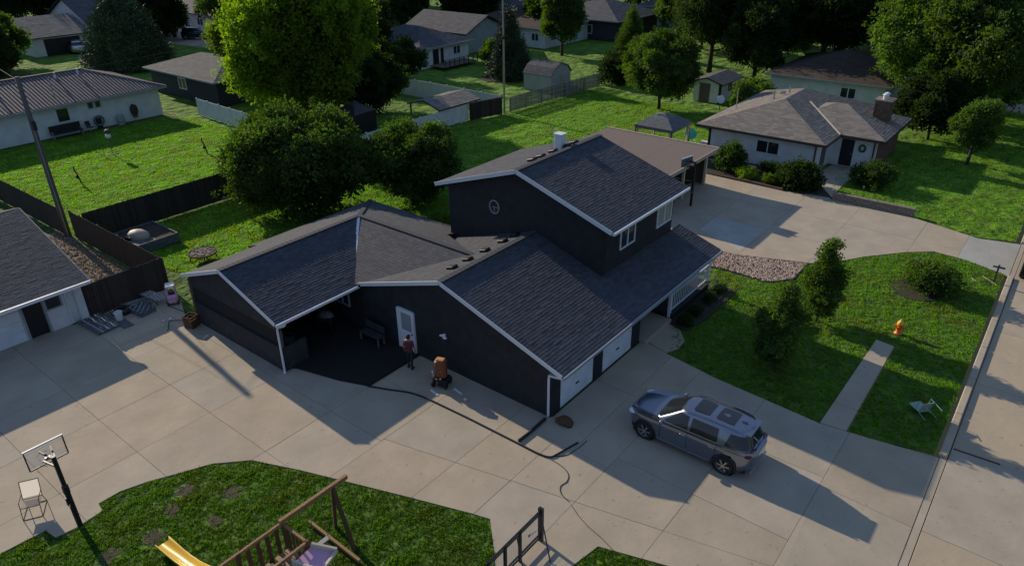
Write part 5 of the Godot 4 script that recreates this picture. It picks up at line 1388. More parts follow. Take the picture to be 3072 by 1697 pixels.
func make_far_houses():
	simple_house("navy_house", "dark navy house with a grey hip roof left of the big bright tree", -82.2, -68.0, -47.0, -37.8, 2.6, 0.30, "stucco_navy", "grey_shingle", [["z", -75.1, 1.5, 1.0, 2.2]])
	var b := simple_house("white_bungalow", "white bungalow with a grey hip roof and red deck in the middle distance", -77.5, -64.9, -73.4, -63.5, 2.5, 0.38, "stucco_white", "grey_shingle", [["x", -70.6, 1.4, 1.0, 2.1], ["z", -72, 1.4, 1.0, 2.1]])
	var s := st(); box2(s, Vector3(-65.38, 0.1, -66.2), Vector3(-65.33, 2.1, -67.2)); obj("door", s, "black", b)
	s = st(); box2(s, Vector3(-65.38, 0.1, -67.6), Vector3(-65.33, 2.1, -68.1)); obj("shutter", s, "black", b)
	var dk := thing("red_deck", "low dark red deck behind the white bungalow", "deck")
	for k in 22:
		s = st(); box(s, Vector3(-63.9, 0.35, -65.4 - k * 0.29), Vector3(2.6, 0.05, 0.27)); obj("plank", s, "stucco_brown", dk)
	s = st()
	for k in 8: box(s, Vector3(-62.6, 0.75, -65.4 - k * 0.87), Vector3(0.09, 0.9, 0.09))
	beam(s, Vector3(-62.6, 1.2, -65.3), Vector3(-62.6, 1.2, -71.6), 0.09, 0.06); obj("railing", s, "brown_trim", dk)
	simple_house("pale_gable_house", "pale grey house with a wide blank gable right of the white bungalow", -80, -67.6, -84.4, -75.0, 2.7, 0.42, "stucco_grey", "grey_shingle", [], "gable_x")
	simple_house("brown_roof_house", "white house with a dark brown roof behind the pale gable", -77, -61.2, -98.5, -84.6, 2.7, 0.34, "stucco_white", "brown_shingle", [["z", -63.5, 1.3, 0.9, 2.0], ["x", -87, 1.3, 0.9, 2.0]])
	simple_house("grey_house", "far pale grey roofed house at the top left of the middle", -86, -70, -113, -99.5, 2.8, 0.32, "stucco_grey", "grey_shingle", [])
	simple_house("blue_roof_house", "far house with a blue grey roof and dark walls near the top", -70, -56.2, -109, -95.5, 2.9, 0.36, "stucco_navy", "grey_shingle", [["z", -62, 2.2, 0.8, 2.1]])
	simple_house("far_pale_house", "far pale house touching the top edge", -64, -49.5, -131, -114, 3.0, 0.36, "stucco_grey", "grey_shingle", [["z", -55, 1.6, 0.9, 2.1], ["x", -118, 1.6, 0.9, 2.1]])
	simple_house("brown_hip_house", "white house with a dark brown hip roof behind the tan roofed house", -26.2, -14.2, -87.5, -74.4, 2.5, 0.32, "stucco_white", "brown_shingle", [["z", -18, 1.5, 0.9, 2.0]])
	# two-part white house at the top left
	var t := simple_house("white_gable_house", "white house with a tall grey gable roof at the top left", -130.5, -115.6, -61, -46.8, 3.6, 0.42, "stucco_white", "grey_shingle", [["x", -50.5, 1.4, 0.8, 2.6]], "gable_z")
	simple_house("attached_garage", "low white garage wing with an open dark door at the top left", -127.5, -114.9, -46.7, -38.5, 2.55, 0.34, "stucco_white", "tan_shingle", [], "gable_z")
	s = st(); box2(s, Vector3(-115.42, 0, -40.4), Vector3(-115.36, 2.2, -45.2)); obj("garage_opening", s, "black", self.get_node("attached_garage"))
	var t2 := simple_house("pale_corner_house", "pale house behind the dark blue car at the top left", -135, -114.6, -77, -65.5, 2.8, 0.40, "stucco_white", "grey_shingle", [["z", -119, 1.8, 0.9, 2.1]], "gable_x")
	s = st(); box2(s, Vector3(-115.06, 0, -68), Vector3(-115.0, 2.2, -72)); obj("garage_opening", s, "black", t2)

# ---------- trees ----------
var cluster_mesh := {}

func leaf_cluster(kind: String) -> ArrayMesh:
	if cluster_mesh.has(kind): return cluster_mesh[kind]
	var s := SurfaceTool.new(); s.begin(Mesh.PRIMITIVE_TRIANGLES); s.set_smooth_group(-1)
	var n := 30 if kind == "broad" else 46
	for i in n:
		var d := Vector3(R.randfn(0, 1), R.randfn(0, 0.8), R.randfn(0, 1)).normalized() * pow(R.randf(), 0.45)
		var t := (d + Vector3(R.randf_range(-0.6, 0.6), R.randf_range(-0.8, 0.3), R.randf_range(-0.6, 0.6))).normalized()
		var side := t.cross(Vector3(R.randf_range(-1, 1), R.randf_range(0.2, 1.4), R.randf_range(-1, 1))).normalized()
		var l := R.randf_range(0.34, 0.52); var w := R.randf_range(0.13, 0.19)
		if kind == "needle": l *= 1.25; w *= 0.35
		var up := side.cross(t).normalized() * w * 0.45
		var k := R.randf_range(0.75, 1.25)
		s.set_color(Color(k, k, k * R.randf_range(0.85, 1.1)))
		var a := d; var b := d + t * l
		var m := d + t * l * 0.45
		tri3(s, a, m + side * w + up, b); tri3(s, a, b, m - side * w + up)
	cluster_mesh[kind] = bake(s)
	return cluster_mesh[kind]

# lobes: [[centre, radii], ...]
func crown(parent: Node3D, lobes: Array, n: int, m: String, size: float, bright := 1.0, kind := "broad", shell := 0.5):
	var vol := 0.0
	for l in lobes: vol += l[1].x * l[1].y + l[1].y * l[1].z + l[1].x * l[1].z
	var xf := []; var col := []
	for l in lobes:
		var r: Vector3 = l[1]
		var k := int(n * (r.x * r.y + r.y * r.z + r.x * r.z) / vol) + 1
		var tone := R.randf_range(0.68, 1.28)
		var sprig := 0 if kind == "needle" else int(k * 0.10)
		for i in sprig:
			var d := (Vector3(R.randfn(0, 1), R.randfn(0.35, 0.9), R.randfn(0, 1)).normalized() + Vector3(l[0].x, 0, l[0].z) * 0.25 / maxf(r.x, 0.2)).normalized()
			var reach := R.randf_range(1.15, 1.6)
			for j in 3:
				var p: Vector3 = l[0] + d * r * lerpf(0.9, reach, j / 2.0)
				if p.y < 0.1: continue
				var sc := size * lerpf(0.95, 0.5, j / 2.0)
				xf.append(Transform3D(Basis.from_euler(Vector3(R.randf() * TAU, R.randf() * TAU, R.randf() * TAU)).scaled(Vector3(sc, sc, sc)), p))
				var t := bright * tone * R.randf_range(0.85, 1.3)
				col.append(Color(t, t, t * 0.95))
		for i in k:
			var d := Vector3(R.randfn(0, 1), R.randfn(0, 1), R.randfn(0, 1)).normalized()
			if d.y < -0.35 and R.randf() < 0.4: d.y = -d.y
			var q := lerpf(pow(R.randf(), 0.4), R.randf_range(0.82, 1.08), shell)
			var p: Vector3 = l[0] + d * r * q
			if p.y < 0.05: continue
			var sc := size * R.randf_range(0.65, 1.3)
			xf.append(Transform3D(Basis.from_euler(Vector3(R.randf() * TAU, R.randf() * TAU, R.randf() * TAU)).scaled(Vector3(sc, sc, sc)), p))
			var t := bright * tone * R.randf_range(0.7, 1.3)
			var y := R.randf_range(-0.12, 0.16)
			col.append(Color(t * (1.0 + y), t, t * (1.0 - y)))
	var mm := MultiMesh.new(); mm.transform_format = MultiMesh.TRANSFORM_3D; mm.use_colors = true
	mm.mesh = leaf_cluster(kind); mm.instance_count = xf.size()
	for i in xf.size(): mm.set_instance_transform(i, xf[i]); mm.set_instance_color(i, col[i])
	var o := MultiMeshInstance3D.new(); o.multimesh = mm; o.material_override = M[m]
	put(o, "crown" if parent.get_meta("category") == "tree" else "foliage", parent)
	o.set_meta("kind", "stuff")

func tree(label: String, at: Vector3, h: float, w: float, low: float, nl: int, nc: int, m: String, size: float, bright := 1.0, called := "broadleaf_tree", group := "", squash := 1.0) -> Node3D:
	# h: height; w: crown width; low: height at which the crown starts; nl lobes; nc clusters
	var T := thing(called, label, "tree", at, 0.0, group)
	var s := SurfaceTool.new(); s.begin(Mesh.PRIMITIVE_TRIANGLES); s.set_smooth_group(0)
	var mid := low + (h - low) * 0.5
	var tr := clampf(h * 0.022, 0.06, 0.32)
	var lean := Vector3(R.randf_range(-0.3, 0.3), 0, R.randf_range(-0.3, 0.3))
	tube(s, [Vector3(0, -0.2, 0), Vector3(0, low * 0.6, 0) + lean * 0.2, Vector3(0, mid, 0) + lean, Vector3(0, h * 0.85, 0) + lean * 1.5], tr * 1.35, 8, tr * 0.25)
	obj("trunk", s, "bark", T)
	var lobes := []
	var limbs := SurfaceTool.new(); limbs.begin(Mesh.PRIMITIVE_TRIANGLES); limbs.set_smooth_group(0)
	var cy := (h - low) * 0.5
	lobes.append([Vector3(0, mid, 0), Vector3(w * 0.26, cy * 0.66, w * 0.26 * squash)])
	for i in nl:
		# spread over the crown with the golden angle
		var f := (i + 0.5) / nl
		var yy := lerpf(-0.92, 0.92, f)
		var rad := sqrt(maxf(0.0, 1.0 - yy * yy)) * 0.96
		var a := i * 2.39996 + R.randf_range(-0.4, 0.4)
		var k := R.randf_range(0.55, 0.84)
		var c := Vector3(cos(a) * rad * w * 0.5 * k, mid + yy * cy * 0.74, sin(a) * rad * w * 0.5 * k * squash)
		var lr := w * R.randf_range(0.11, 0.19)
		lobes.append([c, Vector3(lr, minf(lr * R.randf_range(0.75, 1.05), cy * 0.6), lr * squash)])
		var p0 := Vector3(0, lerpf(low * 0.8, h * 0.65, f), 0) + lean
		var pm := p0.lerp(c, 0.55) + Vector3(0, -0.12 * w * R.randf(), 0)
		tube(limbs, [p0, pm, c, c + (c - p0) * 0.22], tr * 0.5, 5, tr * 0.08)
	obj("limb", limbs, "bark", T)
	crown(T, lobes, nc, m, size, bright)
	return T

func conifer(label: String, at: Vector3, h: float, w: float, nc: int, m := "leaf_spruce", size := 0.55, bright := 1.0, group := "", fat := 1.0):
	var T := thing("conifer_tree", label, "tree", at, 0.0, group)
	var s := st(); tube(s, [Vector3(0, -0.2, 0), Vector3(0, h * 0.95, 0)], 0.18, 6, 0.03); obj("trunk", s, "bark", T)
	var lobes := []
	var tiers := 9
	for i in tiers:
		var f := float(i) / (tiers - 1)
		var r := w * 0.5 * pow(1.0 - f * 0.93, 1.0 / fat)
		var y := lerpf(h * 0.10, h * 0.96, f)
		var n := 6 if i < 5 else 4
		if i == tiers - 1: n = 1
		for k in n:
			var a := TAU * k / n + i * 0.7
			var o := r * 0.55 if n > 1 else 0.0
			lobes.append([Vector3(cos(a) * o, y, sin(a) * o), Vector3(r * 0.5 + 0.1, h * 0.085, r * 0.5 + 0.1)])
	crown(T, lobes, nc, m, size, bright, "needle")

func make_trees():
	tree("very large bright yellow green tree left of the centre", Vector3(-58.6, 0, -41.5), 15.5, 15.4, 0.5, 34, 5000, "leaf_bright", 0.72, 1.0, "broadleaf_tree", "", 0.9)
	tree("broad low dark tree overhanging the back roof on its left", Vector3(-38.6, 0, -26.0), 6.3, 10.1, 0.5, 26, 2500, "leaf_mid", 0.46, 0.85, "broadleaf_tree", "", 0.85)
	tree("round dark tree behind the dark house right of the broad low tree", Vector3(-33.4, 0, -31.2), 5.3, 6.6, 0.6, 18, 1500, "leaf_mid", 0.40, 0.85)
	for q in [["narrow upright young tree nearer the drive on the front lawn", Vector3(-7.15, 0, -26.85), 3.95, 2.35], ["narrow upright young tree farther from the drive on the front lawn", Vector3(-7.0, 0, -31.9), 4.05, 2.15]]:
		var T := thing("columnar_tree", q[0], "tree", q[1], 0.0, "narrow trees on the front lawn")
		var s := st(); tube(s, [Vector3(0, -0.1, 0), Vector3(0.04, 1.2, 0), Vector3(0, 3.4, 0)], 0.07, 7, 0.02); obj("trunk", s, "bark", T)
		var lobes := []
		for i in 11:
			var f := i / 10.0
			var r: float = q[3] * 0.5 * (0.55 + 0.75 * sin(PI * minf(f * 1.15 + 0.12, 1.0))) * 0.58
			var a := i * 2.4
			lobes.append([Vector3(cos(a) * r * 0.42, 0.75 + f * (q[2] - 1.0), sin(a) * r * 0.42), Vector3(r * 0.85, r * 0.85, r * 0.85)])
		crown(T, lobes, 800, "leaf_mid", 0.22, 1.2)
	tree("round dense tree in front of the small white shed", Vector3(-32.5, 0, -64.0), 6.9, 7.6, 1.3, 16, 1700, "leaf_mid", 0.46, 0.85)
	tree("small narrow tree on the right lawn near the picture's edge", Vector3(-5.5, 0, -62.5), 5.2, 3.1, 0.8, 9, 620, "leaf_mid", 0.34, 1.25)
	tree("huge leafy tree filling the top right corner", Vector3(-8.5, 0, -76.0), 14.5, 17.0, 2.2, 26, 4600, "leaf_mid", 0.62, 1.25)
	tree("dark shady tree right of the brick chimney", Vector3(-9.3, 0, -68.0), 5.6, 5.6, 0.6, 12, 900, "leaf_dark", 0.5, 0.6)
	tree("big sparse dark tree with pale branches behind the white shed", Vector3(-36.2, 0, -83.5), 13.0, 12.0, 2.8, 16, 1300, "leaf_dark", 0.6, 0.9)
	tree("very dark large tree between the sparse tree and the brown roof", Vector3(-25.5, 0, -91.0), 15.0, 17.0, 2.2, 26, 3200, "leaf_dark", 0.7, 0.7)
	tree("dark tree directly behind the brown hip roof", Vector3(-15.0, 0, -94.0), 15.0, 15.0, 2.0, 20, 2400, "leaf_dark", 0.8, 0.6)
	conifer("small cone shaped green tree beyond the bright yard", Vector3(-50.0, 0, -88.7), 6.2, 4.2, 620, "leaf_mid", 0.5, 0.9)
	conifer("tall dark blue spruce beside the thin pale pole", Vector3(-53.5, 0, -66.8), 7.6, 5.0, 1300, "leaf_spruce", 0.55, 0.8)
	conifer("big round dark spruce at the upper left", Vector3(-97.5, 0, -43.5), 8.8, 10.0, 2200, "leaf_spruce", 0.8, 1.2, "", 1.7)
	tree("light green tree at the top left beside the garage wing", Vector3(-112.0, 0, -33.5), 7.0, 7.5, 0.6, 12, 700, "leaf_mid", 0.65, 1.2)
	tree("dark tree at the far left edge above the metal roof", Vector3(-104.0, 0, -29.5), 6.5, 8.0, 0.5, 12, 800, "leaf_dark", 0.65, 0.8)
	tree("dark reddish tree right of the big spruce", Vector3(-114.0, 0, -56.5), 9.0, 8.5, 0.8, 12, 900, "leaf_dark", 0.7, 0.6)
	tree("thin tree with a pale trunk left of the big bright tree", Vector3(-102.0, 0, -59.2), 8.2, 6.5, 4.0, 8, 240, "leaf_dark", 0.6, 1.1)
	tree("dark tree in front of the white bungalow", Vector3(-62.5, 0, -56.8), 4.8, 7.0, 0.5, 12, 900, "leaf_dark", 0.55, 0.75)
	tree("shady tree right of the big bright tree's trunk", Vector3(-55.0, 0, -46.5), 5.5, 7.0, 0.5, 12, 900, "leaf_dark", 0.55, 0.8)
	tree("medium tree at the top middle right of the thin pole", Vector3(-57.0, 0, -82.5), 8.8, 6.2, 1.6, 12, 760, "leaf_mid", 0.6, 1.0)
	tree("dark bush at the end of the picket fence", Vector3(-42.2, 0, -71.5), 3.0, 4.5, 0.2, 8, 420, "leaf_dark", 0.5, 0.6)
	tree("bushy tree left of the pole by the grey gable", Vector3(-60.5, 0, -72.5), 3.2, 3.6, 0.3, 7, 300, "leaf_mid", 0.45, 0.8)
	tree("dark hedge like tree at the foot of the sparse tree", Vector3(-40.5, 0, -78.0), 3.6, 6.0, 0.2, 8, 420, "leaf_dark", 0.55, 0.8)
	tree("green shrubby tree by the tan roof's back edge", Vector3(-25.4, 0, -69.5), 2.6, 4.4, 0.2, 8, 380, "leaf_mid", 0.45, 1.2)
	# the belt of trees along the top edge, one by one
	var belt := [[-152, -30, 13, 12], [-146, -46, 14, 13], [-141, -60, 12, 12], [-138, -82, 13, 13], [-126, -86, 12, 11], [-118, -92, 13, 12], [-108, -84, 11, 10], [-101, -94, 13, 12], [-92, -86, 11, 11], [-88, -98, 13, 12], [-82, -92, 10, 10],
		[-92, -118, 13, 13], [-79, -120, 14, 13], [-66, -124, 12, 12], [-52, -108, 10, 9], [-46, -120, 13, 13], [-44, -98, 10, 9], [-36, -108, 14, 14], [-22, -112, 15, 15], [-8, -108, 15, 15], [4, -104, 14, 13], [12, -92, 13, 13], [-75, -142, 13, 14], [-56, -150, 14, 15], [-36, -140, 15, 16], [-14, -136, 15, 16], [-104, -112, 13, 13], [-120, -108, 13, 14], [-160, -70, 15, 15], [-150, -96, 15, 16], [-66, -90.5, 7, 6]]
	var where := ["at the left end", "second from the left end", "behind the grey gable roof", "behind the pale corner house", "behind the dark blue car", "left of the big bright tree's top", "just left of the bright crown", "behind the bright crown's left half", "behind the bright crown's middle", "behind the bright crown's right half", "above the white bungalow",
		"far above the white bungalow", "far behind the far grey roof", "far behind the blue grey roof", "right of the blue grey roof", "right of the far pale house", "above the small cone tree", "left of the sparse tree's top", "behind the very dark tree", "behind the huge corner tree", "at the right corner", "at the right edge", "in the last row above the grey roof", "in the last row above the pale house", "in the last row middle right", "in the last row at the right", "in the last row behind the bright crown", "in the last row left of the bright crown", "in the last row at the far left", "in the last row behind the corner house", "small between two brown and blue roofs"]
	for i in belt.size():
		var b = belt[i]
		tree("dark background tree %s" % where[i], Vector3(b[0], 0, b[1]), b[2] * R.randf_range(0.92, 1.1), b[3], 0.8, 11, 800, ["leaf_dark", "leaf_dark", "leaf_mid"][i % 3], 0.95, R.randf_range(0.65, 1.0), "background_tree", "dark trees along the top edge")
	tree("dark tree behind the attached garage wing at the top left", Vector3(-141, 0, -36), 11, 12, 0.5, 14, 900, "leaf_dark", 0.8, 0.7)
	tree("dark tree between the top left house and the left edge", Vector3(-128, 0, -29.5), 8, 8.5, 0.4, 12, 700, "leaf_dark", 0.7, 0.7)
	tree("dark tree over the top left house's ridge", Vector3(-146, 0, -52), 12, 13, 0.5, 14, 900, "leaf_dark", 0.8, 0.65)
	tree("shady tree at the left of the white bungalow's yard", Vector3(-72, 0, -60.5), 9.5, 8, 0.8, 14, 1000, "leaf_dark", 0.6, 0.7)
	tree("tall shady tree hidden behind the big bright tree", Vector3(-80, 0, -58), 12, 11, 1.0, 14, 1100, "leaf_dark", 0.7, 0.8)
	tree("second shady tree behind the big bright tree's right half", Vector3(-85, 0, -68), 12, 11, 1.0, 14, 1100, "leaf_dark", 0.7, 0.8)
	tree("dark tree between the white shed and the brown hip roof", Vector3(-29.5, 0, -80.5), 9.5, 8.0, 1.2, 14, 1000, "leaf_dark", 0.6, 0.7)
	# planting
	var rg := st(); var poly := PackedVector2Array()
	for i in 22: poly.append(Vector2(-3.95 + cos(TAU * i / 22) * 1.15, -38.2 + sin(TAU * i / 22) * 1.3))
	prism(rg, poly, -0.06, 0.012); structure(obj("mulch_ring", rg, "mulch"), "round mulch bed in the front lawn")
	shrub("broad_shrub", "broad spiky green shrub in the round mulch bed", Vector3(-3.4, 0, -38.6), Vector3(1.25, 0.72, 1.15), "leaf_mid", 240, 1.0)
	var m2 := st(); poly = PackedVector2Array()
	for i in 16: poly.append(Vector2(-54.4 + cos(TAU * i / 16) * 2.4, -66.4 + sin(TAU * i / 16) * 2.6))
	prism(m2, poly, -0.06, 0.012); structure(obj("mulch_ring", m2, "mulch"), "mulch ring round the blue spruce")
	for q in [[-29.0, 0.42, 0.42], [-30.6, 0.5, 0.5], [-31.9, 0.34, 0.45]]:
		shrub("low_shrub", "low dark plant in the porch bed %s" % ["nearest the stoop", "in the middle", "at the far end"][[-29.0, -30.6, -31.9].find(q[0])], Vector3(-11.85, 0, q[0]), Vector3(0.32, q[1] * 0.55, q[2]), "leaf_dark", 30, 0.9, "low plants in the porch bed")
	shrub("low_shrub", "dark leafy shrub beside the front stoop", Vector3(-11.8, 0, -27.85), Vector3(0.38, 0.26, 0.4), "leaf_dark", 36, 0.8)
	# patch of rocks and dry plants behind the dark house
	var rk := st(); prism(rk, pv([-32.5, -27.0, -24.2, -26.6, -24.2, -31.5, -30.5, -31.0]), -0.08, 0.0); structure(obj("planting_bed", rk, "dirt"), "dry planting bed behind the back roof")
	for i in 9:
		var p := Vector3(-30.4 + i * 0.68, 0, -28.2 + 1.3 * sin(i * 2.3))
		var s := st(); ball(s, Vector3.ZERO, Vector3(R.randf_range(0.2, 0.5), R.randf_range(0.12, 0.28), R.randf_range(0.2, 0.4)), 8, 6, 0.25)
		var o := obj("rock", s, ["roof_pink", "block", "brick_pale"][i % 3]); o.position = p
		tag(o, "rough stone in the dry bed, %s" % ["leftmost", "second from the left", "third from the left", "fourth from the left", "middle one", "fourth from the right", "third from the right", "second from the right", "rightmost by the wall"][i], "rock", "rocks in the dry bed")
	for q in [["dry yellowish shrub at the left of the dry bed", Vector3(-29.0, 0, -29.2)], ["dry yellowish shrub at the upper house's back corner", Vector3(-25.6, 0, -29.6)]]:
		shrub("dry_shrub", q[0], q[1], Vector3(0.8, 0.5, 0.7), "leaf_bright", 60, 0.8)

# ---------- things in the yard ----------
func smooth() -> SurfaceTool:
	var s := SurfaceTool.new(); s.begin(Mesh.PRIMITIVE_TRIANGLES); s.set_smooth_group(0)
	return s

func make_yard_things():
	# hoop at the lower left
	var h := thing("basketball_hoop", "black basketball hoop with a clear backboard at the lower left", "basketball hoop", Vector3(-21.6, 0, -4.4))
	hoop_parts(h, 1.12, 0.72, 2.85, "dark_metal")
	# folding chair with thin frame
	var sg := mat("sling", lin(0.42, 0.36, 0.30), 0.9); sg.backlight_enabled = true; sg.backlight = Color(1, 1, 1); sg.cull_mode = BaseMaterial3D.CULL_DISABLED
	var c := thing("lawn_chair", "thin framed lawn chair with pale sling beside the left hoop", "chair", Vector3(-23.4, 0, -3.75), 1.05)
	var s := st()
	for x in [-0.28, 0.28]:
		tube(s, [Vector3(x, 0, 0.36), Vector3(x, 0.42, 0.24), Vector3(x, 0.6, 0.2), Vector3(x, 0.6, -0.24)], 0.013, 5)
		tube(s, [Vector3(x, 0, -0.4), Vector3(x, 0.42, -0.2), Vector3(x, 0.98, -0.42)], 0.013, 5)
		tube(s, [Vector3(x, 0.012, 0.36), Vector3(x, 0.012, -0.4)], 0.012, 5)
	for q in [[0.012, 0.36], [0.40, 0.25], [0.41, -0.2], [0.98, -0.42], [0.012, -0.4]]: tube(s, [Vector3(-0.28, q[0], q[1]), Vector3(0.28, q[0], q[1])], 0.012, 5)
	obj("frame", s, "brown_trim", c)
	s = st(); quad(s, Vector3(-0.27, 0.41, 0.24), Vector3(0.27, 0.41, 0.24), Vector3(0.27, 0.41, -0.2), Vector3(-0.27, 0.41, -0.2)); obj("seat", s, "sling", c)
	s = st(); quad(s, Vector3(-0.27, 0.46, -0.22), Vector3(0.27, 0.46, -0.22), Vector3(0.27, 0.96, -0.41), Vector3(-0.27, 0.96, -0.41)); obj("backrest", s, "sling", c)
	# low net frame at the bottom
	var g := thing("net_frame", "black framed rebound net standing on its own slab at the bottom edge", "net frame", Vector3(-9.43, 0, -13.05))
	s = st(); box(s, Vector3(0, 0.68, 0), Vector3(0.16, 1.36, 0.10)); obj("end_post", s, "dark_metal", g)
	for z in [1.05, 1.75, 2.5]:
		s = st(); box(s, Vector3(0, 0.62, z), Vector3(0.08, 1.24, 0.08)); obj("upright", s, "dark_metal", g)
	for y in [0.16, 0.30, 1.16, 1.28]:
		s = st(); tube(s, [Vector3(0, y, 0), Vector3(0, y, 2.6)], 0.034, 6); obj("rail", s, "dark_metal", g)
	for q in [[0.02, 1.1], [1.2, 1.05]]:
		s = st(); tube(s, [Vector3(0, 1.2, q[0]), Vector3(0.75, 0.02, q[0] + 0.5)], 0.022, 5); obj("stay", s, "dark_metal", g)
	s = st()
	for i in 26: tube(s, [Vector3(0.0, 0.32, 0.05 + i * 0.1), Vector3(0.0, 1.15, 0.05 + i * 0.1)], 0.0025, 3)
	for i in 8: tube(s, [Vector3(0.003, 0.38 + i * 0.1, 0.05), Vector3(0.003, 0.38 + i * 0.1, 2.58)], 0.0025, 3)
	obj("net", s, "trim_dim", g)
	s = st(); ball(s, Vector3(0.02, 0.75, 0.62), Vector3(0.03, 0.08, 0.05), 7, 5); tube(s, [Vector3(0.03, 0.72, 0.62), Vector3(0.05, 0.70, 0.3)], 0.014, 5); obj("bracket", s, "trim_dim", g)
	playset()
	# hydrant
	var f := thing("fire_hydrant", "orange fire hydrant with a yellow cap on the front lawn", "fire hydrant", Vector3(-3.65, 0, -33.0))
	s = smooth(); lathe(s, [Vector2(0.001, 0), Vector2(0.18, 0), Vector2(0.18, 0.05), Vector2(0.12, 0.07), Vector2(0.115, 0.45), Vector2(0.15, 0.47), Vector2(0.15, 0.51), Vector2(0.12, 0.52)], 14); obj("barrel", s, "hydrant", f)
	s = smooth(); lathe(s, [Vector2(0.14, 0.52), Vector2(0.13, 0.58), Vector2(0.08, 0.67), Vector2(0.035, 0.69), Vector2(0.035, 0.75), Vector2(0.001, 0.76)], 14); obj("bonnet", s, "hydrant_top", f)
	for a in [0.0, PI, -PI / 2]:
		s = st(); lathe(s, [Vector2(0.055, 0.1), Vector2(0.055, 0.17), Vector2(0.07, 0.17), Vector2(0.07, 0.21), Vector2(0.001, 0.22)], 8, Transform3D(Basis(Vector3.UP, a) * Basis(Vector3.BACK, -PI / 2), Vector3(0, 0.36, 0))); obj("nozzle", s, "hydrant", f)
	# kerbside things
	s = st(); var pp := PackedVector2Array()
	for i in 9: pp.append(Vector2(-1.55, -41.55) + Vector2(cos(PI / 2 + PI * i / 8.0), -sin(PI / 2 + PI * i / 8.0)) * 0.42)
	pp.append(Vector2(-0.64, -41.97)); pp.append(Vector2(-0.64, -41.13))
	prism(s, pp, -0.06, 0.012, null, 0.008); structure(obj("path", s, "concrete_pale"), "small rounded concrete pad by the kerb")
	var mp := thing("kerb_post", "short wooden post with a cross arm on the small kerb pad", "post", Vector3(-0.95, 0.01, -41.5))
	s = st(); box(s, Vector3(0, 0.5, 0), Vector3(0.09, 1.0, 0.09)); obj("post", s, "pole_wood", mp)
	s = st(); box(s, Vector3(0.02, 0.86, 0), Vector3(0.55, 0.08, 0.08)); obj("arm", s, "pole_wood", mp)
	var gc := thing("tipped_chair", "pale green plastic chair tipped over near the kerb", "chair", Vector3(-1.05, 0.25, -26.95), 0.5)
	var pg := mat("pale_teal", lin(0.26, 0.38, 0.32), 0.5)
	pg.roughness = 0.5
	make_chair_parts(gc, "pale_teal", "pale_teal")
	gc.rotation = Vector3(-PI / 2 + 0.25, 0.9, 0.0)
	# hoses and the drain pipe
	s = smooth(); tube(s, gl([-19.95, -15.2, -19.0, -15.6, -18.15, -15.97, -17.07, -16.12, -15.2, -16.18, -12.85, -16.2, -11.95, -16.2, -11.45, -16.3, -11.3, -16.6, -11.06, -17.6], 0.035), 0.035, 6); tag(obj("garden_hose", s, "rubber"), "long black hose from the patio deck across the sunny drive", "hose")
	s = smooth(); tube(s, gl([-12.82, -17.95, -12.80, -17.0, -12.83, -16.3], 0.06), 0.065, 8); tag(obj("drain_pipe", s, "rubber"), "straight black drain pipe from the corner downspout", "pipe")
	s = smooth(); tube(s, gl([-11.34, -16.25, -10.8, -16.2, -10.42, -16.02, -10.25, -15.7, -10.28, -15.35, -10.05, -15.08, -9.65, -14.95], 0.012), 0.014, 5); tag(obj("cord", s, "rubber"), "thin dark cord curling over the drive in front of the hose", "cord")
	s = smooth(); tube(s, gl([-11.4, -16.4, -11.05, -16.75, -10.9, -17.3, -10.87, -17.9], 0.012), 0.016, 5); tag(obj("cord", s, "rubber"), "short thin cord curving into the garage's shade", "cord")
	var bg := thing("burlap_sack", "brown rumpled sack at the garage corner by the downspout", "sack", Vector3(-12.15, 0, -18.25), 0.4)
	s = smooth(); ball(s, Vector3(0, 0.1, 0), Vector3(0.33, 0.14, 0.24), 12, 8, 0.28); ball(s, Vector3(0.2, 0.08, 0.12), Vector3(0.18, 0.1, 0.2), 10, 6, 0.3); obj("cloth", s, "cedar_dark", bg)
	# upright brown machine and two boards
	var m := thing("upright_machine", "rust brown upright machine on a dark wheeled base by the dark wall", "machine", Vector3(-17.6, 0, -17.2), 0.35)
	s = st(); soft_box(s, Vector3(0, 0.86, 0), Vector3(0.50, 0.78, 0.36), 0.09); obj("housing", s, "rust", m)
	s = st(); soft_box(s, Vector3(0, 1.265, 0), Vector3(0.36, 0.05, 0.26), 0.02); obj("lid", s, "orange_tan", m)
	s = st(); box(s, Vector3(0, 0.34, 0), Vector3(0.62, 0.1, 0.5)); box(s, Vector3(0.1, 0.2, 0.1), Vector3(0.3, 0.22, 0.3)); obj("base", s, "dark_metal", m)
	for q in [[-0.28, 0.22], [0.28, 0.22], [-0.28, -0.22], [0.28, -0.22]]:
		s = st(); lathe(s, [Vector2(0.05, -0.04), Vector2(0.15, -0.04), Vector2(0.16, 0.0), Vector2(0.15, 0.04), Vector2(0.05, 0.04)], 12, Transform3D(Basis(Vector3.BACK, PI / 2), Vector3(q[0], 0.16, q[1]))); obj("wheel", s, "rubber", m)
	s = st(); tube(s, [Vector3(-0.27, 0.4, 0.15), Vector3(-0.30, 0.75, 0.22)], 0.018, 5); obj("handle", s, "trim", m)
	for q in [[-0.12, 0.42], [0.06, 0.46]]:
		s = st(); ball(s, Vector3(q[0], q[1], 0.25), Vector3(0.06, 0.05, 0.05), 8, 6); obj("valve", s, "orange_tan", m)
	s = st(); box(s, Vector3(0.05, 0.75, 0.183), Vector3(0.03, 0.03, 0.01)); obj("badge", s, "trim", m)
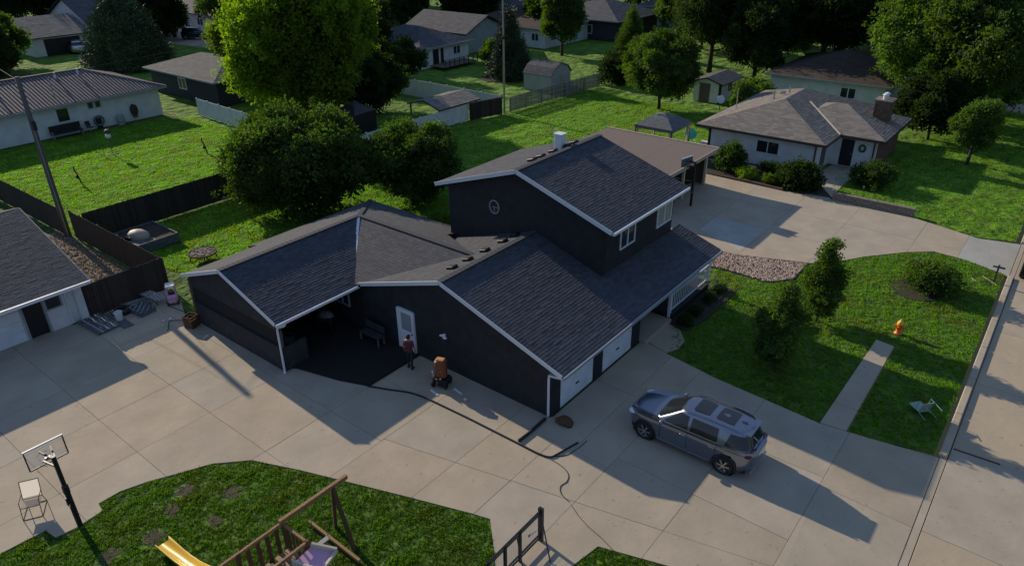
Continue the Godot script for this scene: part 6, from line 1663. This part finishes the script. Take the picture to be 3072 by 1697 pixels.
	for q in [["short pale board on the drive left of the brown machine's wheels", Vector3(-17.45, 0.012, -16.6), 0.2], ["short pale board on the drive right of the brown machine", Vector3(-16.75, 0.012, -17.25), 0.2]]:
		var bd := thing("pale_board", q[0], "board", q[1], -q[2])
		s = st(); soft_box(s, Vector3.ZERO, Vector3(0.5, 0.025, 0.09), 0.006); obj("plank", s, "trim", bd)
	s = st(); ball(s, Vector3(-16.1, 0.05, -17.0), Vector3(0.1, 0.06, 0.08), 8, 6, 0.15); tag(obj("stone", s, "cream"), "small pale stone at the edge of the garage's shade", "stone")
	s = st(); beam(s, Vector3(-0.1, -0.105, -25.85), Vector3(1.35, -0.105, -25.92), 0.05, 0.03); tag(obj("fallen_stick", s, "cedar_dark"), "straight dark stick lying on the street by the kerb", "stick")

func gl(a: Array, y: float) -> Array:
	# smoothed ground line through x, z pairs
	var cv := Curve3D.new()
	var p := []
	for i in range(0, a.size(), 2): p.append(Vector3(a[i], y, a[i + 1]))
	for i in p.size():
		var t: Vector3 = (p[min(i + 1, p.size() - 1)] - p[max(i - 1, 0)]) * 0.17
		cv.add_point(p[i], -t, t)
	var out := []
	for q in cv.tessellate(4, 3): out.append(q)
	return out

func playset():
	var P := thing("playset", "wooden playset with a swing beam and yellow slide at the bottom", "playset")
	var s: SurfaceTool
	var x0 := -14.42; var x1 := -13.32; var z0 := -7.45; var z1 := -6.0
	s = st(); beam(s, Vector3(-14.38, 2.24, -9.75), Vector3(-14.42, 2.24, -7.35), 0.10, 0.14); obj("swing_beam", s, "cedar", P)
	# A-frame
	s = st(); beam(s, Vector3(-14.4, 2.2, -9.2), Vector3(-14.95, 0, -9.45), 0.1, 0.1); obj("leg", s, "cedar_dark", P)
	s = st(); beam(s, Vector3(-14.36, 2.2, -9.2), Vector3(-13.75, 0, -9.2), 0.1, 0.1); obj("leg", s, "cedar_dark", P)
	s = st(); beam(s, Vector3(-15.7, 0.12, -9.0), Vector3(-13.2, 0.12, -8.95), 0.09, 0.11); obj("ground_bar", s, "cedar", P)
	# swing
	s = st()
	for z in [-8.75, -8.3]: tube(s, [Vector3(-14.4, 2.2, z), Vector3(-14.35, 0.55, z)], 0.012, 4)
	obj("chain", s, "steel", P)
	s = st(); soft_box(s, Vector3(-14.35, 0.53, -8.52), Vector3(0.18, 0.03, 0.48), 0.01); obj("swing_seat", s, "slide_line", P)
	# tower
	for q in [[x0, z0], [x1, z0], [x0, z1], [x1, z1]]:
		s = st(); box(s, Vector3(q[0], 1.1, q[1]), Vector3(0.1, 2.2, 0.1)); obj("post", s, "cedar_dark", P)
	var pl := 9
	for k in pl:
		if k == 3: continue
		s = st(); box(s, Vector3(lerpf(x0, x1, 0.5), 1.2, z0 + 0.08 + k * (z1 - z0 - 0.1) / (pl - 1)), Vector3(x1 - x0 - 0.1, 0.03, 0.14)); obj("deck_board", s, "deck_tan", P)
	for q in [[Vector3(x0, 2.17, z0), Vector3(x0, 2.17, z1 + 0.6)], [Vector3(x1, 2.12, z0), Vector3(x1, 2.12, z1 + 0.6)], [Vector3(x0 + 0.05, 2.10, z0), Vector3(x1 - 0.05, 2.10, z0)]]:
		s = st(); beam(s, q[0], q[1], 0.07, 0.09); obj("rail", s, "cedar", P)
	for k in 7:
		s = st(); box(s, Vector3(x1, 1.65, z0 + 0.2 + k * 0.19), Vector3(0.03, 0.86, 0.07)); obj("slat", s, "deck_tan", P)
	for k in 5:
		s = st(); box(s, Vector3(x0 + 0.2 + k * 0.19, 1.65, z0), Vector3(0.08, 0.84, 0.03)); obj("slat", s, "cedar_dark", P)
	for k in 5:
		s = st(); box(s, Vector3(x0, 1.5, z0 + 0.25 + k * 0.3), Vector3(0.03, 1.2, 0.12)); obj("slat", s, "cedar_dark", P)
	s = st(); soft_box(s, Vector3(-13.95, 1.235, -6.55), Vector3(0.62, 0.04, 0.55), 0.02); obj("floor_mat", s, "roof_pink", P)
	s = st(); soft_box(s, Vector3(x0, 0.5, -6.9), Vector3(0.04, 0.8, 0.9), 0.01); obj("wall_panel", s, "cedar_dark", P)
	# pink scoop slide on the right
	var sc := Node3D.new(); put(sc, "scoop_slide", P)
	s = st()
	var a := [Vector3(-13.24, 1.98, -7.52), Vector3(-13.2, 1.92, -6.85), Vector3(-12.45, 1.80, -7.2), Vector3(-12.68, 1.80, -7.92)]
	quad(s, a[0], a[1], a[2], a[3]); quad(s, a[1] - Vector3(0, 0.02, 0), a[0] - Vector3(0, 0.02, 0), a[3] - Vector3(0, 0.02, 0), a[2] - Vector3(0, 0.02, 0)); obj("bed", s, "pink", sc)
	s = st(); beam(s, a[0] + Vector3(0, 0.06, 0), a[3] + Vector3(0, 0.06, 0), 0.07, 0.14); beam(s, a[1] + Vector3(0, 0.06, 0), a[2] + Vector3(0, 0.06, 0), 0.07, 0.14); beam(s, a[2] + Vector3(0, 0.03, 0), a[3] + Vector3(0, 0.03, 0), 0.07, 0.1); obj("rim", s, "cream", sc)
	# yellow slide on the left
	var sl := Node3D.new(); put(sl, "slide", P)
	var path := [Vector3(-14.5, 1.3, -5.62), Vector3(-15.4, 0.9, -5.62), Vector3(-16.6, 0.42, -5.62), Vector3(-17.6, 0.2, -5.62), Vector3(-18.55, 0.13, -5.62)]
	var cv := Curve3D.new()
	for i in path.size():
		var t: Vector3 = (path[min(i + 1, 4)] - path[max(i - 1, 0)]) * 0.17
		cv.add_point(path[i], -t, t)
	var pts := cv.tessellate(4, 4)
	s = smooth()
	var sec := [[-0.27, 0.14], [-0.24, 0.15], [-0.2, 0.02], [0.2, 0.02], [0.24, 0.15], [0.27, 0.14], [0.27, 0.08], [0.24, -0.02], [-0.24, -0.02], [-0.27, 0.08]]
	var flare := 0
	var prev := []
	for i in pts.size():
		var ring := []
		var w := 1.0 + 0.12 * pow(float(i) / (pts.size() - 1), 4)
		for q in sec: ring.append(pts[i] + Vector3(0, q[1], q[0] * w * 0.78))
		if prev:
			for k in sec.size(): quad(s, prev[k], prev[(k + 1) % sec.size()], ring[(k + 1) % sec.size()], ring[k])
		prev = ring
	obj("chute", s, "yellow", sl)
	s = st(); box2(s, Vector3(-14.55, 0, -5.6), Vector3(-14.45, 1.3, -5.52)); box2(s, Vector3(-14.55, 0, -6.08), Vector3(-14.45, 1.3, -6.0)); obj("support", s, "cedar_dark", sl)

func pallet(label: String, at: Vector3, turn: float, l: float, w: float):
	var p := thing("wooden_pallet", label, "pallet", at, turn)
	for k in 7:
		var s := st(); box(s, Vector3(0, 0.12, (k - 3) * w / 6.4), Vector3(l, 0.02, w / 9.0)); obj("slat", s, "trim_dim" if k % 2 else "box_grey", p)
	for k in 3:
		var s := st(); box(s, Vector3((k - 1) * l * 0.46, 0.055, 0), Vector3(0.09, 0.11, w)); obj("stringer", s, "box_grey", p)

# ---------- vehicles ----------
func suv(called: String, label: String, at: Vector3, turn: float, paint: Color, rough: float, detail: bool, category := "car") -> Node3D:
	var C := thing(called, label, category, at, turn)
	var pm := mat(called + "_paint" + str(names.get(called, 0)), paint, rough, 0.85)
	pm.clearcoat_enabled = true; pm.clearcoat = 0.8; pm.clearcoat_roughness = 0.08
	var L := 2.43
	var wx := [-1.58, 1.49]          # axle positions, nose at -x
	var nu := 96 if detail else 48
	# outline in plan: exponent-superellipse; heights by layers
	var top_y := func(x: float) -> float:
		var f := (x + L) / (2.0 * L)
		if f < 0.27: return lerpf(0.90, 1.06, pow(f / 0.27, 0.7))
		return lerpf(1.06, 1.13, (f - 0.27) / 0.73)
	var layer := [[0.24, 0.92, 0.955], [0.34, 0.985, 0.985], [0.52, 1.0, 0.995], [0.70, 1.0, 1.0], [0.86, 0.995, 0.985], [1.0, 0.95, 0.955]]  # fraction height, length factor, width factor
	var ring_at := func(li: int, t: float) -> Vector3:
		var q = layer[li]
		var c := cos(t); var sn := sin(t)
		var x: float = L * q[1] * signf(c) * pow(absf(c), 2.0 / 5.0)
		var z: float = 0.98 * q[2] * signf(sn) * pow(absf(sn), 2.0 / 5.5)
		# nose and tail narrow a little
		z *= 1.0 - 0.10 * pow(absf(x / L), 5.0)
		var y0: float = [0.24, 0.34, 0.55, 0.78, 0.95, 1.0][li]
		var ty: float = top_y.call(x)
		var y := 0.24 + (y0 - 0.24) / 0.76 * (ty - 0.24)
		return Vector3(x, y, z)
	var s := smooth()
	var rows := []
	for li in layer.size():
		var row := []
		for i in nu: row.append(ring_at.call(li, TAU * (i + 0.5) / nu))
		rows.append(row)
	for li in layer.size() - 1:
		for i in nu:
			var j := (i + 1) % nu
			var c: Vector3 = (rows[li][i] + rows[li][j] + rows[li + 1][i] + rows[li + 1][j]) * 0.25
			var cut := false
			for w in wx:
				if Vector2(c.x - w, c.y - 0.37).length() < 0.41 and absf(c.z) > 0.7: cut = true
			if not cut: quad(s, rows[li][j], rows[li][i], rows[li + 1][i], rows[li + 1][j])
	# upper face: hood, shoulders
	for i in nu / 2 - 1:
		var a: Vector3 = rows[-1][i]; var b: Vector3 = rows[-1][i + 1]
		var a2: Vector3 = rows[-1][nu - 1 - i]; var b2: Vector3 = rows[-1][nu - 2 - i]
		var n := 6
		for k in n:
			var f0 := float(k) / n; var f1 := float(k + 1) / n
			var cr0 := Vector3(0, 0.055 * sin(PI * f0), 0); var cr1 := Vector3(0, 0.055 * sin(PI * f1), 0)
			quad(s, a.lerp(a2, f0) + cr0, b.lerp(b2, f0) + cr0, b.lerp(b2, f1) + cr1, a.lerp(a2, f1) + cr1)
	var body := obj("body", s, pm, C)
	s = st(); box(s, Vector3(0, 0.32, 0), Vector3(4.4, 0.18, 1.55)); obj("underbody", s, "black", C)
	# cabin
	var belt := [-1.32, 2.30, 0.90]; var roof := [-0.42, 2.02, 0.665]
	var cab := func(t: float, v: float, o := 0.0) -> Vector3:
		var e := lerpf(5.0, 4.0, v)
		var c := cos(t); var sn := sin(t)
		var bx := lerpf((belt[0] + belt[1]) * 0.5, (roof[0] + roof[1]) * 0.5, v); var hx := lerpf((belt[1] - belt[0]) * 0.5, (roof[1] - roof[0]) * 0.5, v) + o
		var hz := lerpf(belt[2], roof[2], pow(v, 1.25)) + o
		return Vector3(bx + hx * signf(c) * pow(absf(c), 2.0 / e), lerpf(1.06, 1.655, v) + 0.05 * (1.0 - absf(2.0 * clampf((bx + hx * c - roof[0]) / 2.6, 0, 1) - 1.0)) * v, hz * signf(sn) * pow(absf(sn), 2.0 / e))
	s = smooth()
	var vs := [0.0, 0.25, 0.5, 0.75, 0.93, 1.0]
	for li in vs.size() - 1:
		for i in nu:
			quad(s, cab.call(TAU * (i + 1) / nu, vs[li]), cab.call(TAU * i / nu, vs[li]), cab.call(TAU * i / nu, vs[li + 1]), cab.call(TAU * (i + 1) / nu, vs[li + 1]))
	for i in nu / 2:
		var a: Vector3 = cab.call(TAU * i / nu, 1.0); var b: Vector3 = cab.call(TAU * (i + 1) / nu, 1.0)
		var a2 := Vector3(a.x, a.y, -a.z); var b2 := Vector3(b.x, b.y, -b.z)
		for k in 6:
			var f0 := k / 6.0; var f1 := (k + 1) / 6.0
			quad(s, b.lerp(b2, f0) + Vector3(0, 0.05 * sin(PI * f0), 0), a.lerp(a2, f0) + Vector3(0, 0.05 * sin(PI * f0), 0), a.lerp(a2, f1) + Vector3(0, 0.05 * sin(PI * f1), 0), b.lerp(b2, f1) + Vector3(0, 0.05 * sin(PI * f1), 0))
	obj("cabin", s, pm, C)
	# panes: patches of the cabin's own surface lifted a few millimetres, given by x range along the belt
	var pane := func(called2: String, x_lo: float, x_hi: float, v0: float, v1: float, side: float, m: String, slant := 0.0):
		var p := smooth()
		var find := func(x: float, v: float) -> Vector3:
			# point on the side of the cabin at this x
			var lo := 0.02; var hi := PI - 0.02
			for it in 22:
				var mid2 := (lo + hi) * 0.5
				if cab.call(mid2, v).x > x: lo = mid2
				else: hi = mid2
			var q: Vector3 = cab.call((lo + hi) * 0.5, v, 0.008)
			return Vector3(q.x, q.y, q.z * side)
		for i in 10:
			for j in 4:
				var q := []
				for d in [[0, 0], [1, 0], [1, 1], [0, 1]]:
					var f: float = (i + d[0]) / 10.0; var g: float = (j + d[1]) / 4.0
					var ga := clampf(g, 0.0, 1.0)
					q.append(find.call(lerpf(x_lo + slant * ga, x_hi - (0.12 if x_hi > 2.0 else 0.04) * ga, f), lerpf(v0, v1, g)))
				quad(p, q[0], q[1], q[2], q[3])
		obj(called2, p, m, C)
	for side in [1.0, -1.0]:
		pane.call("side_window", -0.92, 0.02, 0.10, 0.86, side, "glass", 0.55)
		pane.call("side_window", 0.10, 1.12, 0.10, 0.86, side, "glass", 0.02)
		pane.call("side_window", 1.38, 2.23, 0.14, 0.84, side, "glass", 0.12)
	var screen := func(called2: String, t0: float, t1: float, v0: float, v1: float):
		var p := smooth()
		for i in 12:
			for j in 4:
				var q := []
				for d in [[0, 0], [1, 0], [1, 1], [0, 1]]:
					q.append(cab.call(lerpf(t0, t1, (i + d[0]) / 12.0), lerpf(v0, v1, (j + d[1]) / 4.0), 0.009))
				quad(p, q[0], q[1], q[2], q[3])
		obj(called2, p, "glass", C)
	screen.call("windscreen", PI - 0.62, PI + 0.62, 0.06, 0.93)
	screen.call("rear_window", -0.50, 0.50, 0.16, 0.88)
	# wheels
	for w in wx:
		for sd in [1.0, -1.0]:
			var W := Node3D.new(); put(W, "wheel", C)
			W.position = Vector3(w, 0.37, 0.90 * sd); W.rotation.x = PI / 2 * sd
			var p := smooth(); lathe(p, [Vector2(0.24, -0.12), Vector2(0.34, -0.125), Vector2(0.37, -0.09), Vector2(0.37, 0.07), Vector2(0.34, 0.105), Vector2(0.25, 0.10)], 28); obj("tyre", p, "rubber", W)
			p = st(); lathe(p, [Vector2(0.255, 0.10), Vector2(0.265, 0.085), Vector2(0.245, 0.04), Vector2(0.235, -0.1)], 24)
			for k in 6:
				var a := TAU * k / 6.0
				for da in [-0.11, 0.11]:
					beam(p, Vector3(cos(a) * 0.04, 0.085, sin(a) * 0.04), Vector3(cos(a + da) * 0.25, 0.075, sin(a + da) * 0.25), 0.03, 0.02)
			lathe(p, [Vector2(0.065, 0.07), Vector2(0.06, 0.105), Vector2(0.001, 0.11)], 12)
			obj("rim", p, "steel", W)
			p = st(); lathe(p, [Vector2(0.24, -0.03), Vector2(0.001, -0.03)], 20); obj("brake", p, "dark_metal", W)
			# arch trim and liner
			p = st()
			var arc := []
			for k in 15:
				var a := -0.32 + (PI + 0.64) * k / 14.0
				arc.append(Vector3(w + cos(a) * 0.425, 0.37 + sin(a) * 0.425, 0.955 * sd))
			tube(p, arc, 0.042, 6); obj("arch_trim", p, "black", C)
			p = st(); lathe(p, [Vector2(0.43, -0.5), Vector2(0.43, 0.04)], 20, Transform3D(Basis(Vector3.RIGHT, PI / 2 * sd), Vector3(w, 0.37, 0.9 * sd))); obj("wheel_well", p, "black", C)
	# trim and lights
	for sd in [1.0, -1.0]:
		s = st(); beam(s, Vector3(-1.05, 0.33, 0.985 * sd), Vector3(0.95, 0.33, 0.985 * sd), 0.02, 0.035); obj("sill_strip", s, "steel", C)
		s = st(); beam(s, Vector3(-0.85, 1.115, 0.915 * sd), Vector3(1.15, 1.135, 0.915 * sd), 0.016, 0.022); obj("belt_strip", s, "steel", C)
		s = st(); ball(s, Vector3(-0.92, 1.13, 1.02 * sd), Vector3(0.09, 0.085, 0.12), 10, 7); obj("mirror", s, pm, C)
		s = smooth(); ball(s, Vector3(-2.20, 0.86, 0.68 * sd), Vector3(0.20, 0.05, 0.20), 10, 6); obj("headlight", s, "trim", C)
		s = smooth(); ball(s, Vector3(2.20, 0.98, 0.70 * sd), Vector3(0.14, 0.07, 0.17), 10, 6)
		obj("tail_light", s, mat("tail_lamp", lin(0.12, 0.01, 0.012), 0.2), C)
		if detail:
			s = st(); tube(s, [Vector3(-0.25, 1.715, 0.60 * sd), Vector3(-0.15, 1.765, 0.61 * sd), Vector3(1.6, 1.765, 0.60 * sd), Vector3(1.75, 1.715, 0.59 * sd)], 0.018, 6); obj("roof_rail", s, pm, C)
			for hx in [-0.1, 1.0]:
				s = st(); soft_box(s, Vector3(hx, 0.93, 0.985 * sd), Vector3(0.2, 0.03, 0.03), 0.008); obj("door_handle", s, "steel", C)
			for dx in [-0.98, 0.06, 1.14]:
				s = st(); beam(s, Vector3(dx, 0.42, 0.982 * sd), Vector3(dx, 1.05, 0.972 * sd), 0.012, 0.012, Vector3.RIGHT); obj("door_seam", s, "black", C)
	if detail:
		for q in [[-0.02, 0.60], [0.80, 0.66]]:
			s = smooth()
			var poly := []
			for k in 8:
				for j in 8:
					var q4 := []
					for d in [[0, 0], [1, 0], [1, 1], [0, 1]]:
						var fx: float = (k + d[0]) / 8.0; var fz: float = (j + d[1]) / 8.0 * 2.0 - 1.0
						var hw := 0.40 * (1.0 - 0.10 * pow(absf(fx * 2.0 - 1.0), 6.0))
						q4.append(Vector3(q[0] + fx * q[1], 1.717 + 0.04 * (1.0 - fz * fz * 0.36) * 0.9, fz * hw))
					quad(s, q4[3], q4[2], q4[1], q4[0])
			obj("sunroof", s, "glass", C)
		s = st(); ball(s, Vector3(1.70, 1.76, 0.0), Vector3(0.13, 0.05, 0.03), 8, 6); obj("antenna_fin", s, pm, C)
		s = st(); soft_box(s, Vector3(2.02, 1.665, 0), Vector3(0.24, 0.03, 1.06), 0.012); obj("spoiler", s, pm, C)
		s = st(); beam(s, Vector3(2.24, 1.25, 0.05), Vector3(2.14, 1.5, 0.25), 0.02, 0.02); obj("rear_wiper", s, "trim", C)
		s = st(); soft_box(s, Vector3(2.425, 0.86, 0), Vector3(0.02, 0.14, 0.42), 0.004); obj("number_plate", s, "trim", C)
		s = st(); beam(s, Vector3(2.42, 1.0, -0.45), Vector3(2.42, 1.0, 0.45), 0.03, 0.03); obj("tailgate_strip", s, "steel", C)
		s = st(); beam(s, Vector3(2.38, 0.34, -0.7), Vector3(2.38, 0.34, 0.7), 0.06, 0.05); obj("bumper_strip", s, "steel", C)
		s = st(); soft_box(s, Vector3(-2.42, 0.62, 0), Vector3(0.06, 0.26, 1.0), 0.02); obj("grille", s, "black", C)
	return C

func make_vehicles():
	suv("grey_suv", "dark grey sport utility car parked on the drive before the garage", Vector3(-7.70, 0, -20.28), 0.0, lin(0.23, 0.26, 0.33), 0.2, true)
	suv("white_suv", "white sport utility car outside the open garage at the top left", Vector3(-115.6, 0, -44.6), -0.35, lin(0.62, 0.64, 0.68), 0.3, false)
	suv("blue_suv", "dark blue sport utility car on the far pale drive", Vector3(-112.0, 0, -61.2), -2.5, lin(0.02, 0.035, 0.09), 0.2, false)
	suv("black_car", "black car parked at the kerb, cut off by the right edge", Vector3(0.98, -0.12, -45.0), PI / 2, lin(0.012, 0.012, 0.014), 0.25, false)

# ---------- the person ----------
func make_person():
	var P := thing("person", "person in a maroon shirt and dark trousers standing by the white side door", "person", Vector3(-19.5, 0, -17.25), PI + 0.35)
	# joints in metres, facing +z
	var J := {"pelvis": Vector3(0, 0.93, 0), "belly": Vector3(0, 1.08, 0.02), "chest": Vector3(0, 1.28, 0.0), "neck": Vector3(0, 1.44, 0.02), "skull": Vector3(0, 1.49, 0.03)}
	var bones := []   # a, b, ra, rb
	bones.append([Vector3(0, 0.92, 0), Vector3(0, 1.12, 0.01), 0.145, 0.135])
	bones.append([Vector3(-0.04, 1.15, 0), Vector3(-0.07, 1.32, -0.01), 0.125, 0.125]); bones.append([Vector3(0.04, 1.15, 0), Vector3(0.07, 1.32, -0.01), 0.125, 0.125])
	bones.append([Vector3(-0.15, 1.36, 0), Vector3(0.15, 1.36, 0), 0.075, 0.075])
	bones.append([Vector3(0, 1.38, 0), Vector3(0, 1.48, 0.02), 0.06, 0.055])
	for sd in [1.0, -1.0]:
		bones.append([Vector3(0.085 * sd, 0.90, 0), Vector3(0.10 * sd, 0.50, 0.02 + 0.05 * sd), 0.088, 0.06])
		bones.append([Vector3(0.10 * sd, 0.50, 0.02 + 0.05 * sd), Vector3(0.11 * sd, 0.09, -0.02 + 0.05 * sd), 0.06, 0.043])
		bones.append([Vector3(0.11 * sd, 0.045, -0.05 + 0.05 * sd), Vector3(0.125 * sd, 0.035, 0.14 + 0.05 * sd), 0.043, 0.034])
		bones.append([Vector3(0.19 * sd, 1.36, 0), Vector3(0.245 * sd, 1.10, -0.02), 0.052, 0.042])
		bones.append([Vector3(0.245 * sd, 1.10, -0.02), Vector3(0.25 * sd, 0.88, 0.08), 0.041, 0.028])
	var shirt := lin(0.12, 0.028, 0.045); var trousers := lin(0.022, 0.026, 0.045); var shoe := lin(0.03, 0.03, 0.035); var skin := lin(0.42, 0.22, 0.15)
	var pick := func(p: Vector3) -> Color:
		if p.y < 0.085: return shoe.srgb_to_linear()
		if absf(p.x) > 0.185 and p.y < 1.16 and p.y > 0.7: return skin.srgb_to_linear()
		if p.y > 1.425: return skin.srgb_to_linear()
		if p.y > 0.90: return shirt.srgb_to_linear()
		return trousers.srgb_to_linear()
	var s := smooth()
	nets(s, bones, 0.018, 0.035, pick)
	# head
	var hb := [[Vector3(0, 1.575, 0.02), Vector3(0, 1.60, 0.015), 0.085, 0.088], [Vector3(0, 1.52, 0.055), Vector3(0, 1.55, 0.05), 0.05, 0.06], [Vector3(0, 1.575, 0.105), Vector3(0, 1.548, 0.122), 0.012, 0.016], [Vector3(-0.085, 1.585, 0.01), Vector3(-0.088, 1.555, 0.012), 0.014, 0.012], [Vector3(0.085, 1.585, 0.01), Vector3(0.088, 1.555, 0.012), 0.014, 0.012], [Vector3(0, 1.46, 0.02), Vector3(0, 1.52, 0.025), 0.054, 0.05]]
	nets(s, hb, 0.009, 0.018, func(_p): return skin.srgb_to_linear())
	for sd in [1.0, -1.0]:
		var w := Vector3(0.25 * sd, 0.88, 0.08)
		var fb := [[w, w + Vector3(0, -0.07, 0.02), 0.026, 0.03]]
		for k in 4:
			var o := Vector3(0.0, -0.085, 0.02) + Vector3(0, 0.004 * absf(k - 1.5), (k - 1.5) * 0.019)
			var l: float = [0.062, 0.075, 0.07, 0.055][k]
			fb.append([w + o, w + o + Vector3(-0.006 * sd, -l * 0.55, 0.004), 0.009, 0.0085]); fb.append([w + o + Vector3(-0.006 * sd, -l * 0.55, 0.004), w + o + Vector3(-0.022 * sd, -l, 0.004), 0.0085, 0.0075])
		fb.append([w + Vector3(0, -0.035, 0.035), w + Vector3(-0.012 * sd, -0.07, 0.062), 0.011, 0.009]); fb.append([w + Vector3(-0.012 * sd, -0.07, 0.062), w + Vector3(-0.02 * sd, -0.1, 0.06), 0.009, 0.008])
		nets(s, fb, 0.006, 0.006, func(_p): return skin.srgb_to_linear())
	var pmt := StandardMaterial3D.new(); pmt.resource_name = "person"; pmt.vertex_color_use_as_albedo = true; pmt.roughness = 0.85
	obj("body", s, pmt, P)
	s = smooth(); nets(s, [[Vector3(0, 1.60, -0.01), Vector3(0, 1.62, 0.005), 0.092, 0.09], [Vector3(0, 1.55, -0.045), Vector3(0, 1.58, -0.03), 0.055, 0.07]], 0.011, 0.015, func(_p): return Color(0.03, 0.02, 0.015)); obj("hair", s, pmt, P)
	for sd in [1.0, -1.0]:
		s = st(); ball(s, Vector3(0.032 * sd, 1.578, 0.098), Vector3(0.012, 0.008, 0.008), 8, 6); obj("eye", s, "black", P)
	s = st(); ball(s, Vector3(0, 1.522, 0.106), Vector3(0.022, 0.005, 0.006), 8, 5); obj("mouth", s, "rust", P)

# surface nets round tapered capsules
func nets(s: SurfaceTool, bones: Array, cell: float, blend: float, pick: Callable):
	var field := {}
	var reach := 2
	for b in bones:
		var lo := Vector3(minf(b[0].x, b[1].x), minf(b[0].y, b[1].y), minf(b[0].z, b[1].z)); var hi := Vector3(maxf(b[0].x, b[1].x), maxf(b[0].y, b[1].y), maxf(b[0].z, b[1].z))
		var r: float = maxf(b[2], b[3]) + blend + cell * reach
		lo -= Vector3(r, r, r); hi += Vector3(r, r, r)
		var ab: Vector3 = b[1] - b[0]; var l2 := maxf(ab.length_squared(), 1e-9)
		for ix in range(int(floor(lo.x / cell)), int(ceil(hi.x / cell)) + 1):
			for iy in range(int(floor(lo.y / cell)), int(ceil(hi.y / cell)) + 1):
				for iz in range(int(floor(lo.z / cell)), int(ceil(hi.z / cell)) + 1):
					var p := Vector3(ix, iy, iz) * cell
					var t := clampf((p - b[0]).dot(ab) / l2, 0.0, 1.0)
					var d: float = (p - b[0] - ab * t).length() - lerpf(b[2], b[3], t)
					if d > blend + cell * reach: continue
					var key := Vector3i(ix, iy, iz)
					if field.has(key):
						var e: float = field[key]
						var h := maxf(blend - absf(d - e), 0.0) / blend
						field[key] = minf(d, e) - h * h * blend * 0.25
					else:
						field[key] = d
	var far := 1.0
	var vert := {}
	var offs := [Vector3i(0, 0, 0), Vector3i(1, 0, 0), Vector3i(0, 1, 0), Vector3i(1, 1, 0), Vector3i(0, 0, 1), Vector3i(1, 0, 1), Vector3i(0, 1, 1), Vector3i(1, 1, 1)]
	var edges := [[0, 1], [2, 3], [4, 5], [6, 7], [0, 2], [1, 3], [4, 6], [5, 7], [0, 4], [1, 5], [2, 6], [3, 7]]
	for key in field:
		var val := []
		var neg := 0
		for o in offs:
			var v: float = field.get(key + o, far)
			val.append(v)
			if v < 0: neg += 1
		if neg == 0 or neg == 8: continue
		var sum := Vector3.ZERO; var n := 0
		for e in edges:
			var a: float = val[e[0]]; var b: float = val[e[1]]
			if (a < 0) != (b < 0):
				sum += Vector3(offs[e[0]]).lerp(Vector3(offs[e[1]]), a / (a - b)); n += 1
		vert[key] = (Vector3(key) + sum / n) * cell
	var axes := [Vector3i(1, 0, 0), Vector3i(0, 1, 0), Vector3i(0, 0, 1)]
	for key in field:
		var a: float = field[key]
		for ax in 3:
			var k2: Vector3i = key + axes[ax]
			if not field.has(k2): continue
			var b: float = field[k2]
			if (a < 0) == (b < 0): continue
			var u: Vector3i = axes[(ax + 1) % 3]; var v: Vector3i = axes[(ax + 2) % 3]
			var q := [key, key - u, key - u - v, key - v]
			var ok := true
			for c in q:
				if not vert.has(c): ok = false
			if not ok: continue
			var p := [vert[q[0]], vert[q[1]], vert[q[2]], vert[q[3]]]
			if a >= 0: p = [p[3], p[2], p[1], p[0]]
			for i in [0, 2, 1, 0, 3, 2]:
				s.set_color(pick.call(p[i]))
				s.add_vertex(p[i])
